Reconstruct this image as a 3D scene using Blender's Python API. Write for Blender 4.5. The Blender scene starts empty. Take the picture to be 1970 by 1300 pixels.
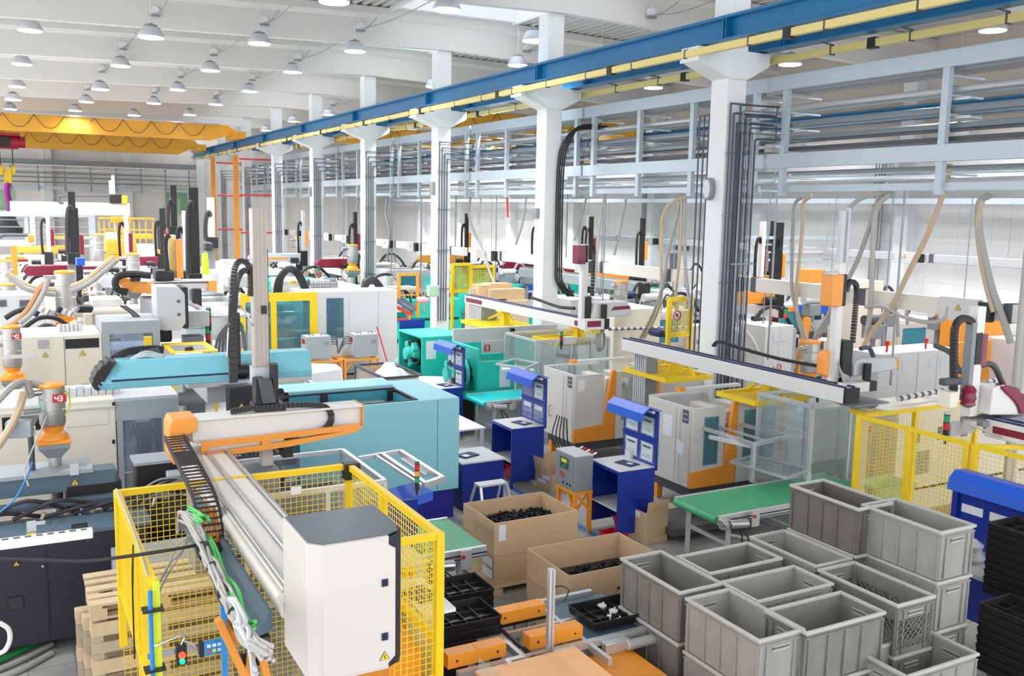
import bpy, math, random
from mathutils import Vector, Matrix
random.seed(11)
SC = bpy.context.scene
COL = SC.collection

# ---------------------------------------------------------------- camera
F_PX = 1798.3
EYE = Vector((0.0, 0.0, 4.5))
YAW, PITCH, ROLL = math.radians(28.5), math.radians(7.823), math.radians(1.09)
_fw = Vector((math.sin(YAW)*math.cos(PITCH), math.cos(YAW)*math.cos(PITCH), -math.sin(PITCH)))
_r0 = Vector((math.cos(YAW), -math.sin(YAW), 0.0))
_u0 = _r0.cross(_fw)
_r = _r0*math.cos(ROLL) + _u0*math.sin(ROLL)
_u = -_r0*math.sin(ROLL) + _u0*math.cos(ROLL)
cam_data = bpy.data.cameras.new('camera')
cam = bpy.data.objects.new('camera', cam_data)
COL.objects.link(cam)
cam.matrix_world = Matrix(((_r.x, _u.x, -_fw.x, EYE.x), (_r.y, _u.y, -_fw.y, EYE.y), (_r.z, _u.z, -_fw.z, EYE.z), (0, 0, 0, 1)))
cam_data.sensor_fit = 'HORIZONTAL'
cam_data.sensor_width = 36.0
cam_data.lens = 36.0*F_PX/1970.0
cam_data.clip_end = 300
SC.camera = cam

# ---------------------------------------------------------------- sky and exposure
w = bpy.data.worlds.new('sky'); SC.world = w
w.use_nodes = True
bg = w.node_tree.nodes['Background']
bg.inputs[0].default_value = (0.93, 0.965, 1.0, 1)
bg.inputs[1].default_value = 1.15
SC.view_settings.view_transform = 'Standard'
SC.view_settings.look = 'None'
SC.view_settings.exposure = 1.05
SC.view_settings.gamma = 1.0
SC.view_settings.use_curve_mapping = False
SC.cycles.max_bounces = 6
SC.cycles.diffuse_bounces = 3
SC.cycles.glossy_bounces = 3
SC.cycles.transmission_bounces = 4
SC.cycles.transparent_max_bounces = 24
SC.cycles.caustics_reflective = False
SC.cycles.caustics_refractive = False
SC.cycles.use_denoising = True

# ---------------------------------------------------------------- pixel of the photo -> point of the hall
def ray(x, y): return _fw + _r*((x-985)/F_PX) - _u*((y-650)/F_PX)
def PZ(x, y, z):
    d = ray(x, y); return EYE + d*((z-EYE.z)/d.z)
def PX(x, y, v):
    d = ray(x, y); return EYE + d*((v-EYE.x)/d.x)
def PY(x, y, v):
    d = ray(x, y); return EYE + d*((v-EYE.y)/d.y)

# ---------------------------------------------------------------- materials
M = {}
def mat(name, col, rough=0.5, metal=0.0, var=0.0, scale=6.0, bump=0.0, emit=None, es=0.0, coat=0.0):
    m = bpy.data.materials.new(name); m.use_nodes = True
    nt = m.node_tree; b = nt.nodes['Principled BSDF']
    c = tuple(col) + (1,)
    b.inputs['Base Color'].default_value = c
    b.inputs['Roughness'].default_value = rough
    b.inputs['Metallic'].default_value = metal
    if coat: b.inputs['Coat Weight'].default_value = coat
    if var or bump:
        tc = nt.nodes.new('ShaderNodeTexCoord')
        nz = nt.nodes.new('ShaderNodeTexNoise'); nz.inputs['Scale'].default_value = scale
        nz.inputs['Detail'].default_value = 5; nz.inputs['Roughness'].default_value = 0.65
        nt.links.new(tc.outputs['Object'], nz.inputs['Vector'])
        if var:
            mx = nt.nodes.new('ShaderNodeMix'); mx.data_type = 'RGBA'
            mx.inputs['A'].default_value = tuple(x*(1-var) for x in col) + (1,)
            mx.inputs['B'].default_value = tuple(min(1, x*(1+var)) for x in col) + (1,)
            nt.links.new(nz.outputs['Fac'], mx.inputs['Factor'])
            nt.links.new(mx.outputs['Result'], b.inputs['Base Color'])
        if bump:
            bp = nt.nodes.new('ShaderNodeBump'); bp.inputs['Strength'].default_value = bump
            bp.inputs['Distance'].default_value = 0.01
            nt.links.new(nz.outputs['Fac'], bp.inputs['Height']); nt.links.new(bp.outputs['Normal'], b.inputs['Normal'])
    if emit:
        b.inputs['Emission Color'].default_value = tuple(emit) + (1,)
        b.inputs['Emission Strength'].default_value = es
    M[name] = m
    return m
def clear(name, tint, fac_diff=0.08, fac_gloss=0.10, rough=0.05):
    m = bpy.data.materials.new(name); m.use_nodes = True
    nt = m.node_tree; nt.nodes.remove(nt.nodes['Principled BSDF'])
    out = nt.nodes['Material Output']
    tr = nt.nodes.new('ShaderNodeBsdfTransparent'); tr.inputs[0].default_value = tuple(tint)+(1,)
    gl = nt.nodes.new('ShaderNodeBsdfGlossy'); gl.inputs['Roughness'].default_value = rough
    df = nt.nodes.new('ShaderNodeBsdfDiffuse'); df.inputs[0].default_value = tuple(0.3+0.6*x for x in tint)+(1,)
    a = nt.nodes.new('ShaderNodeMixShader'); a.inputs[0].default_value = fac_diff
    b = nt.nodes.new('ShaderNodeMixShader'); b.inputs[0].default_value = fac_gloss
    nt.links.new(tr.outputs[0], a.inputs[1]); nt.links.new(df.outputs[0], a.inputs[2])
    nt.links.new(a.outputs[0], b.inputs[1]); nt.links.new(gl.outputs[0], b.inputs[2])
    nt.links.new(b.outputs[0], out.inputs[0])
    M[name] = m
    return m
mat('white_paint', (0.80, 0.82, 0.82), 0.6, var=0.03, scale=2)
mat('roof_paint', (0.70, 0.685, 0.655), 0.6, var=0.03, scale=2)
mat('deck', (0.60, 0.59, 0.565), 0.5)
mat('wall_panel', (0.78, 0.77, 0.75), 0.6, var=0.03, scale=1)
mat('warm_panel', (0.72, 0.64, 0.57), 0.7, var=0.03, scale=1)
mat('crane_blue', (0.008, 0.165, 0.37), 0.35, var=0.1, scale=1.5)
mat('rail_yellow', (0.80, 0.66, 0.25), 0.5)
mat('girder_yellow', (0.80, 0.40, 0.035), 0.35, var=0.06, scale=0.8)
mat('post_orange', (0.86, 0.33, 0.03), 0.4)
mat('hoist_red', (0.38, 0.012, 0.03), 0.35)
mat('galvanised', (0.50, 0.58, 0.64), 0.45, 0.1, var=0.08, scale=3)
mat('pipe_grey', (0.30, 0.34, 0.38), 0.35, 0.5)
mat('pipe_dark', (0.075, 0.085, 0.13), 0.4, 0.2)
mat('black', (0.012, 0.012, 0.014), 0.45)
mat('black_matt', (0.022, 0.020, 0.022), 0.7)
mat('rubber', (0.035, 0.030, 0.034), 0.6)
mat('steel', (0.55, 0.55, 0.56), 0.28, 0.9, var=0.08, scale=8)
mat('aluminium', (0.66, 0.67, 0.68), 0.36, 0.6)
mat('hopper_steel', (0.50, 0.49, 0.47), 0.36, 0.75, var=0.15, scale=7)
mat('orange', (0.90, 0.335, 0.030), 0.38, var=0.05, scale=3)
mat('plate_orange', (0.88, 0.46, 0.20), 0.3)
mat('robot_orange', (0.88, 0.33, 0.05), 0.35)
mat('safety_yellow', (0.90, 0.62, 0.012), 0.38)
mat('mesh_yellow', (0.90, 0.64, 0.02), 0.42)
mat('robot_grey', (0.56, 0.57, 0.60), 0.4)
mat('robot_white', (0.74, 0.72, 0.70), 0.35)
mat('cabinet_beige', (0.66, 0.60, 0.565), 0.45)
mat('cabinet_top', (0.10, 0.125, 0.145), 0.33, 0.1)
mat('beam_cream', (0.78, 0.74, 0.68), 0.4, var=0.04, scale=5)
mat('cream', (0.80, 0.735, 0.62), 0.45, var=0.02, scale=2)
mat('machine_white', (0.64, 0.64, 0.635), 0.42, var=0.03, scale=3)
mat('machine_greige', (0.67, 0.635, 0.59), 0.45, var=0.04, scale=2)
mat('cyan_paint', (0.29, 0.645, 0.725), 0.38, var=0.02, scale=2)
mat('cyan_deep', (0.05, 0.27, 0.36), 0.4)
mat('arm_teal', (0.21, 0.55, 0.64), 0.35)
mat('turquoise', (0.020, 0.60, 0.48), 0.35)
mat('turquoise_light', (0.05, 0.60, 0.50), 0.35)
mat('belt_turquoise', (0.0, 0.50, 0.50), 0.45)
mat('belt_green', (0.045, 0.36, 0.16), 0.4, var=0.2, scale=4)
mat('blue', (0.006, 0.030, 0.30), 0.35)
mat('blue_bright', (0.010, 0.095, 0.58), 0.35)
mat('machine_blue', (0.012, 0.015, 0.30), 0.4)
mat('charcoal', (0.020, 0.021, 0.036), 0.5, var=0.1, scale=5)
mat('slate', (0.10, 0.155, 0.20), 0.4, var=0.15, scale=6)
mat('grey_panel', (0.36, 0.40, 0.43), 0.5)
mat('mid_grey', (0.25, 0.27, 0.29), 0.5, var=0.06)
mat('dark_grey', (0.07, 0.075, 0.085), 0.5)
mat('maroon', (0.20, 0.006, 0.035), 0.3, coat=0.4)
mat('crate_grey', (0.215, 0.205, 0.185), 0.6, var=0.35, scale=5)
mat('crate_light', (0.32, 0.31, 0.285), 0.6, var=0.25, scale=6)
mat('crate_dark', (0.15, 0.135, 0.125), 0.62, var=0.22, scale=5)
mat('crate_rim', (0.50, 0.49, 0.46), 0.55, var=0.1, scale=9)
mat('mast_tan', (0.52, 0.415, 0.345), 0.4)
mat('tray_black', (0.012, 0.011, 0.012), 0.38)
mat('cardboard', (0.60, 0.415, 0.25), 0.8, var=0.07, scale=4)
mat('cardboard_in', (0.53, 0.355, 0.20), 0.8, var=0.07, scale=4)
mat('wood', (0.64, 0.50, 0.32), 0.75, var=0.22, scale=9)
mat('wood_old', (0.50, 0.41, 0.30), 0.8, var=0.25, scale=9)
mat('tabletop', (0.66, 0.67, 0.68), 0.4)
mat('white', (0.82, 0.83, 0.84), 0.5)
mat('paper', (0.80, 0.82, 0.86), 0.7)
mat('ink', (0.10, 0.11, 0.13), 0.7)
mat('sleeve', (0.05, 0.09, 0.30), 0.2)
mat('red', (0.55, 0.008, 0.015), 0.4)
mat('red_bright', (0.80, 0.05, 0.02), 0.4)
mat('green_light', (0.0, 0.32, 0.14), 0.3)
mat('green', (0.02, 0.30, 0.07), 0.45)
mat('green_cable', (0.10, 0.55, 0.13), 0.5)
mat('sign_green', (0.0, 0.22, 0.10), 0.5)
mat('mint', (0.40, 0.62, 0.45), 0.5)
mat('hose_tan', (0.56, 0.43, 0.29), 0.5)
mat('hose_brown', (0.52, 0.24, 0.10), 0.45)
mat('hose_grey', (0.38, 0.375, 0.36), 0.45)
mat('cable_grey', (0.46, 0.44, 0.41), 0.55)
mat('yellow', (0.88, 0.60, 0.02), 0.45)
mat('lime', (0.72, 0.80, 0.03), 0.45)
mat('magenta', (0.33, 0.02, 0.28), 0.5)
mat('tape_blue', (0.02, 0.16, 0.48), 0.6)
mat('navy', (0.012, 0.022, 0.09), 0.5)
mat('bag', (0.62, 0.64, 0.67), 0.3)
mat('pink', (0.85, 0.42, 0.45), 0.6)
mat('amber', (0.85, 0.22, 0.0), 0.3)
mat('sky_cloth', (0.02, 0.25, 0.62), 0.5)
mat('lamp_shell', (0.62, 0.63, 0.68), 0.4, 0.2)
mat('lamp_lens', (1, 1, 1), 0.5, emit=(0.86, 0.88, 1.0), es=7.0)
mat('led_green', (0.0, 0.6, 0.2), 0.4, emit=(0.0, 1.0, 0.25), es=1.2)
mat('led_red', (0.7, 0.05, 0.02), 0.4, emit=(1.0, 0.12, 0.03), es=0.5)
clear('clear_pane', (0.90, 0.955, 0.965), 0.08, 0.07)
clear('frosted_pane', (0.86, 0.91, 0.92), 0.13, 0.06)
clear('teal_pane', (0.28, 0.62, 0.68), 0.16, 0.09)
clear('blue_pane', (0.50, 0.58, 0.70), 0.22, 0.06)
clear('mint_pane', (0.62, 0.86, 0.62), 0.25, 0.06)
clear('roof_glass', (0.97, 0.99, 1.0), 0.05, 0.05)

def grid_material(name, base, line, sx, sy, lw, rough=0.55, var=0.06, warm=None):
    """slabs with thin joints, in object space"""
    m = bpy.data.materials.new(name); m.use_nodes = True
    nt = m.node_tree; b = nt.nodes['Principled BSDF']; b.inputs['Roughness'].default_value = rough
    tc = nt.nodes.new('ShaderNodeTexCoord'); sp = nt.nodes.new('ShaderNodeSeparateXYZ')
    nt.links.new(tc.outputs['Object'], sp.inputs[0])
    def joint(sock, per):
        a = nt.nodes.new('ShaderNodeMath'); a.operation = 'PINGPONG'; a.inputs[1].default_value = per/2
        nt.links.new(sock, a.inputs[0])
        c = nt.nodes.new('ShaderNodeMath'); c.operation = 'LESS_THAN'; c.inputs[1].default_value = lw
        nt.links.new(a.outputs[0], c.inputs[0]); return c.outputs[0]
    mx = nt.nodes.new('ShaderNodeMath'); mx.operation = 'MAXIMUM'
    nt.links.new(joint(sp.outputs[sx[0]], sx[1]), mx.inputs[0]); nt.links.new(joint(sp.outputs[sy[0]], sy[1]), mx.inputs[1])
    nz = nt.nodes.new('ShaderNodeTexNoise'); nz.inputs['Scale'].default_value = 1.3; nz.inputs['Detail'].default_value = 8
    nt.links.new(tc.outputs['Object'], nz.inputs['Vector'])
    cr = nt.nodes.new('ShaderNodeValToRGB')
    cr.color_ramp.elements[0].position = 0.3; cr.color_ramp.elements[0].color = tuple(x*(1-var*2) for x in base)+(1,)
    cr.color_ramp.elements[1].position = 0.7; cr.color_ramp.elements[1].color = tuple(min(1, x*(1+var)) for x in base)+(1,)
    nt.links.new(nz.outputs['Fac'], cr.inputs[0])
    mc = nt.nodes.new('ShaderNodeMix'); mc.data_type = 'RGBA'; mc.inputs['B'].default_value = tuple(line)+(1,)
    nt.links.new(mx.outputs[0], mc.inputs['Factor']); nt.links.new(cr.outputs[0], mc.inputs['A'])
    nt.links.new(mc.outputs['Result'], b.inputs['Base Color'])
    M[name] = m
grid_material('floor_tiles', (0.36, 0.35, 0.33), (0.19, 0.185, 0.175), (0, 0.42), (1, 0.42), 0.006, 0.42, 0.16)
grid_material('wall_cladding', (0.85, 0.845, 0.83), (0.72, 0.715, 0.70), (1, 1.1), (2, 0.62), 0.010, 0.6, 0.03)
grid_material('back_cladding', (0.84, 0.80, 0.76), (0.70, 0.67, 0.64), (0, 1.5), (2, 0.8), 0.010, 0.6, 0.03)

# ---------------------------------------------------------------- mesh builder
def V(p): return Vector(p)
def smooth(pts, n=6):
    P = [V(p) for p in pts]
    if len(P) < 3: return P
    Q = [P[0]*2-P[1]] + P + [P[-1]*2-P[-2]]
    out = []
    for i in range(1, len(Q)-2):
        a, b, c, d = Q[i-1], Q[i], Q[i+1], Q[i+2]
        for k in range(n):
            t = k/n
            out.append(0.5*((2*b)+(c-a)*t+(2*a-5*b+4*c-d)*t*t+(-a+3*b-3*c+d)*t**3))
    out.append(P[-1])
    return out
class MB:
    def __init__(s): s.v = []; s.f = []
    def add(s, vs, fs):
        o = len(s.v); s.v += [tuple(v) for v in vs]; s.f += [tuple(i+o for i in f) for f in fs]; return s
    def box(s, a, b):
        x0, x1 = sorted((a[0], b[0])); y0, y1 = sorted((a[1], b[1])); z0, z1 = sorted((a[2], b[2]))
        return s.add([(x0,y0,z0),(x1,y0,z0),(x1,y1,z0),(x0,y1,z0),(x0,y0,z1),(x1,y0,z1),(x1,y1,z1),(x0,y1,z1)],
              [(0,3,2,1),(4,5,6,7),(0,1,5,4),(1,2,6,5),(2,3,7,6),(3,0,4,7)])
    def cbox(s, c, d, rz=0.0):
        """box by the centre of its base, its size and its turn"""
        hx, hy = d[0]/2, d[1]/2; ca, sa = math.cos(rz), math.sin(rz)
        q = [(-hx,-hy),(hx,-hy),(hx,hy),(-hx,hy)]
        vs = [(c[0]+x*ca-y*sa, c[1]+x*sa+y*ca, c[2]+z) for z in (0, d[2]) for x, y in q]
        return s.add(vs, [(0,3,2,1),(4,5,6,7),(0,1,5,4),(1,2,6,5),(2,3,7,6),(3,0,4,7)])
    def hexa(s, lo, hi):
        """solid between two quads of four points each"""
        return s.add(list(lo)+list(hi), [(0,3,2,1),(4,5,6,7),(0,1,5,4),(1,2,6,5),(2,3,7,6),(3,0,4,7)])
    def bar(s, p, q, w, h=None, up=(0,0,1)):
        h = w if h is None else h
        p, q = V(p), V(q); d = q-p
        if d.length < 1e-6: return s
        d.normalize(); u = V(up)
        if abs(d.dot(u)) > 0.98: u = V((0,1,0))
        a = d.cross(u).normalized(); b = a.cross(d).normalized()
        c = [(-1,-1),(1,-1),(1,1),(-1,1)]
        vs = [e + a*(x*w/2) + b*(y*h/2) for e in (p, q) for x, y in c]
        return s.add(vs, [(0,1,2,3),(7,6,5,4),(0,4,5,1),(1,5,6,2),(2,6,7,3),(3,7,4,0)])
    def path(s, pts, w, h=None, closed=False):
        n = len(pts)
        for i in range(n if closed else n-1): s.bar(pts[i], pts[(i+1) % n], w, h)
        return s
    def cyl(s, p, q, r, r2=None, n=12, caps=True):
        r2 = r if r2 is None else r2
        p, q = V(p), V(q); d = (q-p)
        if d.length < 1e-6: return s
        d.normalize(); u = V((0,0,1)) if abs(d.z) < 0.95 else V((1,0,0))
        a = d.cross(u).normalized(); b = a.cross(d).normalized()
        vs = []
        for e, rr in ((p, r), (q, r2)):
            for k in range(n):
                t = 2*math.pi*k/n; vs.append(e + a*(math.cos(t)*rr) + b*(math.sin(t)*rr))
        fs = [(k, (k+1) % n, n+(k+1) % n, n+k) for k in range(n)]
        if caps: fs += [tuple(range(n-1, -1, -1)), tuple(range(n, 2*n))]
        return s.add(vs, fs)
    def tube(s, pts, r, n=7, k=6, raw=False):
        P = [V(p) for p in pts] if raw else smooth(pts, k)
        if len(P) < 2: return s
        vs = []; prev = None
        for i, p in enumerate(P):
            d = (P[min(i+1, len(P)-1)] - P[max(i-1, 0)])
            if d.length < 1e-9: d = V((0,0,1))
            d.normalize()
            if prev is None:
                u = V((0,0,1)) if abs(d.z) < 0.9 else V((1,0,0)); a = d.cross(u).normalized()
            else:
                a = prev - d*prev.dot(d)
                a = a.normalized() if a.length > 1e-6 else d.orthogonal().normalized()
            prev = a; b = d.cross(a)
            for j in range(n):
                t = 2*math.pi*j/n; vs.append(p + a*(math.cos(t)*r) + b*(math.sin(t)*r))
        fs = [(i*n+j, i*n+(j+1) % n, (i+1)*n+(j+1) % n, (i+1)*n+j) for i in range(len(P)-1) for j in range(n)]
        fs += [tuple(range(n-1, -1, -1)), tuple(range((len(P)-1)*n, len(P)*n))]
        return s.add(vs, fs)
    def lathe(s, c, prof, n=20):
        """profile of (radius, height above c)"""
        vs = []
        for r, z in prof:
            for k in range(n):
                t = 2*math.pi*k/n; vs.append((c[0]+math.cos(t)*r, c[1]+math.sin(t)*r, c[2]+z))
        m = len(prof)
        fs = [(i*n+k, i*n+(k+1) % n, (i+1)*n+(k+1) % n, (i+1)*n+k) for i in range(m-1) for k in range(n)]
        fs += [tuple(range(n-1, -1, -1)), tuple(range((m-1)*n, m*n))]
        return s.add(vs, fs)
    def prism(s, poly, d):
        """planar polygon swept along d"""
        n = len(poly); P = [V(p) for p in poly]; d = V(d)
        vs = P + [p+d for p in P]
        fs = [tuple(range(n-1, -1, -1)), tuple(range(n, 2*n))] + [(k, (k+1) % n, n+(k+1) % n, n+k) for k in range(n)]
        return s.add(vs, fs)
    def mesh_panel(s, o, u, v, su, sv, r):
        """welded wire panel spanned by u and v from o"""
        o, u, v = V(o), V(u), V(v); nu = max(1, round(u.length/su)); nv = max(1, round(v.length/sv))
        nrm = u.cross(v).normalized()
        for i in range(nu+1): s.bar(o+u*(i/nu), o+u*(i/nu)+v, r, r, nrm)
        for j in range(nv+1): s.bar(o+v*(j/nv), o+v*(j/nv)+u, r, r, nrm)
        return s
    def open_box(s, lo, hi, t, floor=True):
        """hollow box open at the top: lo and hi are loops of four corners, walls t thick"""
        L = [V(p) for p in lo]; H = [V(p) for p in hi]
        def ins(q):
            c = sum(q, V((0,0,0)))/4; out = []
            for k in range(4):
                a = (q[(k+1) % 4]-q[k]).normalized(); b = (q[(k-1) % 4]-q[k]).normalized(); out.append(q[k]+(a+b)*t)
            return out
        up = V((0,0,t)); Li = [p+up for p in ins(L)]; Hi = ins(H)
        vs = L + H + Hi + Li
        fs = [(3,2,1,0)]
        for k in range(4):
            j = (k+1) % 4
            fs += [(k, j, 4+j, 4+k), (4+k, 4+j, 8+j, 8+k), (8+k, 8+j, 12+j, 12+k)]
        fs.append((12,13,14,15))
        return s.add(vs, fs)
    def chain(s, pts, w, h, step=0.045):
        """cable drag chain: separate links along a smoothed path, w across (towards wd), h thick"""
        P = smooth(pts, 14); acc = 0.0; last = P[0]
        i = 1
        while i < len(P):
            if (P[i]-last).length >= step:
                a, b = last, P[i]; d = (b-a).normalized()
                s.bar(a, a+d*(step*0.9), w, h, s.wd)
                last = b
            i += 1
        return s
    wd = (0,0,1)

ORG = {}
SPLIT = {'stiffener','hanger','joint_cover','pipe_label','rib','bolt','stringer','block','brace','tie_bar','platen','cross_arm','rail','cross_rail','cylinder','grille','gusset','leg','rear_leg','baluster',
         'mast_upper','guide_rail','beam_rail','beam_top_plate','handle_grip','under_lip','pipe_clamp','bottom_board','side_rail','conduit','gland_row','mould','door_seam','panel_seam','cross_pipe','light_rail',
         'end_stop','wire_rope','text_lines','code_lines','corner_strip','injection_block','fitting','deck_board','slide_rail','white_panel','valve_block','carriage','post','reducer','stripe','grip_slot','joint'}
COUNT = [0]
def pieces(mb):
    par = list(range(len(mb.v)))
    def find(i):
        while par[i] != i: par[i] = par[par[i]]; i = par[i]
        return i
    for f in mb.f:
        a = find(f[0])
        for i in f[1:]: par[find(i)] = a
    grp = {}
    for i in range(len(mb.v)): grp.setdefault(find(i), []).append(i)
    out = []
    for g in grp.values():
        mp = {i: k for k, i in enumerate(g)}; m_ = MB(); m_.v = [mb.v[i] for i in g]; gs = set(g)
        m_.f = [tuple(mp[i] for i in f) for f in mb.f if f[0] in gs]; out.append(m_)
    return out
def part(name, mb, m, parent=None, label=None, bevel=0.0, sm=True, kind=None):
    if parent is not None and name in SPLIT:
        pc = pieces(mb)
        if 1 < len(pc) <= 100:
            for q in pc: o = part1(name, q, m, parent, label, bevel, sm, kind)
            return o
    return part1(name, mb, m, parent, label, bevel, sm, kind)
def part1(name, mb, m, parent=None, label=None, bevel=0.0, sm=True, kind=None):
    if 8 <= len(mb.v) <= 600:                      # seat every solid a hair off its neighbours so no two faces coincide
        pcs = pieces(mb) if len(mb.v) > 8 else [mb]
        vs, fs = [], []
        for q in pcs:
            COUNT[0] += 1; e = .00012*(COUNT[0] % 9)
            n = len(q.v); cx, cy, cz = (sum(v[i] for v in q.v)/n for i in range(3)); o = len(vs)
            sg = lambda a: e if a > 1e-5 else -e if a < -1e-5 else 0
            vs += [(v[0]+sg(v[0]-cx), v[1]+sg(v[1]-cy), v[2]+sg(v[2]-cz)) for v in q.v]; fs += [tuple(i+o for i in f) for f in q.f]
        nm_ = MB(); nm_.v, nm_.f = vs, fs; mb = nm_
    me = bpy.data.meshes.new(name)
    o0 = ORG.get(parent.name, Vector((0,0,0))) if parent is not None else Vector((0,0,0))
    rt = Vector((0,0,0))
    pv = [(x-o0.x, y-o0.y, z-o0.z) for x, y, z in mb.v]
    me.from_pydata(pv, [], mb.f)
    me.materials.append(M[m])
    me.validate()
    if sm and len(me.polygons):
        me.polygons.foreach_set('use_smooth', [True]*len(me.polygons))
        me.set_sharp_from_angle(angle=math.radians(38))
    me.update()
    o = bpy.data.objects.new(name, me); COL.objects.link(o)
    if parent is not None: o.parent = parent; ORG[o.name] = o0
    if label: o['label'] = label
    if kind: o['kind'] = kind
    if bevel and name not in ('window_frame', 'door_frame', 'yellow_door_frame'):
        b = o.modifiers.new('bevel', 'BEVEL'); b.width = bevel; b.segments = 2; b.limit_method = 'ANGLE'; b.angle_limit = 0.6
    return o
def thing(name, label, cat, loc=(0,0,0), group=None):
    o = bpy.data.objects.new(name, None); COL.objects.link(o); o.location = loc
    o.empty_display_size = 0.1
    o['label'] = label; o['category'] = cat
    if group: o['group'] = group
    ORG[o.name] = Vector(loc)
    return o
def single(name, mb, m, label, cat, group=None, bevel=0.0, loc=None, kind=None):
    """a thing that is one mesh, its origin at the base of the mesh"""
    xs = [v[0] for v in mb.v]; ys = [v[1] for v in mb.v]; zs = [v[2] for v in mb.v]
    c = Vector(loc) if loc else Vector(((min(xs)+max(xs))/2, (min(ys)+max(ys))/2, min(zs)))
    for i, v in enumerate(mb.v): mb.v[i] = (v[0]-c.x, v[1]-c.y, v[2]-c.z)
    o = part(name, mb, m, None, bevel=bevel, kind=kind); o.location = c
    o['label'] = label; o['category'] = cat
    if group: o['group'] = group
    return o
def struct(name, mb, m):
    o = part(name, mb, m); o['kind'] = 'structure'; return o
def dup(root, loc, rotz=None, label=None, group=None):
    r = root.copy(); COL.objects.link(r); r.location = loc
    if rotz is not None: r.rotation_euler = (0, 0, rotz)
    if label: r['label'] = label
    if group: r['group'] = group
    def rec(src, dst):
        for ch in list(src.children):
            c = ch.copy(); COL.objects.link(c); c.parent = dst; rec(ch, c)
    rec(root, r)
    return r
NTH = ['nearest', 'second', 'third', 'fourth', 'fifth', 'sixth', 'seventh', 'eighth', 'ninth', 'tenth']

# raised lettering drawn with a seven-bar face
SEG = {'0':'abcdef','1':'bc','2':'abged','3':'abgcd','4':'fgbc','5':'afgcd','6':'afgedc','7':'abc','8':'abcdefg','9':'abcdfg','-':'g',
       'A':'efabcg','B':'abcdefg','C':'afed','E':'afged','F':'afge','H':'fbecg','I':'bc','L':'fed','N':'efabc','O':'abcdef','P':'efabg','S':'afgcd','T':'a|','U':'fedcb','J':'bcd','Z':'abged','R':'efabgc'}
def write(mb, text, o, u, v, w, h, t):
    """text from o along u (unit), up v (unit)"""
    o, u, v = V(o), V(u), V(v); n = u.cross(v).normalized()
    for i, ch in enumerate(text):
        q = o + u*(i*w*1.35)
        S = {'a': ((0,h),(w,h)), 'b': ((w,h),(w,h/2)), 'c': ((w,h/2),(w,0)), 'd': ((0,0),(w,0)), 'e': ((0,0),(0,h/2)), 'f': ((0,h/2),(0,h)), 'g': ((0,h/2),(w,h/2)), '|': ((w/2,0),(w/2,h))}
        for k in SEG.get(ch, ''):
            a, b = S[k]; mb.bar(q+u*a[0]+v*a[1], q+u*b[0]+v*b[1], t, t*0.3, n)
    return mb
# ================================================================ THE HALL
CX = 12.0                                   # line of the columns
YS = [0.5, 7.05, 13.6, 20.15, 26.7, 33.3, 39.9, 46.5, 53.0, 59.4]
def zb(x): return 9.22 - 0.027*abs(x-CX)    # underside of the roof beams
struct('floor', MB().box((-6, -3, -0.1), (25.7, 67.2, 0)), 'floor_tiles')
struct('wall_back', MB().box((-6, 67, 0), (25.7, 67.2, 11.2)), 'back_cladding')
struct('wall_right', MB().box((25.5, -3, 0), (25.7, 67, 11.2)), 'wall_cladding')
# corrugated roof deck either side of the roof light strip
dk = MB()
def deck(x0, x1):
    n = int(round((x1-x0)/0.30)); st = (x1-x0)/n
    vs = []; prof = []
    for i in range(n):
        xa = x0+i*st
        prof += [(xa, 0.0), (xa+st*0.42, 0.0), (xa+st*0.5, 0.12), (xa+st*0.92, 0.12)]
    prof.append((x1, 0.0))
    for y in (-3, 67.0):
        for x, dz in prof: vs.append((x, y, zb(x)+1.06+dz))
    k = len(prof)
    dk.add(vs, [(i, i+1, k+i+1, k+i) for i in range(k-1)])
deck(-6, 10.2); deck(14.2, 25.6)
dk.box((-6, -3, 10.45), (10.15, 67, 10.5)); dk.box((14.25, -3, 10.45), (25.6, 67, 10.5))
ceil = struct('ceiling', dk, 'deck')
# curb of the roof light
cb = MB()
for x in (10.2, 14.2): cb.box((x-0.06, -3, 10.15), (x+0.06, 67, 10.75))
for y in YS: cb.box((10.2, y-0.5, 10.2), (14.2, y+0.5, 10.75))
struct('trim_1', cb, 'white_paint')

for i, y in enumerate(YS):
    n = i
    lab = 'white concrete roof beam with a flanged top, %s beam from the camera' % ('first second third fourth fifth sixth seventh eighth ninth tenth'.split()[i])
    t = thing('roof_beam', lab, 'beam', (CX, y, 9.2), 'concrete roof beams crossing the hall')
    b = MB(); fl = MB()
    for x0, x1 in ((-6, CX), (CX, 25.5)):
        z0, z1 = zb(x0), zb(x1)
        b.hexa([(x0,y-.11,z0),(x1,y-.11,z1),(x1,y+.11,z1),(x0,y+.11,z0)], [(x0,y-.11,z0+.72),(x1,y-.11,z1+.72),(x1,y+.11,z1+.72),(x0,y+.11,z0+.72)])
        fl.hexa([(x0,y-.13,z0+.72),(x1,y-.13,z1+.72),(x1,y+.13,z1+.72),(x0,y+.13,z0+.72)], [(x0,y-.24,z0+.84),(x1,y-.24,z1+.84),(x1,y+.24,z1+.84),(x0,y+.24,z0+.84)])
        fl.hexa([(x0,y-.24,z0+.84),(x1,y-.24,z1+.84),(x1,y+.24,z1+.84),(x0,y+.24,z0+.84)], [(x0,y-.24,z0+1.04),(x1,y-.24,z1+1.04),(x1,y+.24,z1+1.04),(x0,y+.24,z0+1.04)])
    part('web', b, 'roof_paint', t); part('top_flange', fl, 'roof_paint', t)

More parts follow.
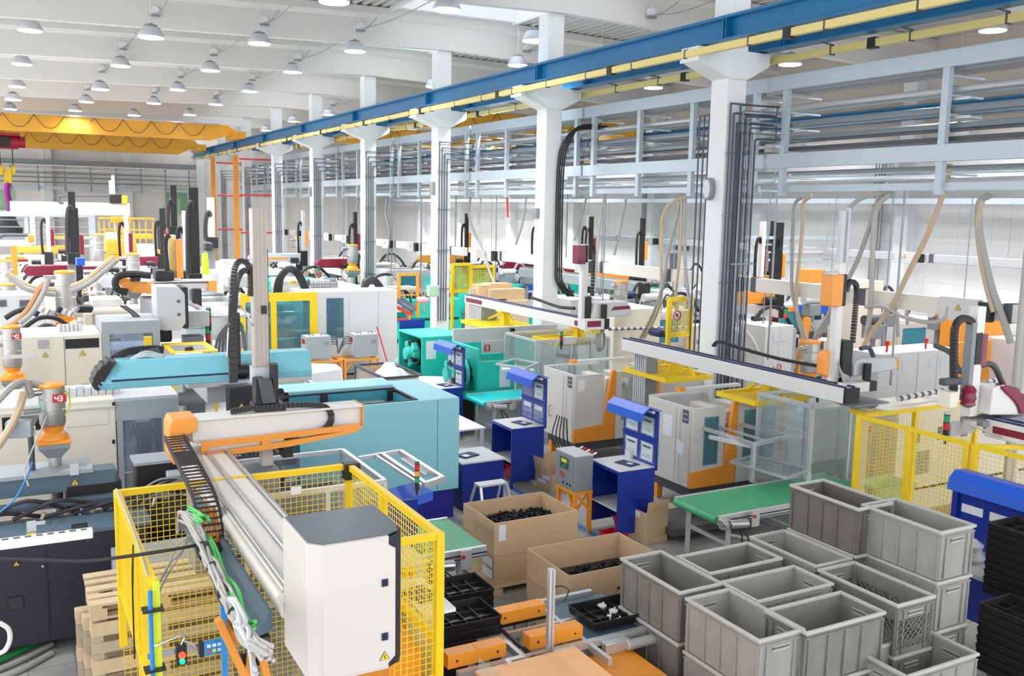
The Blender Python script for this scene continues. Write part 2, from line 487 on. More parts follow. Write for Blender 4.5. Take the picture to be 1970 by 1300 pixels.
# ---- roof lights: one glazed ridge per bay
for i in range(len(YS)-1):
    y0, y1 = YS[i]+0.5, YS[i+1]-0.5
    t = thing('roof_light', 'glazed ridge roof light over the column row, %s bay from the camera' % ('first second third fourth fifth sixth seventh eighth ninth'.split()[i]), 'skylight', (12.2, (y0+y1)/2, 10.75), 'roof lights over the column row')
    g = MB(); fr = MB(); r0, r1 = y0+1.2, y1-1.2
    A, B, C, D = (10.2,y0,10.75), (14.2,y0,10.75), (14.2,y1,10.75), (10.2,y1,10.75); R0, R1 = (12.2,r0,11.55), (12.2,r1,11.55)
    g.add([A,B,C,D,R0,R1], [(0,1,4),(1,2,5,4),(2,3,5),(3,0,4,5)])
    for k in range(8):
        f = k/7.0; yy = y0+(y1-y0)*f; ry = min(max(yy, r0), r1)
        fr.bar((10.2,yy,10.76), (12.2,ry,11.54), .05, .07); fr.bar((14.2,yy,10.76), (12.2,ry,11.54), .05, .07)
    for x in (11.2, 13.2):
        fr.bar((x, y0+.6, 11.15), (x, y1-.6, 11.15), .04, .05)
        for yy, rr in ((y0, r0), (y1, r1)): fr.bar((x, yy, 10.76), (12.2, rr, 11.52), .05, .06)
    fr.bar(R0, R1, .07, .08)
    part('glass', g, 'roof_glass', t, sm=False); part('glazing_bars', fr, 'mid_grey', t)

# ---- columns
def pipes_on(t, x, y, n, zt, z0=1.0):
    """wall pipes running up the near face, each a part"""
    for k in range(n):
        xx = x - 0.17 + 0.085*k; p = MB()
        zz = zt - 0.17*k
        p.tube([(xx, y, z0), (xx, y, zz-0.02), (xx, y, zz), (xx+0.02, y, zz), (CX+.95, y, zz), (CX+.97, y, zz-.02), (CX+.97, y, zz-.14)], .017, 6, raw=True)
        part('riser_pipe', p, 'pipe_dark', t, kind=None)
names = ['first', 'second', 'third', 'fourth', 'fifth', 'sixth', 'seventh', 'eighth', 'ninth', 'tenth']
for i, y in enumerate(YS[1:]):
    desc = ['white column cut off by the right edge behind the stacked trays', 'white concrete column nearest the camera with forked head and thick bundle of grey risers',
            'white concrete column with a black hose bundle down its right side', 'white concrete column with four dark risers ending above the turquoise press',
            'white concrete column just right of the tall bare steel mast', 'white concrete column behind the white press with blue windows',
            'white concrete column right of the two orange posts', 'white concrete column beside the right orange post',
            'white concrete column beside the left orange post'][i]
    if i == 0: continue
    t = thing('concrete_column', desc, 'column', (CX, y, 0), 'forked concrete columns down the middle of the hall')
    s = MB().box((CX-.23, y, 0), (CX+.23, y+.46, zb(CX)))
    part('shaft', s, 'white_paint', t, bevel=.02)
    h = MB().prism([(CX-.23, y-.02, 6.95), (CX+.23, y-.02, 6.95), (CX+.75, y-.02, 7.22), (CX+.75, y-.02, 7.46), (CX-.95, y-.02, 7.46), (CX-.95, y-.02, 7.22)], (0, .5, 0))
    part('crane_corbel', h, 'white_paint', t, bevel=.015)
    lip = MB().box((CX-.96, y-.03, 7.20), (CX-.94, y+.49, 7.26)); part('corbel_edge', lip, 'white_paint', t)
    if i >= 1:
        if i != 2:
            pipes_on(t, CX, y-.05, 4, 6.5)
            cl = MB()
            for z in (5.6, 4.45, 3.2, 2.0): cl.box((CX-.24, y-.055, z), (CX+.2, y-.02, z+.025))
            part('pipe_clamp', cl, 'pipe_grey', t)
        else:
            for k in range(4):
                xx = CX+.10+.06*k
                part('hose', MB().tube([(CX+1.5+.2*k, y-.1, 6.62-.03*k), (CX+.75, y-.12, 6.6-.03*k), (xx+.18, y-.1, 6.25), (xx, y-.06, 5.6), (xx, y-.06, 3.3), (xx+.05, y-.07, 2.7), (xx+.35, y-.15, 2.35)], .022, 7), 'black', t)
# the nearest column carries more pipes, a bulkhead lamp and side risers
y = YS[2]
tcol = [o for o in COL.objects if o.name.startswith('concrete_column') and abs(o.location.y-y) < .1][0]
for k in range(7):
    xx = CX+.0+.065*k
    part('riser_pipe', MB().tube([(xx, y-.12, .6), (xx, y-.12, 6.46-.1*k), (xx+.02, y-.12, 6.48-.1*k), (CX+.95+.03*k, y-.12, 6.5-.1*k)], .018, 6, raw=True), 'pipe_grey' if k % 2 else 'pipe_dark', tcol)
for k in range(3):
    yy = y+.62+.14*k
    part('side_riser', MB().tube([(CX-.1, yy, 1.6), (CX-.1, yy, 6.35), (CX+.3, yy, 6.4), (CX+.9, yy, 6.4)], .016, 6, raw=True), 'pipe_dark', tcol)
cl = MB().box((CX-.05, y-.15, 3.55), (CX+.5, y-.09, 3.58)); part('pipe_clamp', cl, 'pipe_grey', tcol)
bl = thing('bulkhead_lamp', 'oval grey bulkhead lamp on the side of the nearest white column', 'lamp', (CX-.24, y+.3, 4.75))
ov = MB(); ring = MB()
for q, (dx, m_) in enumerate(((0.10, ov),)):
    vs = [(CX-.24, y+.3+math.cos(a)*.11, 4.95+math.sin(a)*.21) for a in [2*math.pi*k/20 for k in range(20)]]
    m_.prism(vs, (-dx, 0, 0))
vs = [(CX-.34, y+.3+math.cos(a)*.085, 4.95+math.sin(a)*.17) for a in [2*math.pi*k/20 for k in range(20)]]
part('housing', ov, 'mid_grey', bl, bevel=.02); part('lens', MB().prism(vs, (-.03, 0, 0)), 'bag', bl)
yy4 = YS[4]
for k, (yy, xx, lab) in enumerate(((YS[6], CX-.24, 'small oval lamp on the left side of the column behind the white press'), (YS[4], CX-.24, 'small oval lamp halfway up the column with four dark risers'), (YS[3]+.1, CX-.24, 'grey switch box on the side of the column with the hose bundle'))):
    single('bulkhead_lamp' if k < 2 else 'switch_box', MB().box((xx-.1, yy+.1, 4.9-.6*(k == 2)), (xx, yy+.32, 5.3-.75*(k == 2))), 'mid_grey', lab, 'lamp' if k < 2 else 'switch box', bevel=.02)

# ---- crane runways
def runway(x, y0, y1, lab, sag):
    t = thing('crane_runway', lab, 'crane runway', (x, y0, 7.46))
    b = MB(); b.box((x-.15, y0, 7.48), (x+.15, y1, 7.51)); b.box((x-.012, y0, 7.48), (x+.012, y1, 7.86)); b.box((x-.16, y0, 7.84), (x+.16, y1, 7.88))
    part('runway_beam', b, 'crane_blue', t)
    st = MB()
    yy = y0+.2
    for y in YS:
        if y0 < y < y1: st.box((x-.15, y-.62, 7.5), (x+.15, y-.60, 7.85)); st.box((x-.15, y-.55, 7.5), (x+.15, y-.53, 7.85))
    part('stiffener', st, 'crane_blue', t)
    part('crane_rail', MB().box((x-.03, y0, 7.88), (x+.03, y1, 7.93)), 'mid_grey', t)
    return t
runway(11.28, 2, 65.5, 'long blue steel crane runway beam on the left arms of the columns', 0)
runway(12.62, 2, 65.5, 'blue crane runway beam behind the columns, partly hidden by them', 0)
runway(24.9, 2, 66, 'blue crane runway beam seen through the pipe racks near the far wall', 0)
def busbar(x, z, lab, y1=64):
    t = thing('conductor_rail', lab, 'conductor rail', (x, 2, z))
    part('rail', MB().box((x-.05, 2, z-.05), (x+.05, y1, z+.07)), 'rail_yellow', t)
    bk = MB(); jn = MB(); yy = 4.0; k = 0
    while yy < y1:
        bk.box((x-.055, yy, z-.07), (x+.055, yy+.03, z+.09)); bk.bar((x, yy, z+.1), (x+.28 if x < 12 else x-.28, yy, z+.12), .03, .02)
        if k % 3 == 1: jn.box((x-.065, yy+.7, z-.08), (x+.065, yy+.86, z+.1))
        yy += 1.65; k += 1
    part('hanger', bk, 'dark_grey', t); part('joint_cover', jn, 'black', t)
busbar(11.05, 7.33, 'long pale yellow conductor rail clipped under the left blue crane beam')
busbar(12.95, 7.36, 'yellow conductor rail on the far side of the columns')

# ---- travelling cranes
def crane(x0, x1, y, ztop, h, lab, hoist=None):
    t = thing('overhead_crane', lab, 'crane', (x1, y, ztop-h))
    g = MB().box((x0, y-.2, ztop-h), (x1-1.3, y+.2, ztop))
    g.hexa([(x1-1.3,y-.2,ztop-h),(x1,y-.2,ztop-.35),(x1,y+.2,ztop-.35),(x1-1.3,y+.2,ztop-h)], [(x1-1.3,y-.2,ztop),(x1-.5,y-.2,ztop),(x1-.5,y+.2,ztop),(x1-1.3,y+.2,ztop)])
    part('girder', g, 'girder_yellow', t)
    g.v = []; e = MB().box((x1-.35, y-1.6, ztop-.72), (x1+.1, y+1.2, ztop-.38)); part('end_carriage', e, 'girder_yellow', t)
    part('cable_track', MB().box((x0, y-.34, ztop-.02), (x1-.9, y-.28, ztop+.04)), 'steel', t)
    c = MB(); n = int((x1-1-x0)/1.3)
    for k in range(n):
        a = x0+k*1.3
        c.tube([(a, y-.33, ztop-.02), (a+.35, y-.34, ztop-.5), (a+.65, y-.34, ztop-.62), (a+.95, y-.34, ztop-.5), (a+1.3, y-.33, ztop-.02)], .014, 5, 4)
    part('festoon_cable', c, 'black', t)
    return t
crane(-5, 10.9, 50.5, 8.52, .80, 'nearer yellow crane girder spanning the left bay under the roof')
crane(-5, 10.9, 61.0, 8.40, .95, 'farther yellow crane girder just above the back wall rails')
crane(13.0, 24.6, 47.0, 8.55, .85, 'yellow crane girder in the right bay between the columns')
crane(13.0, 24.6, 35.5, 8.45, .75, 'yellow crane girder seen through the pipe rack in the right bay')
h = thing('hoist', 'red electric hoist with yellow hook block at the left edge', 'hoist', (.35, 55, 7.0))
a = PY(0, 272, 58); y = 58
part('drum', MB().cyl((-.6, y, a.z), (.9, y, a.z), .38, n=16), 'hoist_red', h)
part('motor', MB().cyl((.9, y, a.z), (1.25, y, a.z), .3, n=12).box((-.4, y-.5, a.z+.3), (1.0, y+.4, a.z+.45)), 'hoist_red', h)
part('control_box', MB().box((-.2, y-.45, a.z-.3), (.5, y-.38, a.z+.25)), 'black', h)
part('hook_block', MB().cyl((-.05, y, 6.1), (.1, y, 6.1), .3, n=12).cyl((.55, y, 6.1), (.7, y, 6.1), .3, n=12).box((.15, y-.15, 5.4), (.5, y+.15, 6.2)), 'yellow', h)
part('wire_rope', MB().cyl((.0, y, 6.2), (.0, y, 7.6), .03, n=5).cyl((.6, y, 6.2), (.6, y, 7.6), .03, n=5), 'black', h)
single('lifting_sling', MB().tube([(.3, y, 5.5), (.25, y, 4.9), (.33, y, 4.2), (.3, y, 3.75)], .16, 8), 'magenta', 'purple lifting sling hanging from the yellow hook block', 'sling')
single('suspended_load', MB().lathe((.15, y, 2.7), [(.75, 0), (.8, .25), (.55, .5), (.45, .9), (.2, 1.1)], 12), 'dark_grey', 'dark machine part hanging in the purple sling', 'load')
h2 = thing('hoist', 'red hoist trolley on the yellow girder in the right bay', 'hoist', (16, 46, 7.6))
p0 = PY(955, 218, 46.4); p1 = PY(1040, 218, 46.4)
part('drum', MB().cyl((p0.x, 46.4, p0.z), (p1.x, 46.4, p0.z), .38, n=14), 'hoist_red', h2)
part('frame', MB().box((p0.x-.2, 46.1, p0.z+.35), (p1.x+.2, 46.8, p0.z+.5)).cyl((p0.x+.5, 46.1, p0.z), (p0.x+.9, 46.1, p0.z), .25, n=10), 'hoist_red', h2)
sgn = thing('crane_sign', 'white sign with dark lettering on the yellow girder of the right bay', 'sign', PY(915, 208, 46.5))
q0, q1 = PY(893, 222, 46.5), PY(930, 197, 46.5)
part('panel', MB().box((q0.x, 46.5, q0.z), (q1.x, 46.55, q1.z)), 'white', sgn)
part('lettering', write(MB(), 'ASSNUST', (q0.x+.06, 46.49, q0.z+.36), (1,0,0), (0,0,1), .09, .2, .03), 'ink', sgn)

# ---- high bay lamps
lamp_proto = thing('high_bay_lamp', 'x', 'lamp', (0, 0, 0), 'high bay lamps under the roof')
part('shade', MB().lathe((0,0,0), [(.30, 0), (.305, .03), (.27, .11), (.20, .23), (.15, .25)], 20), 'lamp_shell', lamp_proto)
part('lens', MB().lathe((0,0,0), [(.02, -.02), (.28, -.015), (.29, -.001)], 20), 'lamp_lens', lamp_proto)
part('gear_housing', MB().lathe((0,0,0), [(.15, .25), (.14, .29), (.05, .31), (.02, .33)], 10), 'mid_grey', lamp_proto)
LP = [('left bay, nearest row', [(58,60),(291,73),(499,85),(683,100)]), ('left bay, front row cut by the frame', [(643,5),(860,20)]),
      ('left bay, second row', [(43,125),(232,128),(405,137),(563,140)]), ('left bay, third row', [(34,168),(193,173),(342,174),(480,177)]),
      ('left bay, fourth row', [(25,193),(166,197),(296,200),(415,202)]), ('left bay, fifth row above the yellow girder', [(20,211),(145,214),(258,223),(365,222)]),
      ('right bay, along the top right corner', [(1770,27),(1910,60)]), ('right bay, nearest above the pipe rack', [(1520,125),(1257,170)]),
      ('behind the long blue beam', [(1027,80),(996,127),(1155,155),(835,168),(633,222),(565,235)]), ('right bay, small and far', [(675,268),(745,258),(512,252),(840,240),(920,254),(826,268)])]
lamp_done = 0
names_ = 'first second third fourth fifth sixth seventh eighth'.split()
ordw = ['first', 'second', 'third', 'fourth', 'fifth', 'sixth']
for row, pts in LP:
    for k, (x, y) in enumerate(pts):
        z = 8.75
        p = PZ(x, y-1, z)
        if min(abs(p.y-q) for q in YS) < .6: p = PZ(x, y-1, 8.4)
        if p.y > 62: p = PZ(x, y-1, 8.0)
        if p.y > 62: p = PY(x, y-1, 60)
        lab = 'round high bay lamp, %s, %s from the left' % (row, ordw[k])
        if lamp_done == 0:
            lamp_base = dup(lamp_proto, (0,0,0)); lamp_proto.location = p; lamp_proto['label'] = lab
        else: lo_ = dup(lamp_base, p, label=lab)
        rod = part('suspension_rod', MB().cyl((0,0,.32),(0,0,max(.6, (zb(p.x)+1.07 if not 10.2 < p.x < 14.2 else zb(p.x)+.8)-p.z)),.005,n=4), 'white'); rod.parent = lamp_proto if lamp_done == 0 else lo_
        ld = bpy.data.lights.new('lamp_beam', 'SPOT'); ld.energy = 250 if abs(p.y-50.5) < 2.5 else 760 if p.y < 32 else 1050; ld.spot_size = math.radians(150); ld.spot_blend = 0.9; ld.shadow_soft_size = .28; ld.color = (.95, .96, 1)
        lo = bpy.data.objects.new('lamp_beam', ld); COL.objects.link(lo); lo.location = (p.x, p.y, p.z-.06)
        lamp_done += 1

for o in list(lamp_base.children_recursive)+[lamp_base]: bpy.data.objects.remove(o)
for k, (x_, y_) in enumerate([(22.5, 10.3+6.55*i) for i in range(8)]+[(-2.6, 10.3+6.55*i) for i in range(7)]):  # two lamp rows added to brighten the right wall and left side
    z_ = 8.6; lo_ = dup(lamp_proto, (x_, y_, z_), label='added round high bay lamp %s, %s from the camera' % ('near the right wall behind the racks' if k < 8 else 'of the row just left of the picture', names_[k if k < 8 else k-8]))
    ld = bpy.data.lights.new('lamp_beam', 'SPOT'); ld.energy = 700 if y_ < 30 else 1300; ld.spot_size = math.radians(150); ld.spot_blend = 0.9; ld.shadow_soft_size = .28; ld.color = (.95, .96, 1)
    lo = bpy.data.objects.new('lamp_beam', ld); COL.objects.link(lo); lo.location = (x_, y_, z_-.06)

# ---- small round ventilators on the roof beams with their drop rods
vp = thing('cable_gland', 'x', 'roof fitting', (0,0,0), 'round fittings with slack cables on the roof beams')
part('disc', MB().cyl((0,-.02,0), (0,-.10,0), .12, n=14), 'white', vp)
part('bracket', MB().box((-.12,-.14,-.14), (.12,-.02,-.09)), 'mid_grey', vp)
vd = 0
for k, (x, y, x2, y2) in enumerate([(297,22,322,0), (236,88,268,56), (410,100,470,70), (195,133,216,118), (346,143,384,125), (167,168,180,160), (297,174,323,163), (484,149,540,130), (416,180,453,170), (572,110,655,80), (692,52,830,2), (507,40,560,10), (1250,25,1378,0), (1012,92,1047,88), (640,198,690,188)]):
    yy = [26.7, 33.3, 39.9, 46.5]
    yb = min([q for q in YS if zb(6) < PY(x, y, q).z < zb(6)+1.0] or [26.7])
    p = PY(x, y, yb-.11)
    lab = 'round fitting with slack cable, %s' % ('at the top left edge|near the upper left lamp|right of the second upper left lamp|in the second lamp row|right of the second row lamp|in the third lamp row|third row, farther right|bright one near the tall white columns|bright one, farther and lower|bright one with a long cable left of a roof light|bright one with the longest cable under a roof light|at the top, left of the roof light|right of the second column, near the top|behind the second column|between two far columns').split('|')[k]
    if vd == 0: o = vp; vp.location = p; vp['label'] = lab
    else: o = dup(vp, p, label=lab)
    q = PZ(x2, y2, 9.55); mid = (p+q)/2; mid.z -= .12
    wire = part('cable', MB().tube([(0,-.12,-.08), tuple(mid-p), tuple(q-p)], .012, 5), 'mid_grey'); wire.parent = o
    vd += 1

# ---- pipe racks between the columns
def rack(i, x, lab, lev=True):
    y0, y1 = YS[i]+.5, YS[i+1]-.06
    if i == 1: y0 = 3.0
    t = thing('pipe_rack', lab, 'pipe rack', (x, (y0+y1)/2, 4.87))
    part('top_beam', MB().box((x, y0-.2, 6.82), (x+.12, y1+.25, 7.08)), 'galvanised', t)
    part('lower_beam', MB().box((x, y0-.2, 5.38), (x+.12, y1+.25, 5.64)), 'galvanised', t)
    part('bottom_channel', MB().box((x+.1, y0, 4.93), (x+.16, y1, 5.05)).box((x+.8, y0, 4.95), (x+.86, y1, 5.05)), 'galvanised', t)
    n = 4
    for k in range(n):
        yy = y0+.12+(y1-y0-.24)*k/(n-1)
        part('post', MB().box((x+.02, yy-.06, 4.86), (x+.12, yy+.06, 6.92)), 'galvanised', t)
        c = MB()
        for z in (6.72, 6.42, 6.12, 5.86, 5.5, 5.2, 4.98): c.box((x+.1, yy-.02, z-.03), (x+.95, yy+.02, z))
        part('cross_arm', c, 'galvanised', t)
    for k, (dx, z, r, m_) in enumerate([(.25, 6.5, .05, 'aluminium'), (.5, 6.46, .03, 'galvanised'), (.22, 6.19, .065, 'pipe_grey'), (.62, 6.2, .05, 'galvanised'), (.25, 5.94, .055, 'pipe_grey'),
                                        (.6, 5.92, .04, 'aluminium'), (.3, 5.3, .022, 'pipe_grey'), (.7, 5.28, .03, 'galvanised'), (.35, 5.12, .02, 'aluminium')]):
        part('pipe', MB().cyl((x+dx, y0-.22, z), (x+dx, y1+.27, z), r, n=8), m_, t)
    tr = MB(); tr.box((x+.2, y0, 6.78), (x+.75, y1, 6.79)); tr.box((x+.2, y0, 6.78), (x+.21, y1, 6.86)); tr.box((x+.74, y0, 6.78), (x+.75, y1, 6.86))
    part('cable_tray', tr, 'mid_grey', t)
    tb = MB(); tb.box((x+.2, y0, 5.70), (x+.65, y1, 5.71)); tb.box((x+.2, y0, 5.70), (x+.21, y1, 5.77)); tb.box((x+.2, y0, 5.84), (x+.22, y1, 5.86))
    part('lower_tray', tb, 'dark_grey', t)
    tags = MB()
    for k in range(n):
        yy = y0+.12+(y1-y0-.24)*k/(n-1)
        for z, dx in ((6.36, .12), (6.08, .16), (5.83, .16), (5.66, .18)): tags.box((x+dx+.05, yy-.34, z-.04), (x+dx+.06, yy-.08, z))
    part('pipe_label', tags, 'bag', t)
labs = [None, 'galvanised pipe rack filling the bay at the right edge', 'galvanised pipe rack between the nearest and second white columns', 'galvanised pipe rack between the second and third white columns',
        'galvanised pipe rack between the third and fourth white columns', 'galvanised pipe rack between the fourth and fifth white columns', 'galvanised pipe rack between the fifth and sixth white columns', 'galvanised pipe rack beside the right orange post', 'galvanised pipe rack beyond the orange posts']
for i in range(1, 9): rack(i, CX+1.0, labs[i])

# ---- second line of trays near the right wall and wall columns
for k, y in enumerate(YS[1:]):
    single('wall_column', MB().box((25.0, y, 0), (25.5, y+.5, 9.0)), 'white_paint', 'white pilaster against the right wall, %s from the camera' % names[k], 'column', 'pilasters of the right wall')
for k in range(8):
    y = 15+6.4*k
    t = thing('wall_pipe_group', 'bundle of grey pipes running down the right wall, %s from the camera' % names[k], 'pipes', (25.3, y, 1), 'pipe bundles on the right wall')
    for j in range(4): part('pipe', MB().cyl((25.3, y+.12*j, 1), (25.3, y+.12*j, 6.4), .025, n=6), 'pipe_grey', t)
for k, (z, lab) in enumerate(((6.3, 'upper long grey pipe tray along the right wall'), (5.6, 'middle long grey pipe tray along the right wall'), (4.9, 'lowest long grey pipe tray along the right wall'))):
    t = thing('wall_tray', lab, 'pipe tray', (24.6, 34, z))
    part('channel', MB().box((24.3, 3, z), (24.95, 66, z+.04)).box((24.3, 3, z), (24.33, 66, z+.16)), 'galvanised', t)
    part('pipe', MB().cyl((24.5, 3, z+.1), (24.5, 66, z+.1), .05, n=6), 'pipe_grey', t)
ft = struct('trim_2', MB().box((25.44, 2, 6.3), (25.5, 67, 10.6)), 'warm_panel')

# ---- back wall: columns, rails, window, sign
for k, (x, lab) in enumerate(((2.6, 'white pilaster on the back wall left of centre of the rails'), (7.3, 'white pilaster on the back wall under the yellow girder'), (11.9, 'white pilaster at the right end of the left bay back wall'), (17.5, 'white pilaster on the right bay back wall'), (22, 'white pilaster on the back wall near the right corner'))):
    single('back_column', MB().box((x-.25, 66.6, 0), (x+.25, 67, 9)), 'white_paint', lab, 'column', 'pilasters of the back wall')
bt = thing('back_pipe_rack', 'long dark grey pipe rack across the back wall of the left bay', 'pipe rack', (3, 66, 5.2))
part('channel', MB().box((-5, 65.9, 6.72), (11.5, 66.0, 7.05)), 'mid_grey', bt)
part('light_rail', MB().box((-5, 65.8, 6.66), (11.5, 65.85, 6.72)).box((-5, 65.8, 6.4), (11.5, 65.85, 6.45)), 'aluminium', bt)
for z in (6.22, 5.95, 5.65): part('pipe', MB().cyl((-5, 65.9, z), (11.5, 65.9, z), .045, n=6), 'pipe_grey', bt)
part('lower_channel', MB().box((-5, 65.9, 5.2), (11.5, 66.0, 5.38)), 'galvanised', bt)
for k in range(11):
    part('post', MB().box((-4+1.5*k, 65.85, 5.1), (-3.92+1.5*k, 65.95, 6.7)), 'mid_grey', bt)
gt = thing('pallet_gantry', 'blue grey steel gantry frame across the left bay before the back wall', 'gantry', (2, 55, 0))
q = PY(0, 411, 52); q2 = PY(178, 414, 52)
part('top_beam', MB().box((-4, 51.9, q.z-.12), (q2.x+.1, 52.2, q.z+.12)), 'galvanised', gt)
part('post', MB().box((q2.x-.2, 51.9, 0), (q2.x+.1, 52.2, q.z-.12)), 'galvanised', gt)
part('post', MB().box((.9, 51.95, 0), (1.05, 52.15, q.z-.12)), 'galvanised', gt)
for k, z in enumerate((3.55, 3.2, 2.85, 2.6)): part('cross_pipe', MB().cyl((-4, 52.0, z), (q2.x, 52.0, z), .035, n=6), 'pipe_grey', gt)
es = thing('exit_sign', 'green emergency exit sign on the back wall', 'sign', PY(313, 434, 66.9))
q = PY(313, 434, 66.9)
part('panel', MB().box((q.x-.36, 66.9, q.z-.08), (q.x+.36, 67.0, q.z+.08)), 'sign_green', es)
part('symbol', MB().box((q.x-.2, 66.88, q.z-.04), (q.x-.12, 66.9, q.z+.04)).box((q.x+.08, 66.88, q.z-.04), (q.x+.16, 66.9, q.z+.04)).box((q.x-.08, 66.88, q.z-.02), (q.x+.04, 66.9, q.z+.02)), 'white', es)
win = MB().box((PY(318,365,66.9).x, 66.9, PY(318,412,66.9).z), (PY(365,365,66.9).x, 66.95, PY(318,362,66.9).z))
o = struct('window_1', win, 'mint_pane')
o = struct('window_2', MB().box((-.6, 66.9, 3.9), (PY(26,360,66.9).x, 66.95, 5.1)), 'mint_pane')
for k, (x, ytop, lab) in enumerate(((410, 285, 'left orange steel post of the far access frame'), (454, 292, 'right orange steel post of the far access frame'))):
    p = PX(x, ytop, 11.1)
    single('orange_post', MB().box((10.95, p.y-.10, 0), (11.17, p.y+.10, 7.1 if k else 7.25)), 'post_orange', lab, 'post', 'orange posts before the far columns')
for k, (z, lab) in enumerate(((6.9, 'highest red pipe tie between the orange post and column'), (5.0, 'middle red pipe tie between orange post and column'), (3.0, 'lowest red pipe tie between orange post and column'))):
    single('tie_rod', MB().cyl((11.2, 57.5, z), (13, 57.5, z), .05, n=6).cyl((11.2, 51.4, z), (13, 51.4, z), .05, n=6), 'red_bright', lab, 'rod')
# ================================================================ SHARED BUILDERS
def warn(parent, c, s, face='y'):
    """yellow warning triangle on a near (-Y) or left (-X) face"""
    c = V(c); u = V((1,0,0)) if face == 'y' else V((0,-1,0)); n = V((0,-1,0)) if face == 'y' else V((-1,0,0))
    up = V((0,0,1))
    tri = [c-u*s/2, c+u*s/2, c+up*s*.86]
    k = part('warning_triangle', MB().prism(tri, n*.004), 'ink', parent)
    g = c+up*s*.29; tri2 = [g+(p-g)*.82 for p in tri]
    part('yellow_field', MB().prism([p+n*.004 for p in tri2], n*.003), 'yellow', k)
    g0 = g+n*.008
    part('bolt_mark', MB().bar(g0+up*s*.22, g0-u*s*.05, s*.06, .002, n).bar(g0-u*s*.05, g0+u*s*.05, s*.05, .002, n).bar(g0+u*s*.05, g0-up*s*.2, s*.06, .002, n), 'ink', k)
def plate(parent, text, c, s, face='y', bgm='red', fm='white'):
    c = V(c); u = V((1,0,0)) if face == 'y' else V((0,-1,0)); n = V((0,-1,0)) if face == 'y' else V((-1,0,0)); up = V((0,0,1))
    wd = s*(.35+.62*len(text))
    q = part('number_plate', MB().prism([c, c+u*wd, c+u*wd+up*s, c+up*s], n*.006), bgm, parent)
    part('digits', write(MB(), text, c+u*s*.25+up*s*.2+n*.008, u, up, s*.36, s*.6, s*.12), fm, q)
def hopper(x, y, zt, s, label, num=None, h=.62, cone=True, base=.5, group=None, lidm='orange'):
    """round steel loader on an orange throat and grey chute; zt is the top of the lid"""
    t = thing('material_hopper', label, 'hopper', (x, y, zt-(h+.75)*s), group)
    z = zt
    part('lid', MB().lathe((x,y,z-.04*s), [(.145*s,0),(.15*s,.02*s),(.13*s,.04*s)], 24), lidm, t)
    part('drum', MB().lathe((x,y,z-(.04+h)*s), [(.12*s,0),(.14*s,.03*s),(.14*s,h*s*.42),(.146*s,h*s*.43),(.14*s,h*s*.44),(.14*s,h*s*.70),(.146*s,h*s*.71),(.14*s,h*s*.72),(.14*s,h*s)], 24), 'hopper_steel', t)
    z -= (.04+h)*s
    if cone:
        part('throat', MB().lathe((x,y,z-.16*s), [(.155*s,0),(.15*s,.05*s),(.12*s,.08*s),(.10*s,.095*s),(.13*s,.16*s)], 24), 'orange', t)
        part('flange', MB().box((x-.18*s,y-.18*s,z-.195*s),(x+.18*s,y+.18*s,z-.16*s)), 'orange', t, bevel=.006)
        z2 = z-.195*s
        a = .165*s; b = .07*s
        part('chute', MB().box((x-a,y-a,z2-.05*s),(x+a,y+a,z2)).hexa([(x-b,y-b,z2-.18*s),(x+b,y-b,z2-.18*s),(x+b,y+b,z2-.18*s),(x-b,y+b,z2-.18*s)], [(x-a,y-a,z2-.05*s),(x+a,y-a,z2-.05*s),(x+a,y+a,z2-.05*s),(x-a,y+a,z2-.05*s)]), 'mid_grey', t)
        part('spigot', MB().cyl((x,y,z2-.18*s-base*s),(x,y,z2-.18*s),.075*s,n=12), 'hopper_steel', t)
    part('inlet', MB().cyl((x,y,zt-.1*s),(x-.28*s,y-.05,zt-.1*s),.035*s,n=10).cyl((x,y,zt-.3*s),(x-.3*s,y-.05,zt-.3*s),.03*s,n=10), 'steel', t)
    if num: plate(t, num, (x+.005*s, y-.142*s, zt-.2*s), .09*s)
    return t
def hose(pts, r, m, label, cat='hose', group=None, n=8, name='conveying_hose'):
    return single(name, MB().tube(pts, r, n), m, label, cat, group)
def tower(x, y, z, s, label, cols=('black','red','orange','green_light'), group=None, base=None):
    t = thing('signal_tower', label, 'signal light', (x, y, z), group)
    zz = z; part('stem', MB().cyl((x,y,z),(x,y,z+.08*s),.018*s,n=8).cyl((x,y,z+.08*s),(x,y,z+.2*s),.035*s,n=14), 'black', t); zz = z+.2*s
    for c in reversed(cols[1:]):
        part('lens', MB().cyl((x,y,zz),(x,y,zz+.085*s),.036*s,n=14), c, t, label={'red':'red lens','orange':'orange lens','green_light':'green lens'}.get(c)); zz += .085*s
        part('collar', MB().cyl((x,y,zz),(x,y,zz+.015*s),.038*s,n=14), 'black', t); zz += .015*s
    part('cap', MB().cyl((x,y,zz),(x,y,zz+.03*s),.036*s,n=14), 'robot_grey' if cols[0] == 'grey' else 'dark_grey', t)
    return t

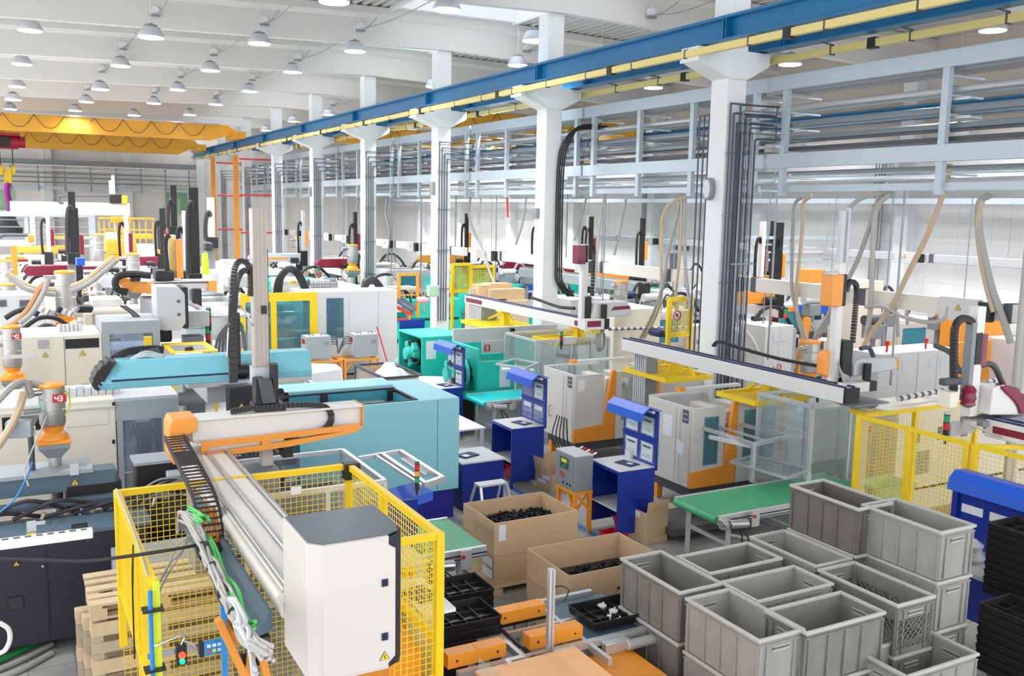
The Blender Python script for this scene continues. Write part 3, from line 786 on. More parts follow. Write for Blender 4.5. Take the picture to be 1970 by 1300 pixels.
# ================================================================ LEFT FOREGROUND: the near robot cell
# -- white and beige robot control cabinet
t = thing('robot_cabinet', 'large beige robot cabinet with chamfered corners, dark top and warning triangle', 'cabinet', (1.72, 5.23, 1.78))
zt, zl = 2.60, 1.78
body = [(1.420,5.010),(1.490,4.944),(1.891,4.944),(1.891,5.52),(1.420,5.52)]
part('body', MB().prism([(x,y,zl) for x,y in body], (0,0,zt-zl)), 'cabinet_beige', t, bevel=.005)
dark = [(1.891,4.952),(1.978,4.996),(2.012,5.06),(2.012,5.536),(1.891,5.536)]
part('dark_side', MB().prism([(x,y,zl) for x,y in dark], (0,0,zt-zl-.010)), 'charcoal', t, bevel=.005)
part('top_plate', MB().prism([(1.434,5.034,zt),(1.499,4.961,zt),(1.891,4.961,zt),(1.969,5.009,zt),(2.004,5.138,zt),(2.004,5.518,zt),(1.434,5.518,zt)], (0,0,.005)), 'cabinet_top', t)
part('door', MB().prism([(1.490,4.935,zl+.07),(1.490,4.935,zt),(1.813,4.935,zt),(1.930,4.935,zt-.078),(1.930,4.935,zl+.078),(1.865,4.935,zl+.018),(1.490,4.935,zl+.018)], (0,.010,0)), 'cabinet_beige', t, bevel=.003)
for z in (2.302, 1.970):
    lk = part('latch', MB().box((1.844,4.927,z),(1.881,4.936,z+.043)), 'navy', t); part('key_slot', MB().box((1.852,4.924,z+.009),(1.872,4.927,z+.030)), 'black', lk)
warn(t, (1.861,4.934,1.845), .065)
# -- main beam of the near robot
t = thing('gantry_robot', 'near gantry robot with cream main beam, orange and white cross arm and tall steel mast', 'robot', (1.6, 7.5, 0))
bm = t
part('main_beam', MB().box((1.42,5.56,1.93),(1.80,9.55,2.13)), 'beam_cream', t, bevel=.008)
part('beam_top_plate', MB().box((1.46,5.56,2.13),(1.585,9.5,2.14)).box((1.625,5.56,2.13),(1.755,9.5,2.14)), 'beam_cream', t)
for x, r in ((1.445,.018),(1.605,.02),(1.785,.018)):
    part('guide_rail', MB().cyl((x,5.56,2.15),(x,9.5,2.15),r,n=10), 'steel', t)
part('side_cover', MB().cyl((1.40,5.50,2.09),(1.40,8.2,2.09),.032,n=14), 'beam_cream', t)
part('cable_trough', MB().prism([(1.20,5.62,1.80),(1.37,5.62,1.84),(1.37,5.62,1.97),(1.35,5.62,1.97),(1.33,5.62,1.90),(1.21,5.62,1.86)], (0,2.5,0)), 'slate', t)
part('trough_end', MB().box((1.20,5.62,1.74),(1.36,6.6,1.80)), 'dark_grey', t)
part('beam_column', MB().box((1.45,8.9,.9),(1.75,9.3,1.93)), 'mid_grey', t)
part('support_column', MB().box((1.9,9.0,1.0),(2.3,9.4,1.9)), 'mid_grey', t)
# cross arm
ya, yb = 9.05, 9.33
xl, xr = 1.27, 3.17
part('cross_arm', MB().box((xl+.22,ya,2.23),(xr,yb,2.25)).box((xl+.22,ya,2.45),(xr,yb,2.47)).box((xl+.22,ya+.05,2.25),(xr,yb-.02,2.45)), 'robot_white', t, bevel=.004)
part('arm_end_cap', MB().prism([(xl,ya-.03,2.13),(xl+.03,ya-.03,2.06),(xl+.10,ya-.03,2.06),(xl+.12,ya-.03,2.32),(xl+.25,ya-.03,2.36),(xl+.25,ya-.03,2.49),(xl+.03,ya-.03,2.49),(xl,ya-.03,2.42)], (0,.36,0)), 'robot_orange', t, bevel=.01)
part('arm_tip_frame', MB().box((xr,ya-.005,2.23),(xr+.012,yb,2.475)), 'robot_orange', t)
w_ = MB()
w_.prism([(1.55,ya-.07,2.20),(1.55,ya-.07,2.26),(2.15,ya-.07,2.265),(3.12,ya-.07,2.29),(3.12,ya-.07,2.235),(2.15,ya-.07,2.215)], (0,.05,0))
w_.prism([(1.58,ya-.07,2.10),(1.58,ya-.07,2.155),(2.15,ya-.07,2.175),(3.1,ya-.07,2.24),(3.1,ya-.07,2.21),(2.4,ya-.07,2.13)], (0,.05,0))
w_.box((1.55,ya-.07,2.10),(1.62,ya-.02,2.24)); w_.box((2.12,ya-.07,2.13),(2.20,ya-.02,2.25))
part('orange_truss', w_, 'robot_orange', t)
part('carriage_plate', MB().box((1.60,ya-.02,2.155),(2.35,yb+.05,2.23)), 'aluminium', t)
ch = MB(); ch.wd = (0,1,0)
P = smooth([(1.86,ya+.10,2.50),(2.2,ya+.08,2.52),(2.62,ya+.06,2.51),(2.80,ya+.04,2.47),(2.85,ya+.02,2.36),(2.79,ya+.0,2.27),(2.70,ya-.0,2.24)], 10)
for a_, b_ in zip(P[:-1], P[1:]): ch.bar(a_, a_+(b_-a_)*.8, .05, .05)
part('arm_drag_chain', ch, 'rubber', t)
# big drag chain beside the beam: side plates, rungs and cables
cps = [(PX(318,833,1.28)), (PX(352,880,1.28)), (PX(383,930,1.28)), (PX(405,965,1.28))]
path = smooth([(1.31,9.0,2.33),(1.30,8.5,2.31),(1.29,7.95,2.28),(1.285,7.5,2.24),(1.285,7.25,2.16),(1.285,7.14,2.04),(1.285,7.13,1.92)], 12)
sp = MB(); sp2 = MB(); rg = MB(); cb_ = MB(); acc = 0; last = path[0]; hw = .085
for i in range(1, len(path)):
    sp.bar(path[i-1]+V((-hw,0,0)), path[i]+V((-hw,0,0)), .008, .06); sp2.bar(path[i-1]+V((hw,0,0)), path[i]+V((hw,0,0)), .008, .06)
    if (path[i]-last).length > .045:
        nrm = V((1,0,0)).cross((path[i]-path[i-1]).normalized()) * -1
        p = path[i]+nrm*.0; rg.bar(p+V((-hw,0,.028)), p+V((hw,0,.028)), .020, .010); last = path[i]
part('drag_chain_side', sp, 'rubber', t, sm=False); part('drag_chain_side', sp2, 'rubber', t, sm=False); part('drag_chain_rungs', rg, 'rubber', t)
for dx in (-.045, 0, .045): part('orange_cable', MB().tube([p+V((dx,0,-.005)) for p in path[-26:]], .013, 6, raw=True), 'amber', t)
part('chain_bracket', MB().box((1.17,6.98,1.86),(1.40,7.16,1.93)), 'black', t)
# mast
my = 9.42
xm = PY(500,600,my).x; zmt = PY(500,401,my).z
mast = part('mast', MB().box((xm-.07,my-.05,2.0),(xm+.07,my+.09,zmt)), 'mast_tan', t, label='tall bare steel mast')
part('mast_groove', MB().box((xm-.055,my-.054,2.7),(xm-.03,my-.05,zmt)).box((xm-.006,my-.054,2.7),(xm+.008,my-.05,zmt)).box((xm+.035,my-.054,2.7),(xm+.05,my-.05,zmt)), 'hose_grey', mast)
part('mast_rail', MB().box((xm+.072,my-.02,2.6),(xm+.085,my+.04,zmt-.4)), 'dark_grey', mast)
part('mast_sensor', MB().box((xm+.0,my-.08,3.42),(xm+.05,my-.054,3.50)), 'black', mast)
part('mast_foot', MB().box((xm-.09,my-.09,2.72),(xm+.09,my+.1,2.88)), 'robot_grey', t)
part('carriage', MB().box((xm-.13,my-.30,2.47),(xm+.17,my-.05,2.54)).box((xm-.12,my-.28,2.54),(xm-.02,my-.12,2.80)).box((xm+.06,my-.22,2.54),(xm+.12,my-.1,2.92)), 'black', t, bevel=.008)
part('carriage_motor', MB().hexa([(xm-.06,my-.34,2.56),(xm+.07,my-.34,2.56),(xm+.07,my-.24,2.56),(xm-.06,my-.24,2.56)],[(xm-.10,my-.34,2.80),(xm+.02,my-.34,2.80),(xm+.02,my-.24,2.80),(xm-.10,my-.24,2.80)]), 'dark_grey', t, bevel=.01)
part('lower_mast', MB().box((xm-.055,my-.22,1.72),(xm+.055,my-.10,2.12)), 'cabinet_beige', t, bevel=.005)
part('mast_flange', MB().box((xm-.07,my-.24,2.10),(xm+.09,my-.08,2.16)), 'aluminium', t)
part('wrist_motor', MB().cyl((xm-.02,my-.26,2.16),(xm+.22,my-.3,2.08),.05,n=12).box((xm+.12,my-.36,2.0),(xm+.22,my-.22,2.12)).box((xm+.16,my-.32,2.12),(xm+.24,my-.24,2.2)), 'black', t)
part('gripper', MB().hexa([(xm+.0,my-.3,1.60),(xm+.08,my-.3,1.60),(xm+.08,my-.2,1.60),(xm+.0,my-.2,1.60)],[(xm+.09,my-.3,1.78),(xm+.17,my-.3,1.78),(xm+.17,my-.2,1.78),(xm+.09,my-.2,1.78)]), 'black', t)
# mast drag chain loops
for k, (dx, top) in enumerate(((-.0, 0), (-.03, .16))):
    lp = [PY(452,735,my), PY(450,640,my), PY(452,575,my), PY(458,535-20*k,my), PY(472,520-18*k,my), PY(486,535-18*k,my), PY(488,570,my)]
    c = MB(); PP = smooth(lp, 8)
    for a_, b_ in zip(PP[:-1], PP[1:]): c.bar(a_+V((dx,0,0)), a_+V((dx,0,0))+(b_-a_)*.85, .05, .05)
    part('mast_drag_chain', c, 'rubber', t)
part('guide_hook', MB().tube([(xm-.08,my-.02,3.3),(xm-.2,my,3.5),(xm-.3,my,3.3),(xm-.33,my,3.0)], .012, 6), 'steel', t)
# bundles of cable hanging from the chain end
random.seed(3)
def px(x, y, X): return PX(x, y, X)
for nm, m_, cnt, off, lab in (('grey_cable','cable_grey',15,0,'thick bundle of beige cables tied along the beam'), ('green_cable','green_cable',7,1,'bright green cables tied along the beam')):
    b = thing('cable_bundle', lab+(' of the near robot' if off == 0 else ', right of the beige ones'), 'cables', (1.2, 6.6, 1.5))
    for k in range(cnt):
        j = lambda s=.036: V((random.uniform(-s,s), random.uniform(-s,s), random.uniform(-s,s)))
        if off == 0: ctr = [px(350,1015,1.12), px(352,992,1.12), px(372,1005,1.12), px(390,1050,1.1), px(408,1090,1.1), px(432,1140,1.1), px(452,1185,1.1), px(478,1225,1.08), px(515,1262,1.08)]
        else: ctr = [px(392,992,1.16), px(362,982,1.16), px(378,1010,1.16), px(400,1050,1.15), px(425,1100,1.15), px(450,1145,1.15), px(468,1190,1.15), px(486,1210,1.15)]
        part(nm, MB().tube([p+j() for p in ctr], .0115, 6, 5), m_, b)
    if off == 0:
        for q in range(3):
            part('looped_cable', MB().tube([px(365,1030,1.1)+j(), px(345,1060,1.05)+j(), px(320,1095,.95)+j(), px(300,1130,.78)+j(), px(298,1180,.76)+j(), px(298,1235,.76)+j(.01), px(315,1245,.8)], .008, 6, 5), 'cable_grey', b)
        for q in range(4):
            part('looped_cable', MB().tube([px(440+4*q,1150,1.08), px(455+3*q,1185,1.06)+j(), px(452+6*q,1205,1.05), px(470,1215,1.05)+j(), px(480,1245,1.05), px(500,1290,1.05)+j()], .012, 6, 5), 'robot_grey', b)
        for q, (x, y) in enumerate(((392,1052),(410,1092),(432,1140),(452,1180))):
            p = px(x, y, 1.1); part('cable_tie', MB().cyl(p-V((.0,.004,0)), p+V((0,.006,-.004)), .045, n=10), 'black', b)
hose([PY(-20,1074,6.3),PY(60,1076,6.3),PY(160,1079,6.3),PY(230,1072,6.3),PY(330,1057,6.4),PY(385,1046,6.6),PY(392,1036,6.7),PY(372,1025,6.8)], .012, 'rubber', 'black cable drooping across the lower left in front of the fence', 'cable', name='cable')

# -- yellow mesh fence of the near cell
t = thing('safety_fence', 'yellow mesh safety fence around the near robot cell', 'fence', (1.7, 7.0, .1))
zt = 2.15; X0, X1, Y0, Y1 = .72, 2.70, 6.03, 8.08
for n_, (x, y, z0) in (('left_far_post',(X0,Y1,.80)),('right_far_post',(X1,Y1,.1)),('near_left_post',(X0+.02,Y0,.1)),('near_right_post',(X1,Y0,.1)),('middle_post',(X1,7.2,.1))):
    hw_ = .03 if n_ != 'near_left_post' else .02
    part('post', MB().box((x-hw_,y-hw_,z0),(x+hw_,y+hw_,zt if n_ != 'near_left_post' else zt-.02)), 'safety_yellow' if hw_ > .025 else 'lime', t, bevel=.004)
part('post', MB().box((X0-.02,6.75,1.0),(X0+.02,6.81,zt)), 'safety_yellow', t)
part('top_rail', MB().box((X0,Y1-.025,zt-.05),(X1,Y1+.025,zt)), 'safety_yellow', t)
part('top_rail', MB().box((X0-.02,Y0,zt-.05),(X0+.02,Y1,zt)), 'safety_yellow', t)
part('top_rail', MB().box((X1-.025,Y0,zt-.05),(X1+.025,Y1,zt)), 'safety_yellow', t)
part('top_rail', MB().box((2.35,Y0-.02,zt-.05),(X1,Y0+.02,zt)), 'safety_yellow', t)
part('bottom_rail', MB().box((X0-.02,Y0,1.28),(X0+.02,Y1,1.33)), 'safety_yellow', t)
part('bottom_rail', MB().box((X1-.02,Y0,1.28),(X1+.02,Y1,1.33)), 'safety_yellow', t)
part('bottom_rail', MB().box((X0,Y1-.02,.1),(X1,Y1+.02,.15)), 'safety_yellow', t)
part('mesh_panel', MB().mesh_panel((X0,Y1,.15),(X1-X0,0,0),(0,0,zt-.2),.05,.05,.005), 'mesh_yellow', t, sm=False)
part('mesh_panel', MB().mesh_panel((X0,Y0,1.33),(0,Y1-Y0,0),(0,0,zt-1.38),.045,.045,.0038), 'mesh_yellow', t, sm=False)
part('mesh_panel', MB().mesh_panel((X1,Y0,.9),(0,Y1-Y0,0),(0,0,zt-.95),.05,.05,.0045), 'mesh_yellow', t, sm=False)
part('mesh_panel', MB().mesh_panel((2.35,Y0,.9),(X1-2.35,0,0),(0,0,zt-.95),.05,.05,.0045), 'mesh_yellow', t, sm=False)
part('corner_switch', MB().box((X1-.06,Y1-.07,zt-.14),(X1+.09,Y1+.04,zt+.01)), 'black', t, bevel=.008)
part('rail_cable', MB().tube([(X0-.01,Y1,zt+.012),(X0-.005,7.4,zt+.012),(X0-.01,6.7,zt+.014),(X0-.02,6.08,zt)], .008, 6), 'cable_grey', t)
part('blue_tube', MB().tube([(X0-.022,Y0-.035,.6),(X0-.022,Y0-.035,1.9),(X0-.02,Y0-.035,2.08)], .014, 8), 'sky_cloth', t)
for z in (1.95, 1.55): part('cable_tie', MB().box((X0-.07,Y0-.07,z),(X0+.055,Y0+.03,z+.008)), 'black', t)
part('drip_cable', MB().tube([(X0+.0,7.0,zt),(X0-.025,6.95,1.8),(X0-.03,6.95,1.2)], .006, 5), 'black', t)
part('fence_label', MB().box((2.15,Y1-.03,1.93),(2.24,Y1-.02,2.0)), 'white', t)
bx = thing('push_button_box', 'small black button box with red and green buttons on the fence', 'button box', PZ(352,1290,1.32))
c = PY(350,1262,6.0)
part('housing', MB().box((c.x-.032,c.y,c.z-.06),(c.x+.032,c.y+.05,c.z+.07)), 'black', bx, bevel=.006)
part('red_button', MB().cyl((c.x,c.y,c.z+.01),(c.x,c.y-.02,c.z+.01),.022,n=14), 'led_red', bx, label='red button')
part('green_button', MB().cyl((c.x,c.y,c.z-.03),(c.x,c.y-.02,c.z-.03),.016,n=14), 'led_green', bx, label='lit green button')
part('conduit', MB().tube([(c.x,c.y+.02,c.z+.07),(c.x+.02,c.y+.02,c.z+.13),(c.x-.1,c.y,c.z+.12),(c.x-.17,c.y,c.z+.1)], .007, 6), 'steel', bx)
part('conduit', MB().tube([(c.x+.02,c.y+.02,c.z+.09),(c.x+.08,c.y,c.z+.06),(c.x+.11,c.y,c.z-.02),(c.x+.2,c.y+.02,c.z-.04)], .007, 6), 'cable_grey', bx)
part('fixing_strip', MB().box((c.x-.2,c.y+.05,c.z+.0),(c.x+.26,c.y+.056,c.z+.035)), 'steel', bx)
kp = thing('keypad', 'small blue keypad with six keys hanging beside the blue post', 'keypad', PY(410,1262,5.95))
c = PY(409,1246,5.95)
part('housing', MB().box((c.x-.07,c.y,c.z-.045),(c.x+.07,c.y+.04,c.z+.04)), 'sky_cloth', kp, bevel=.004)
part('left_edge', MB().box((c.x-.08,c.y-.002,c.z-.05),(c.x-.055,c.y+.04,c.z+.045)), 'black', kp)
for i in range(3):
    for j in range(2):
        part('key', MB().box((c.x-.035+.034*i,c.y-.004,c.z-.028+.036*j),(c.x-.013+.034*i,c.y,c.z-.008+.036*j)), ['red_bright','lime','white'][i] if j == 0 else 'white', kp)
single('blue_post', MB().box((PY(430,1200,5.9).x-.016,5.88,.3),(PY(430,1200,5.9).x+.016,5.91,PY(430,1165,5.9).z)), 'sky_cloth', 'thin blue post beside the blue keypad', 'post')
# orange tilted frame under the near robot
t = thing('tilted_frame', 'orange tilted steel frame under the near cabinet at the bottom edge', 'frame', (1.3, 5.9, .9))
pp = [PY(414,1190,5.9), PY(430,1180,5.9), PY(500,1300,5.9), PY(470,1310,5.9)]
fr = MB().bar(PY(420,1190,5.9), PY(470,1300,5.9), .05, .05).bar(PY(440,1165,6.0), PY(452,1230,6.0), .06, .05).bar(PY(452,1230,6.0), PY(520,1240,6.0), .05, .05).bar(PY(425,1190,5.95), PY(455,1235,5.95), .05, .05).bar(PY(485,1240,6.0),PY(480,1310,6.0),.05,.05).bar(PY(500,1245,6.0),PY(515,1310,6.0),.05,.05)
part('frame', fr, 'robot_orange', t, bevel=.004)
part('cylinder', MB().cyl(PY(462,1268,6.1), PY(500,1268,6.1), .04, n=12), 'black', t)

# -- wooden pallets behind the fence
def pallet(t, o, ux, uy, uz, L=1.2, W=.8, mdeck='wood_old'):
    """pallet with its deck facing along uz, boards along ux"""
    o, ux, uy, uz = V(o), V(ux), V(uy), V(uz)
    def bx(mb, a0,a1,b0,b1,c0,c1):
        pts = [o+ux*a+uy*b+uz*c for c in (c0,c1) for a,b in ((a0,b0),(a1,b0),(a1,b1),(a0,b1))]
        mb.hexa(pts[:4], pts[4:])
    for k, (b, wd) in enumerate(((0,.12),(.16,.09),(.34,.12),(.53,.09),(.68,.12))):
        m_ = MB(); bx(m_, 0, L, b, b+wd, .122, .144); part('deck_board', m_, mdeck if k % 2 else 'wood', t)
    m_ = MB()
    for a in (0, L/2-.05, L-.1): bx(m_, a, a+.1, 0, W, .10, .122)
    part('stringer', m_, mdeck, t)
    m_ = MB()
    for a in (0, L/2-.07, L-.14):
        for b in (0, W/2-.05, W-.1): bx(m_, a, a+.14, b, b+.1, .022, .10)
    part('block', m_, 'wood', t, kind=None)
    m_ = MB()
    for b in (0, W/2-.05, W-.1): bx(m_, 0, L, b, b+.1, 0, .022)
    part('bottom_board', m_, mdeck, t)
for k in range(3):
    t = thing('wooden_pallet', ['worn pallet standing on edge nearest the fence, deck boards facing out', 'pallet standing on edge second in the row behind the fence', 'pallet standing on edge at the back of the row behind the fence'][k], 'pallet', (1.1, 8.5+.17*k, .02), 'pallets behind the fence')
    pallet(t, (.50-.05*k, 8.62+.17*k, .02), (1,0,0), (0,.10,.995), (0,-.995,.10))
t = thing('wooden_pallet', 'pale new pallet on top of the pallets behind the fence', 'pallet', (1.1, 8.95, .84), 'pallets behind the fence')
pallet(t, (.50, 8.55, .86), (1,0,0), (0,1,0), (0,0,1), 1.2, .5, 'wood')
# ================================================================ LEFT MACHINES
# -- dark injection unit with the hopper 43
t = thing('injection_machine', 'dark blue injection machine at the lower left with long light cyan clamp housing', 'machine', (1.5, 10.8, 0))
MC = t
part('control_cabinet', MB().box((-1.5,9.98,.12),(1.17,10.5,1.20)), 'charcoal', t, bevel=.008)
part('cabinet_lid', MB().box((-1.5,9.95,1.20),(1.2,10.52,1.235)), 'slate', t)
xs = PY(90,1100,9.97).x
part('cabinet_seam', MB().box((xs-.008,9.972,.15),(xs+.008,9.98,1.18)), 'black', t)
for (a,b),(c_,d_) in (((15,1145),(45,1173)),((138,1005),(168,1018))):
    p, q = PY(a,d_,9.97), PY(c_,b,9.97)
    v = part('vent', MB().box((p.x,9.97,p.z),(q.x,9.98,q.z)), 'black', t); sl = MB(); k = p.z+.01
    while k < q.z-.01: sl.box((p.x+.01,9.963,k),(q.x-.01,9.97,k+.006)); k += .018
    part('louvre', sl, 'dark_grey', v)
p, q = PY(52,1023,9.97), PY(69,1001,9.97); lb = part('notice', MB().box((p.x,9.968,p.z),(q.x,9.974,q.z)), 'bag', t)
p, q = PY(69,1010,9.97), PY(87,1001,9.97); part('notice', MB().box((p.x,9.968,p.z),(q.x,9.974,q.z)), 'bag', t)
p, q = PY(51,1032,9.97), PY(69,1023,9.97); part('orange_plate', MB().box((p.x,9.968,p.z),(q.x,9.974,q.z)), 'yellow', t)
p = PY(32,1088,9.965); warn(t, p, .055)
p = PY(82,1089,9.96); part('lock', MB().cyl((p.x,9.975,p.z),(p.x,9.955,p.z),.012,n=12), 'steel', t)
part('side_box', MB().hexa([(.80,9.55,.12),(1.75,9.55,.12),(1.75,9.95,.12),(.80,9.95,.12)],[(.80,9.62,.86),(1.75,9.62,.86),(1.75,9.95,1.02),(.80,9.95,1.02)]), 'grey_panel', t, bevel=.01)
p = PY(169,1040,9.6); part('side_latch', MB().box((p.x-.012,9.60,p.z-.06),(p.x+.012,9.63,p.z)), 'black', t)
part('bed', MB().box((-1.5,10.55,.15),(3.6,11.5,.95)), 'black_matt', t)
part('slide_rail', MB().box((-1.5,10.75,1.42),(.95,11.0,1.62)).box((-1.5,10.60,1.30),(.98,10.75,1.36)), 'slate', t, bevel=.006)
part('slide_top', MB().box((-1.5,10.7,1.62),(.72,11.2,1.66)), 'grey_panel', t)
part('injection_block', MB().box((.45,10.75,1.20),(1.0,11.2,1.48)).box((1.15,10.7,1.30),(1.95,11.05,1.64)), 'black', t, bevel=.01)
part('top_cover', MB().box((1.13,10.68,1.64),(1.98,11.08,1.67)), 'grey_panel', t)
part('servo_motor', MB().cyl((1.45,10.62,1.5),(1.78,10.62,1.5),.07,n=14).box((1.5,10.52,1.36),(1.8,10.7,1.46)), 'aluminium', t, bevel=.006)
p = PY(143,903,10.69); part('notice', MB().box((p.x-.04,10.69,p.z-.06),(p.x+.04,10.70,p.z+.06)), 'bag', t)
warn(t, (p.x-.0,10.69,p.z-.17), .08)
xg0, xg1 = 1.98, 2.75
g = MB()
for k in range(20):
    x = xg0+(xg1-xg0)*k/19; g.v += []
    for j in range(12):
        a, b = 2*math.pi*j/12, 2*math.pi*(j+1)/12
        g.bar((x,10.85+.13*math.cos(a),1.50+.13*math.sin(a)),(x,10.85+.13*math.cos(b),1.50+.13*math.sin(b)),.008)
for j in range(16):
    a = 2*math.pi*j/16; g.bar((xg0,10.85+.13*math.cos(a),1.50+.13*math.sin(a)),(xg1,10.85+.13*math.cos(a),1.50+.13*math.sin(a)),.008)
part('barrel_guard', g, 'dark_grey', t, sm=False)
part('barrel', MB().cyl((xg0-.2,10.85,1.50),(xg1+.2,10.85,1.50),.085,n=14), 'black_matt', t)
part('piston_rod', MB().cyl((1.9,10.62,1.30),(2.9,10.62,1.30),.035,n=12), 'steel', t)
part('blue_base', MB().box((1.85,10.7,.6),(2.9,10.9,1.22)), 'machine_blue', t)
part('manifold', MB().box((.9,10.55,.95),(1.7,10.75,1.22)).box((1.05,10.52,1.22),(1.3,10.7,1.32)), 'dark_grey', t)
random.seed(8)
for k in range(9):
    a = V((-.9+.28*k, 10.5, 1.24+.05*random.random())); b = V((-.1+.30*k, 10.62, 1.22+.08*random.random())); m_ = (a+b)/2+V((0,-.1,.22*random.random()+.05))
    part('black_hose', MB().tube([a, m_, b], .022, 7), 'rubber', t)
for k in range(4):
    part('loop_hose', MB().tube([(1.0+.05*k,10.5,1.28),(1.35+.05*k,10.46,1.52-.03*k),(1.68+.04*k,10.44,1.46-.02*k),(1.80+.03*k,10.45,1.20),(1.66,10.5,1.02)], .012, 6), 'mid_grey', t)
for k in range(12):
    x = .2+.12*k; part('fitting', MB().cyl((x,10.5+.03*(k%3),1.22),(x+.03,10.5,1.30+.02*(k%2)),.022,n=8), 'steel' if k % 2 else 'hose_tan', t)
# clamp housing, light cyan
A, B_ = 3.35, 5.67
Yn, Yf, zc = 12.0, 13.6, 1.80
part('clamp_front', MB().box((A,Yn,.45),(B_,Yn+.06,zc)), 'cyan_paint', t, bevel=.004)
part('clamp_side', MB().box((B_-.06,Yn+.061,.45),(B_-.001,Yf,zc-.001)), 'cyan_paint', t)
part('clamp_deck', MB().box((B_-.62,Yn+.055,zc-.05),(B_-.002,Yf-.05,zc+.002)), 'cyan_paint', t)
part('clamp_back', MB().box((A,Yf-.06,.45),(B_,Yf,zc)), 'cyan_paint', t)
part('raised_hood', MB().hexa([(A,Yf-.58,zc+.0),(B_-.62,Yf-.58,zc+.0),(B_-.62,Yf-.12,zc+.02),(A,Yf-.12,zc+.02)],[(A,Yf-.58,zc+.06),(B_-.62,Yf-.58,zc+.06),(B_-.62,Yf-.12,zc+.09),(A,Yf-.12,zc+.09)]), 'cyan_paint', t, bevel=.01)
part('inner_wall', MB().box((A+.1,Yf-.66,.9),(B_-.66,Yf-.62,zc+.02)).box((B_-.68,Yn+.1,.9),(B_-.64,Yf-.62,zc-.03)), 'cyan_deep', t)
part('opening_trim', MB().box((A+.1,Yn+.06,zc-.02),(B_-.62,Yn+.09,zc+.012)).box((B_-.66,Yn+.06,zc-.02),(B_-.62,Yf-.6,zc+.015)).box((A+.1,Yf-.66,zc+.0),(B_-.62,Yf-.62,zc+.025)), 'black', t)
part('inner_post', MB().box((A+.55,Yf-.7,.9),(A+.65,Yf-.66,zc)).box((B_-.75,Yf-.72,.9),(B_-.66,Yf-.66,zc)), 'black', t)
part('platen', MB().box((A+.9,Yn+.5,.8),(A+1.5,Yn+1.2,1.66)), 'grey_panel', t, bevel=.02)
part('tie_bar', MB().cyl((A+.2,Yn+.45,1.5),(B_-.8,Yn+.45,1.5),.05,n=12).cyl((A+.2,Yn+1.1,1.5),(B_-.8,Yn+1.1,1.5),.05,n=12), 'steel', t)
part('clamp_base', MB().box((A,Yn+.06,0),(B_-.05,Yf-.1,.45)), 'machine_blue', t)
sm_ = MB().box((PY(842,800,Yn).x-.004,Yn-.003,.47),(PY(842,800,Yn).x+.004,Yn,zc-.02)); part('panel_seam', sm_, 'cyan_deep', t)
part('teal_box', MB().box((2.55,11.5,.9),(3.1,11.9,1.62)), 'cyan_deep', t)
for k in range(6): part('coolant_tube', MB().tube([(2.62+.07*k,11.48,1.6),(2.6+.07*k,11.42,1.3),(2.62+.07*k,11.44,.9)], .018, 6), 'hose_grey', t)
for k in range(3): part('loop_hose', MB().tube([(2.5+.05*k,11.3,1.75),(2.45+.05*k,11.2,1.68),(2.42+.06*k,11.2,1.4),(2.45+.06*k,11.2,1.1)], .022, 7), 'black', t)
hopper(PY(101,800,11.0).x, 11.0, PY(100,737,11.0).z, .93, 'steel hopper with orange lid and red plate 43 above the dark machine', '43', h=.45)
hp = thing('loader_unit', 'small clear loader cone with grey control box left of hopper 43', 'loader', (.35,10.9,1.6))
c = PY(57,800,10.9)
part('cone', MB().lathe((c.x,10.9,c.z-.12), [(.03,0),(.11,.14),(.11,.30)], 14), 'frosted_pane', hp)
part('pipe', MB().cyl((c.x,10.9,1.64),(c.x,10.9,c.z-.1),.03,n=10), 'dark_grey', hp)
part('tee', MB().cyl((c.x+.02,10.9,c.z+.2),(c.x-.02,10.88,c.z+.38),.045,n=10).cyl((c.x-.05,10.9,c.z+.24),(c.x+.25,10.95,c.z+.24),.028,n=10), 'steel', hp)
c2 = PY(38,825,10.75); part('control_box', MB().cbox((c2.x,10.75,c2.z-.08),(.24,.16,.17),-.2), 'grey_panel', hp, bevel=.01)
part('clamp', MB().box((c.x-.05,10.85,c.z-.2),(c.x+.05,10.95,c.z-.12)), 'steel', hp)
hose([PY(-30,800,10.6),PY(10,755,10.7),PY(35,737,10.8),PY(60,738,10.95),PY(82,742,11.0)], .04, 'hose_grey', 'thick grey ribbed hose entering hopper 43 from the left')
hose([PY(46,755,10.8),PY(35,790,10.7),PY(15,830,10.6),PY(-20,880,10.5)], .04, 'hose_tan', 'tan ribbed hose dropping from the clear loader at the left edge')
hose([PY(118,745,11.0),PY(132,760,10.95),PY(133,785,10.95),PY(120,805,10.95)], .008, 'lime', 'thin yellow air line beside hopper 43', 'hose', name='air_line')
hose([PY(55,935,10.3),PY(48,905,10.4),PY(60,870,10.5),PY(82,820,10.6),PY(90,800,10.8)], .008, 'cable_grey', 'thin grey cable hanging left of hopper 43', 'cable', name='cable')
hose([PY(0,985,9.9),PY(28,960,9.9),PY(48,925,10.1),PY(62,890,10.4)], .009, 'sky_cloth', 'thin blue air line drooping over the dark machine', 'hose', name='air_line')
# slotted white strut
t = thing('slotted_strut', 'white slotted steel strut reaching in from the left edge', 'strut', (0.3,7.2,1.9))
a_, b_ = PY(-40,1052,7.2), PY(178,1024,7.2)
part('channel', MB().bar(a_, b_, .08, .06), 'white', t, bevel=.003)
sl = MB()
for k in range(9):
    p = a_+(b_-a_)*(.12+.1*k); sl.box((p.x-.02,p.y-.012,p.z+.028),(p.x+.02,p.y+.012,p.z+.034))
part('slot_row', sl, 'ink', t)
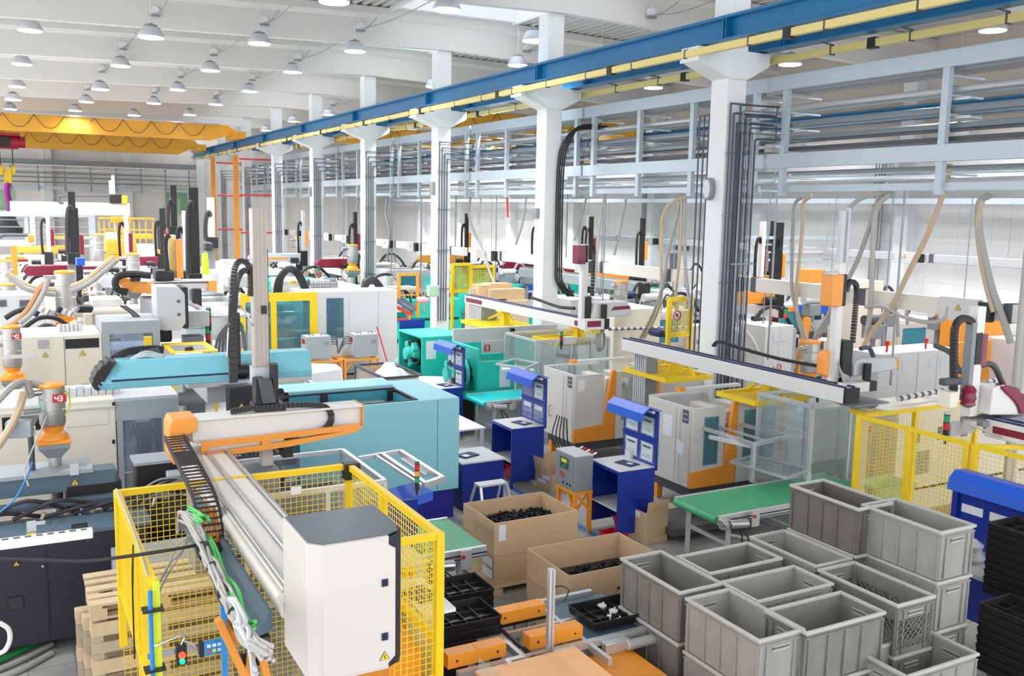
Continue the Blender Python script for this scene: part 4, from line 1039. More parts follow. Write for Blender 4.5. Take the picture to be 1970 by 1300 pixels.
# hoses on the floor at the lower left corner
for k, (m_, lab) in enumerate((('green','green hose lying on the floor in the lower left corner'),('hose_grey','upper grey hose on the floor in the lower left corner'),('hose_grey','lower grey hose on the floor in the lower left corner'))):
    hose([PZ(-30,1285+14*k,.03),PZ(40,1252+18*k,.03),PZ(100,1222+17*k,.03)], .028, m_, lab)
single('cable_reel', MB().tube([PY(0,1198,8.6),PY(16,1210,8.6),PY(19,1230,8.6),PY(10,1250,8.6),PY(-5,1258,8.6)], .02, 8), 'white', 'white coiled hose cut by the left edge', 'hose')

# -- cream machine behind with the cyan robot arm
t = thing('injection_machine', 'cream injection machine with window door behind the dark machine', 'machine', (1.5, 13.4, 0))
Yc = 13.0; zt = 1.95
xr = PY(221,756,Yc).x
part('long_hood', MB().box((-2.2,Yc,.25),(xr,Yc+1.2,zt)), 'cream', t, bevel=.02)
part('hood_lip', MB().box((-2.2,Yc-.02,zt-.10),(xr,Yc+.0,zt-.085)), 'machine_white', t)
p, q = PY(5,832,Yc), PY(88,797,Yc); part('dark_opening', MB().box((p.x,Yc-.004,p.z),(q.x,Yc,q.z)), 'black', t)
p, q = PY(128,822,Yc), PY(208,785,Yc); part('cover_panel', MB().box((p.x,Yc-.006,p.z),(q.x,Yc,q.z)), 'cream', t, bevel=.004)
for y in (776, 848): 
    p = PY(219,y,Yc); part('hinge', MB().box((p.x-.02,Yc-.02,p.z-.03),(p.x+.01,Yc,p.z+.02)), 'black', t)
xq = PY(343,760,Yc).x
part('door_frame', MB().box((xr+.01,Yc,.25),(xr+.08,Yc+1.1,zt-.02)).box((xq-.22,Yc,.25),(xq,Yc+1.1,zt-.02)).box((xr,Yc,zt-.30),(xq,Yc+.08,zt-.02)).box((xr,Yc,.25),(xq,Yc+.08,.5)), 'grey_panel', t, bevel=.006)
part('door_window', MB().box((xr+.08,Yc+.02,.95),(xq-.2,Yc+.035,zt-.3)), 'blue_pane', t)
part('door_lower', MB().box((xr+.08,Yc+.02,.5),(xq-.2,Yc+.05,.93)), 'mid_grey', t)
part('door_roof', MB().box((xr,Yc,zt-.04),(xq,Yc+1.1,zt+.0)), 'robot_grey', t)
part('mould', MB().box((xr+.3,Yc+.5,.9),(xr+.5,Yc+.9,1.5)).box((xr+.6,Yc+.5,1.0),(xr+.72,Yc+.9,1.45)).cyl((xr+.2,Yc+.6,1.35),(xr+.9,Yc+.6,1.35),.04,n=10), 'steel', t)
for k in range(4): part('mould_hose', MB().tube([(xr+.25+.1*k,Yc+.4,1.5),(xr+.3+.12*k,Yc+.3,1.2),(xr+.35+.1*k,Yc+.35,.98)], .015, 6), 'black', t)
for k in range(9):
    p = PY(112+14*k,757-k*.6,Yc+.4); part('terminal_box', MB().box((p.x-.04,Yc+.35,zt),(p.x+.04,Yc+.5,zt+.10+.03*(k%2))), 'robot_grey', t)
# cyan robot arm
t = thing('gantry_robot', 'robot with long cyan arm, black bellows end and black mast', 'robot', (2.5, 12.3, 2.0))
ya = 12.2
L = PY(190,745,ya); R_ = PY(600,700,ya); T0 = PY(225,697,ya).z; 
x0, x1 = PY(222,700,ya).x, PY(600,700,ya).x
zb0, zt0 = PY(190,751,ya).z, PY(225,697,ya).z
prof = lambda x, dx=0: [(x+dx,ya,zb0+.0),(x,ya,zb0+.12),(x+.12,ya+.02,zt0-.08),(x+.14,ya+.12,zt0),(x+.14,ya+.4,zt0),(x,ya+.42,zb0)]
sec = [(ya,zb0),(ya-.01,zb0+.09),(ya,zb0+.10),(ya+.04,zt0-.09),(ya+.10,zt0),(ya+.38,zt0),(ya+.42,zb0)]
lx = [x0-.22,x0-.20,x0-.18,x0-.05,x0,x0,x0-.2]
m_ = MB(); n_ = len(sec)
m_.add([(lx[i],sec[i][0],sec[i][1]) for i in range(n_)]+[(x1,y,z) for y,z in sec], [tuple(range(n_-1,-1,-1)),tuple(range(n_,2*n_))]+[(k,(k+1)%n_,n_+(k+1)%n_,n_+k) for k in range(n_)])
part('arm_cover', m_, 'arm_teal', t, bevel=.008)
part('arm_stripe', MB().box((x0-.05,ya-.014,zb0+.10),(x1-.55,ya-.004,zb0+.118)), 'navy', t)
bl = MB().prism([PY(a_, b_, ya) for a_, b_ in ((224,696),(208,699),(194,708),(183,722),(178,737),(181,748),(189,753))], (0,.40,0))
for a_, b_, c_, d_ in ((206,698,214,712),(196,706,206,722),(187,716,200,732),(181,727,195,741),(178,738,191,749)):
    p_, q_ = PY(a_, b_, ya), PY(c_, d_, ya); bl.bar(p_+V((0,-.006,0)), q_+V((0,-.006,0)), .02, .03); bl.cyl(p_+V((.02,-.005,-.01)), p_+V((.02,.41,-.01)), .032, n=10)
part('bellows', bl, 'rubber', t)
c = MB(); PP = smooth([PY(215,695,ya+.4),PY(225,685,ya+.4),PY(250,675,ya+.4),PY(290,671,ya+.4),PY(315,672,ya+.4)], 8)
for a, b in zip(PP[:-1], PP[1:]): c.bar(a, a+(b-a)*.85, .07, .09)
part('drag_chain', c, 'black', t)
part('chain_cover', MB().prism([PY(262,692,ya+.3),PY(270,675,ya+.3),PY(305,669,ya+.3),PY(318,692,ya+.3)], (0,.12,0)), 'dark_grey', t)
for k in range(4): part('air_line', MB().tube([PY(250,690,ya+.25),PY(280,676+3*k,ya+.22),PY(312,682+2*k,ya+.25)], .01, 6), 'bag', t)
xk = PY(455,700,ya-.1).x
part('black_mast', MB().box((xk-.05,ya-.12,zb0+.05),(xk+.05,ya-.02,PY(452,600,ya).z)), 'black', t)
part('mast_pulley', MB().cyl((x1-1.05,ya-.1,zb0+.14),(x1-.9,ya-.1,zb0+.14),.10,n=16).box((x1-.92,ya-.16,zb0+.06),(x1-.5,ya-.04,zb0+.22)), 'black', t)
part('servo', MB().cyl((x1-.8,ya-.2,zb0-.22),(x1-.45,ya-.2,zb0-.22),.12,n=16).box((x1-1.15,ya-.25,zb0-.45),(x1-.82,ya-.05,zb0-.05)).cyl((x1-.45,ya-.2,zb0-.22),(x1-.38,ya-.2,zb0-.22),.06,n=12), 'black', t, bevel=.01)
warn(t, (x1-1.0,ya-.26,zb0-.3), .07)
part('long_base', MB().box((x1-1.3,ya+.4,zb0-.35),(x1-.9,ya+3.0,zb0-.05)), 'robot_grey', t)
part('arm_rail', MB().box((x1-1.6,ya+.02,zb0-.06),(x1,ya+.3,zb0-.0)), 'steel', t)

# -- aluminium guard with glass panels beside the cyan housing
def guard(name, label, xs_, y0, y1, z0, z1, pane='clear_pane', w_=.045, cat='guard', split=1, sides=True, top=False):
    t = thing(name, label, cat, ((xs_[0]+xs_[-1])/2, (y0+y1)/2, z0))
    f = MB()
    for x in xs_: part('post', MB().box((x-w_/2,y0-w_/2,z0),(x+w_/2,y0+w_/2,z1)), 'aluminium', t)
    for x in (xs_[0], xs_[-1]): part('post', MB().box((x-w_/2,y1-w_/2,z0),(x+w_/2,y1+w_/2,z1)), 'aluminium', t)
    part('top_frame', MB().box((xs_[0],y0-w_/2,z1),(xs_[-1],y0+w_/2,z1+w_)).box((xs_[0],y1-w_/2,z1),(xs_[-1],y1+w_/2,z1+w_)).box((xs_[0]-w_/2,y0,z1),(xs_[0]+w_/2,y1,z1+w_)).box((xs_[-1]-w_/2,y0,z1),(xs_[-1]+w_/2,y1,z1+w_)), 'aluminium', t)
    part('bottom_frame', MB().box((xs_[0],y0-w_/2,z0),(xs_[-1],y0+w_/2,z0+w_)).box((xs_[0]-w_/2,y0,z0),(xs_[0]+w_/2,y1,z0+w_)), 'aluminium', t)
    for a, b in zip(xs_[:-1], xs_[1:]): part('pane', MB().box((a+w_/2,y0-.003,z0+w_),(b-w_/2,y0+.003,z1)), pane, t)
    if sides:
        part('pane', MB().box((xs_[0]-.003,y0+w_/2,z0+w_),(xs_[0]+.003,y1-w_/2,z1)), pane, t)
        part('pane', MB().box((xs_[-1]-.003,y0+w_/2,z0+w_),(xs_[-1]+.003,y1-w_/2,z1)), pane, t)
        part('pane', MB().box((xs_[0]+w_/2,y1-.003,z0+w_),(xs_[-1]-w_/2,y1+.003,z1)), pane, t)
    return t
p1_ = PZ(612,836,1.75); p2_ = PZ(686,882,1.75)
guard('glazed_guard', 'aluminium guard with clear panes between the near robot and the cyan housing', [1.9, 2.7, 3.3], 8.75, 10.1, .6, 1.70, 'clear_pane')
q = guard('glazed_guard', 'glass topped aluminium frame behind the near mast', [PY(525,690,14.5).x, PY(560,690,14.5).x, PY(618,690,14.5).x], 14.5, 17.0, .9, 1.55, 'clear_pane')
# bench hood in front of the cyan housing
t = thing('aluminium_conveyor', 'tilted aluminium rail frame in front of the cyan housing', 'conveyor', (3.4, 9.4, 1.2))
a, b, c, d = PZ(690,882,1.72), PZ(770,868,1.72), PZ(852,920,1.62), PZ(820,932,1.62)
m_ = MB().bar(a, b, .045).bar(b, c, .045).bar(V(a)*.45+V(b)*.55, d, .045).bar(d, c, .06).bar(V(a)*.6+V(b)*.4, V(d)*.5+V(PZ(800,935,1.62))*.5, .03)
part('rail_frame', m_, 'aluminium', t)
part('leg', MB().bar((a.x,a.y,.2), a, .045), 'aluminium', t)
part('tray_plate', MB().hexa([PZ(770,884,1.66),PZ(778,882,1.66),PZ(828,912,1.60),PZ(818,916,1.60)],[PZ(770,884,1.67)+V((0,0,.012)),PZ(778,882,1.67)+V((0,0,.012)),PZ(828,912,1.61)+V((0,0,.012)),PZ(818,916,1.61)+V((0,0,.012))]), 'machine_white', t)
t = thing('blue_canopy', 'bright blue folded canopy behind the yellow fence corner', 'canopy', (3.55,8.7,1.3))
a, b, c, d = PZ(720,948,1.45), PZ(800,926,1.45), PZ(833,945,1.38), PZ(748,970,1.38)
e_, f_ = PZ(833,962,1.31), PZ(750,988,1.31)
part('hood', MB().add([a,b,c,d], [(0,1,2,3)]).add([d,c,e_,f_], [(0,1,2,3)]), 'blue_bright', t, sm=False)
part('back_board', MB().box((2.95,8.95,.4),(3.75,9.0,1.42)), 'blue', t)
part('fixing_screw', MB().cyl(V(PZ(795,940,1.44)), V(PZ(795,940,1.44))+V((0,0,.03)), .01, n=8), 'steel', t)
tower(PZ(757,960,1.55).x, 8.05, PY(757,958,8.05).z-.0, .62, 'signal tower with red, orange and green lenses above the yellow fence')
# ================================================================ RIGHT FOREGROUND
# -- grey stacking crates
CW, CL, CH = .48, .88, .455
def crate_parts(t, zmat='crate_grey', pierced=False, broken=False):
    o = ORG[t.name]; x0, y0, z0 = o.x-CW/2, o.y-CL/2, o.z
    g = .022
    lo = [(x0+g+.01,y0+g+.01,z0),(x0+CW-g-.01,y0+g+.01,z0),(x0+CW-g-.01,y0+CL-g-.01,z0),(x0+g+.01,y0+CL-g-.01,z0)]
    hi = [(x0+g,y0+g,z0+CH-.02),(x0+CW-g,y0+g,z0+CH-.02),(x0+CW-g,y0+CL-g,z0+CH-.02),(x0+g,y0+CL-g,z0+CH-.02)]
    if not pierced:
        part('shell', MB().open_box(lo, hi, .006), zmat, t, bevel=.0)
    else:
        m_ = MB(); z1 = z0+CH-.02
        m_.box((x0+g,y0+g,z0),(x0+CW-g,y0+CL-g,z0+.008))
        for za, zb_ in ((z0,z0+.05),(z1-.13,z1)):
            m_.box((x0+g,y0+g,za),(x0+CW-g,y0+g+.006,zb_)).box((x0+g,y0+CL-g-.006,za),(x0+CW-g,y0+CL-g,zb_)).box((x0+g,y0+g,za),(x0+g+.006,y0+CL-g,zb_)).box((x0+CW-g-.006,y0+g,za),(x0+CW-g,y0+CL-g,zb_))
        part('shell', m_, zmat, t)
        lat = MB()
        def lattice(o_, u, L):
            h = CH-.02-.18; n = int((L+h)/.062)
            for k in range(n):
                for sgn in (1, -1):
                    a = k*.062
                    s0 = max(0, a-h); s1 = min(a, L)
                    za = (a-s0) if True else 0
                    p = V(o_)+V(u)*s0+V((0,0,(a-s0))); q = V(o_)+V(u)*s1+V((0,0,(a-s1)))
                    if sgn < 0: p = V(o_)+V(u)*(L-s0)+V((0,0,a-s0)); q = V(o_)+V(u)*(L-s1)+V((0,0,a-s1))
                    lat.bar(p, q, .010, .006)
        zb0 = z0+.05
        lattice((x0+g,y0+g+.003,zb0), (1,0,0), CW-2*g); lattice((x0+g,y0+CL-g-.003,zb0), (1,0,0), CW-2*g)
        lattice((x0+g+.003,y0+g,zb0), (0,1,0), CL-2*g); lattice((x0+CW-g-.003,y0+g,zb0), (0,1,0), CL-2*g)
        part('lattice', lat, zmat, t, sm=False)
        cr = MB()
        for cx in (x0+g, x0+CW-g-.03):
            for cy in (y0+g, y0+CL-g-.03): cr.box((cx,cy,z0),(cx+.03,cy+.03,z1))
        for cx in (x0+g, x0+CW-g-.008):
            for cy in (y0+.3, y0+.56): cr.box((cx,cy,z0),(cx+.008,cy+.03,z1))
        part('corner_strip', cr, zmat, t)
    # rim: a rolled edge and a second lip under it
    def ring(z, out, w_, h_, cut=False):
        m_ = MB(); a0, a1, b0, b1 = x0+g-out, x0+CW-g+out, y0+g-out, y0+CL-g+out
        if cut: m_.box((a1-w_, b0, z),(a1, b0+.18, z+h_)).box((a1-w_, b0+.48, z),(a1, b1, z+h_))
        else: m_.box((a1-w_, b0, z),(a1, b1, z+h_))
        m_.box((a0,b0,z),(a0+w_,b1,z+h_)).box((a0+w_,b0,z),(a1-w_,b0+w_,z+h_)).box((a0+w_,b1-w_,z),(a1-w_,b1,z+h_)); return m_
    part('rim', ring(z0+CH-.026, .018, .026, .026, broken), 'crate_rim', t, bevel=.004)
    part('under_lip', ring(z0+CH-.062, .012, .012, .008), zmat, t)
    rb = MB(); zt_ = z0+CH-.062
    for f in (.0, .28, .5, .72, .97):
        y = y0+g+(CL-2*g)*f
        rb.box((x0+g-.012,y,z0+.012),(x0+g+.002,y+.012,zt_)); rb.box((x0+CW-g-.002,y,z0+.012),(x0+CW-g+.012,y+.012,zt_))
    for f in (0, .16, .80, .96):
        x = x0+g+(CW-2*g)*f
        rb.box((x,y0+g-.012,z0+.012),(x+.012,y0+g+.002,zt_)); rb.box((x,y0+CL-g-.002,z0+.012),(x+.012,y0+CL-g+.012,zt_))
    part('rib', rb, zmat, t)
    gr = MB()
    for sy, yy in ((-1, y0+g), (1, y0+CL-g)):
        gr.box((x0+CW/2-.085,yy-.009,z0+CH-.125),(x0+CW/2+.085,yy+.009,z0+CH-.115))
        gr.box((x0+CW/2-.085,yy-.009,z0+CH-.092),(x0+CW/2+.085,yy+.009,z0+CH-.084))
    part('handle_grip', gr, 'crate_rim', t)
    sl = MB()
    for yy in (y0+g, y0+CL-g): sl.box((x0+CW/2-.08,yy-.008,z0+CH-.114),(x0+CW/2+.08,yy+.008,z0+CH-.093))
    part('grip_slot', sl, 'crate_dark', t)
def crate(name, x, y, z, mat_, label, grp, **k):
    t = thing(name, label, 'crate', (x, y, z), grp); crate_parts(t, mat_, **k); return t
G = 'grey stacking crates in the lower right'
pa = crate('stacking_crate', 20, -20, 0, 'crate_grey', 'x', G)
pl_ = crate('stacking_crate', 21, -20, 0, 'crate_light', 'x', G)
pd = crate('stacking_crate', 22, -20, 0, 'crate_dark', 'x', G)
used_c = set()
def put(proto, x, y, z, rz, label):
    if proto.name not in used_c:
        used_c.add(proto.name); proto.location = (x, y, z); proto.rotation_euler = (0,0,rz); proto['label'] = label; return proto
    return dup(proto, (x, y, z), rz, label)
def near(px_, py_, z, turned):
    p = PZ(px_, py_, z)
    return (p.x+(CL if turned else CW)/2, p.y+(CW if turned else CL)/2)
H3, H4 = 3*CH, 4*CH
rot = math.pi/2
spec = [  # near corner pixel, height of the rim, turned, material, what it is, how many below
 (1308,1140,H3,False,pa,'left front stack beside the cardboard box',2),
 (1461,1233,H3,False,pl_,'second stack from the left along the bottom edge',2),
 (1365,1103,H3,True,pa,'crosswise stack behind the two left stacks',1),
 (1458,1157,H3,True,pl_,'crosswise stack in the middle of the crates',1),
 (1553,1218,H3,True,pa,'crosswise stack with a pierced handle just right of centre',2),
 (1570,1089,H3,False,pl_,'long stack behind the perforated crate',1),
 (1652,979,H4,False,pd,'darkest stack at the back by the green belt',2),
 (1812,1024,H4,False,pl_,'tallest stack at the back right by the blue board',3)]
lv = ['top crate', 'second crate down', 'third crate down', 'bottom crate']
for (a, b, z, tr, pr_, what, below) in spec:
    x, y = near(a, b, z, tr)
    for k in range(below+1):
        put(pr_ if k < 2 else pa, x, y, z-CH*(k+1)-.004*k+.0, rot if tr else 0, 'grey %s of the %s' % (lv[k], what))
x, y = near(1728, 1165, H3, False)
crate('stacking_crate', x, y, H3-CH, 'crate_grey', 'grey perforated crate with lattice sides in the middle of the crates', G, pierced=True)
dup(pa, (x, y, H3-2*CH-.004), 0, 'grey crate under the perforated lattice crate'); dup(pa, (x, y, .0), 0, 'lowest grey crate under the perforated lattice crate')
zb_ = 2*CH+.10
x, y = near(1745, 1302, zb_, True)
cb2 = crate('stacking_crate', x, y, zb_-CH, 'crate_light', 'grey crate with a broken rim at the bottom right', G, broken=True); cb2.rotation_euler = (0,0,rot)
dup(pa, (x, y, zb_-2*CH-.004), rot, 'grey crate under the one with the broken rim')

# -- black part trays
def tray(t, nx=4, ny=3, w_=.56, l_=.44, h_=.075, parts_=None):
    o = ORG[t.name]; x0, y0, z0 = o.x-w_/2, o.y-l_/2, o.z
    lo = [(x0+.01,y0+.01,z0),(x0+w_-.01,y0+.01,z0),(x0+w_-.01,y0+l_-.01,z0),(x0+.01,y0+l_-.01,z0)]
    hi = [(x0,y0,z0+h_),(x0+w_,y0,z0+h_),(x0+w_,y0+l_,z0+h_),(x0,y0+l_,z0+h_)]
    part('shell', MB().open_box(lo, hi, .005), 'tray_black', t)
    d = MB()
    for k in range(1, nx): d.box((x0+w_*k/nx-.003,y0+.012,z0+.005),(x0+w_*k/nx+.003,y0+l_-.012,z0+.035))
    for k in range(1, ny): d.box((x0+.012,y0+l_*k/ny-.003,z0+.005),(x0+w_-.012,y0+l_*k/ny+.003,z0+.035))
    part('divider', d, 'black', t)
    part('rim', MB().path([hi[0],hi[1],hi[2],hi[3]], .01, .006, True), 'black_matt', t)
tp = thing('part_tray', 'x', 'tray', (20, -22, 0), 'black part trays'); tray(tp)
tused = [0]
def puttray(x, y, z, label, rz=0):
    if not tused[0]: tused[0] = 1; tp.location = (x,y,z); tp['label'] = label; tp.rotation_euler = (0,0,rz); return tp
    return dup(tp, (x,y,z), rz, label)
for k in range(6):
    puttray(3.36, 7.02, .93-.078*k, ['top', 'second', 'third', 'fourth', 'fifth', 'lowest'][k]+' black tray of the near stack beside the yellow fence post')
for k in range(5):
    puttray(3.72, 7.85, .80-.078*k, ['top', 'second', 'third', 'fourth', 'lowest'][k]+' black tray of the farther stack below the cardboard box')
for k in range(9):
    puttray(8.42, 5.15, 1.53-.078*k, NTH[k].replace('nearest','topmost')+' black tray of the tall stack at the right edge', rot)
for k in range(8):
    puttray(7.75, 4.72, 1.02-.078*k, NTH[k].replace('nearest','topmost')+' black tray of the low stack at the bottom right corner', rot)
for x, y, z, nm in ((3.36,7.02,.46,'near tray stack'),(3.72,7.85,.41,'far tray stack'),(8.42,5.15,.83,'tall tray stack'),(7.75,4.72,.40,'low tray stack')):
    single('tray_cart', MB().box((x-.22,y-.18,z-.03),(x+.22,y+.18,z-.0)).box((x-.2,y-.16,.0),(x-.17,y-.13,z-.03)).box((x+.17,y-.16,.0),(x+.2,y-.13,z-.03)).box((x-.2,y+.13,.0),(x-.17,y+.16,z-.03)).box((x+.17,y+.13,.0),(x+.2,y+.16,z-.03)), 'dark_grey', 'dark steel cart under the '+nm, 'cart')
c = PZ(1165,1178,.90)
tt = puttray(c.x+.02, c.y+.0, .86, 'black tray holding white round parts on the aluminium track', .0)
for k, (x, y) in enumerate(((1158,1168),(1180,1178),(1152,1160),(1190,1195),(1172,1188))):
    p = PZ(x, y, .875); q = thing('moulded_part', ['white ribbed cup part','second white ribbed cup part','small white pin part','white part at the near end','flat white ring part'][k]+' lying in the black tray', 'plastic part', (p.x,p.y,.868))
    part('cup', MB().lathe((p.x,p.y,.868), [(.02,0),(.038 if k < 2 else .02,.012),(.042 if k < 2 else .022,.03),(.034 if k < 2 else .016,.032),(.030 if k < 2 else .01,.012)], 14), 'white', q); part('pin', MB().cyl((p.x+.02,p.y+.01,.875),(p.x+.02,p.y+.01,.918),.007,n=8), 'white', q)

# -- orange transfer unit and aluminium track
t = thing('transfer_track', 'aluminium roller track carrying trays between the orange blocks', 'conveyor', (4.0, 6.6, .3))
part('rail', MB().box((3.0,6.30,.80),(5.0,6.35,.86)), 'aluminium', t); part('rail', MB().box((3.7,7.20,.80),(4.85,7.25,.86)), 'aluminium', t)
part('rail', MB().box((3.4,6.78,.78),(4.5,6.82,.84)), 'aluminium', t)
part('belt', MB().box((4.28,6.36,.80),(4.95,7.18,.82)), 'slate', t)
part('cross_rail', MB().box((3.60,5.9,.78),(3.64,7.3,.84)).box((4.22,6.0,.78),(4.26,7.2,.84)), 'aluminium', t)
part('black_rail', MB().box((3.66,5.9,.84),(3.68,7.0,.86)).box((3.3,6.9,.84),(4.2,6.92,.86)), 'black', t)
for x, y in ((3.1,6.33),(4.9,6.33),(3.8,7.22),(4.8,7.22)): part('leg', MB().box((x-.025,y-.025,0),(x+.025,y+.025,.8)), 'aluminium', t)
part('motor', MB().cyl((4.55,6.2,.80),(4.85,6.2,.80),.045,n=12).box((4.35,6.22,.74),(4.6,6.3,.84)), 'aluminium', t, bevel=.006)
part('valve_block', MB().box((3.85,6.15,.8),(4.05,6.27,.88)).box((3.3,6.1,.72),(3.5,6.25,.80)), 'robot_grey', t)
def oblock(a, b, zt_, label, h_=.115, d_=.13):
    p = PZ(a[0], a[1], zt_); q = PZ(b[0], b[1], zt_)
    t = thing('gripper_block', label, 'machine block', ((p.x+q.x)/2, p.y, .4), 'orange blocks of the tray transfer')
    part('block', MB().box((p.x,p.y,zt_-h_),(q.x,p.y+d_,zt_)), 'orange', t, bevel=.003)
    part('cover', MB().box((p.x+.5*(q.x-p.x),p.y-.002,zt_-h_*.9),(p.x+.58*(q.x-p.x),p.y+d_*.7,zt_+.004)), 'orange', t)
    bo = MB()
    for f in (.15,.85): bo.cyl((p.x+(q.x-p.x)*f,p.y-.003,zt_-h_*.5),(p.x+(q.x-p.x)*f,p.y+.002,zt_-h_*.5),.01,n=8)
    part('bolt', bo, 'black', t)
    for f in (.45,.7): part('leg', MB().box((p.x+(q.x-p.x)*f-.022,p.y+.03,.3),(p.x+(q.x-p.x)*f+.022,p.y+.075,zt_-h_)), 'aluminium', t)
oblock((1020,1226),(1118,1200),.98,'orange block in front of the upright aluminium post')
oblock((862,1262),(975,1237),.98,'orange block behind the tilted clear sheet')
oblock((958,1180),(1047,1158),.98,'orange block behind the post, farthest of the orange blocks')
t = thing('aluminium_post', 'upright bare aluminium post among the orange blocks', 'post', (3.77,6.2,.2))
part('profile', MB().box((3.75,6.18,.2),(3.80,6.23,1.62)), 'aluminium', t, bevel=.003)
part('groove', MB().box((3.77,6.177,.3),(3.78,6.18,1.62)), 'mid_grey', t); part('bracket', MB().tube([(3.80,6.2,1.46),(3.84,6.16,1.48),(3.90,6.14,1.44),(3.86,6.15,1.34)], .006, 6), 'black', t)
single('aluminium_post', MB().box((3.28,6.02,.3),(3.32,6.06,1.02)), 'aluminium', 'short aluminium post between two orange blocks', 'post')
t = thing('orange_table', 'orange machine housing with a pale orange table plate at the bottom edge', 'machine', (3.5, 5.5, 0))
a, b = PZ(930,1290,1.0), PZ(1107,1241,1.0)
part('plate', MB().box((a.x-.05,4.9,.965),(b.x+.0,b.y,.99)), 'plate_orange', t, bevel=.003)
part('body', MB().box((a.x,4.95,.1),(b.x-.05,b.y-.08,.965)), 'orange', t)
part('side_body', MB().box((b.x+.05,5.4,.05),(4.62,6.28,.74)), 'orange', t, bevel=.01)
t = thing('orange_table', 'orange sloping housing behind the yellow fence at the bottom', 'machine', (2.75, 6.6, 0))
part('body', MB().hexa([(2.36,6.15,.2),(2.62,6.15,.2),(2.62,7.1,.2),(2.36,7.1,.2)],[(2.36,6.15,1.2),(2.62,6.15,1.2),(2.62,7.1,1.3),(2.36,7.1,1.3)]), 'orange', t, bevel=.01)
a = [PZ(875,1290,1.05), PZ(878,1225,1.3), PZ(960,1310,1.0), PZ(880,1310,1.0)]
single('clear_sheet', MB().prism([(3.02,6.0,.75),(3.02,6.0,1.12),(3.42,5.75,.75)], (.004,.004,0)), 'clear_pane', 'triangular clear plastic sheet tilted before an orange block', 'sheet')
# bench seen through the right side of the yellow fence
t = thing('work_bench', 'white bench with papers behind the yellow fence side panel', 'bench', (3.0, 7.3, 0))
part('top', MB().box((2.78,6.5,1.28),(3.06,7.2,1.31)), 'white', t); part('body', MB().box((2.80,6.9,.1),(3.05,7.3,1.28)), 'machine_greige', t)
part('binder', MB().cbox((2.9,6.85,1.31),(.2,.28,.02),.2), 'navy', t)
t = thing('white_machine', 'white control housing behind the yellow fence right panel', 'machine', (3.05, 8.1, 0))
part('body', MB().box((2.85,7.5,.2),(3.25,8.5,1.35)), 'machine_white', t, bevel=.05)
part('button_panel', MB().box((3.0,7.49,1.0),(3.12,7.5,1.3)), 'yellow', t)
for k in range(3): part('button', MB().cyl((3.06,7.49,1.05+.09*k),(3.06,7.47,1.05+.09*k),.022,n=10), ['green','red_bright','amber'][k], t)

# -- cardboard boxes
def parts_heap(name, cx, cy, z, wx, wy, n, label):
    random.seed(n); m_ = MB()
    for k in range(n):
        x, y = cx+random.uniform(-wx,wx), cy+random.uniform(-wy,wy); a = random.uniform(-.9,.9); L = random.uniform(.05,.10); zz = z+random.uniform(0,.05)
        d = V((math.sin(a)*L, math.cos(a)*L, random.uniform(-.03,.03)))
        m_.bar(V((x,y,zz))-d, V((x,y,zz))+d, .014, .018); m_.box((x-.01,y-.01,zz),(x+.01,y+.01,zz+.035))
    return single(name, m_, 'tray_black', label, 'plastic parts', kind='stuff', loc=(cx,cy,z))
def pbox(x0, y0, x1, y1, z0, z1, label, pallet_=True):
    t = thing('cardboard_box', label, 'box', ((x0+x1)/2,(y0+y1)/2,z0))
    Q = lambda z: [(x0,y0,z),(x1,y0,z),(x1,y1,z),(x0,y1,z)]
    part('walls', MB().open_box(Q(z0), Q(z1), .012), 'cardboard', t)
    part('tape', MB().box((x0-.002,y0-.002,z0+.55*(z1-z0)),(x0-.0,y1,z0+.61*(z1-z0))).box((x0,y0-.002,z0+.55*(z1-z0)),(x1,y0,z0+.555*(z1-z0))), 'cardboard_in', t)
    return t
t = pbox(4.83, 9.23, 5.95, 10.07, .14, .90, 'open pallet sized cardboard box with black parts, farther of the two')
part('outer_sleeve', MB().box((4.82,9.22,.50),(5.96,9.235,.90)), 'cardboard', t); part('label', MB().box((4.88,9.214,.68),(4.97,9.219,.87)), 'paper', t, label='white label')
part('label', MB().box((4.817,9.25,.36),(4.819,9.50,.46)), 'paper', t); part('label', MB().box((4.817,9.25,.22),(4.819,9.50,.32)), 'paper', t)
parts_heap('black_parts', 5.42, 9.66, .68, .46, .32, 260, 'heap of small black plastic parts in the farther big cardboard box')
single('filler_sheet', MB().box((4.86,9.26,.60),(5.92,10.04,.68)), 'tray_black', 'black parts layer filling the farther cardboard box', 'plastic parts')
t = pbox(4.78, 7.52, 5.97, 8.37, .14, .90, 'open pallet sized cardboard box with black parts, nearer of the two')
parts_heap('black_parts', 5.55, 7.86, .62, .36, .28, 220, 'heap of small black plastic parts in the nearer big cardboard box')
single('filler_sheet', MB().box((4.82,7.56,.50),(5.93,8.33,.62)), 'tray_black', 'black parts layer filling the nearer cardboard box', 'plastic parts')
for (x0,y0,x1,y1,lab) in ((4.80,9.20,6.0,10.1,'pallet under the farther big cardboard box'),(4.75,7.5,6.0,8.4,'pallet under the nearer big cardboard box')):
    t = thing('wooden_pallet', lab, 'pallet', ((x0+x1)/2,(y0+y1)/2,0)); pallet(t, (x0,y0,0), (1,0,0), (0,1,0), (0,0,.97), x1-x0, y1-y0)
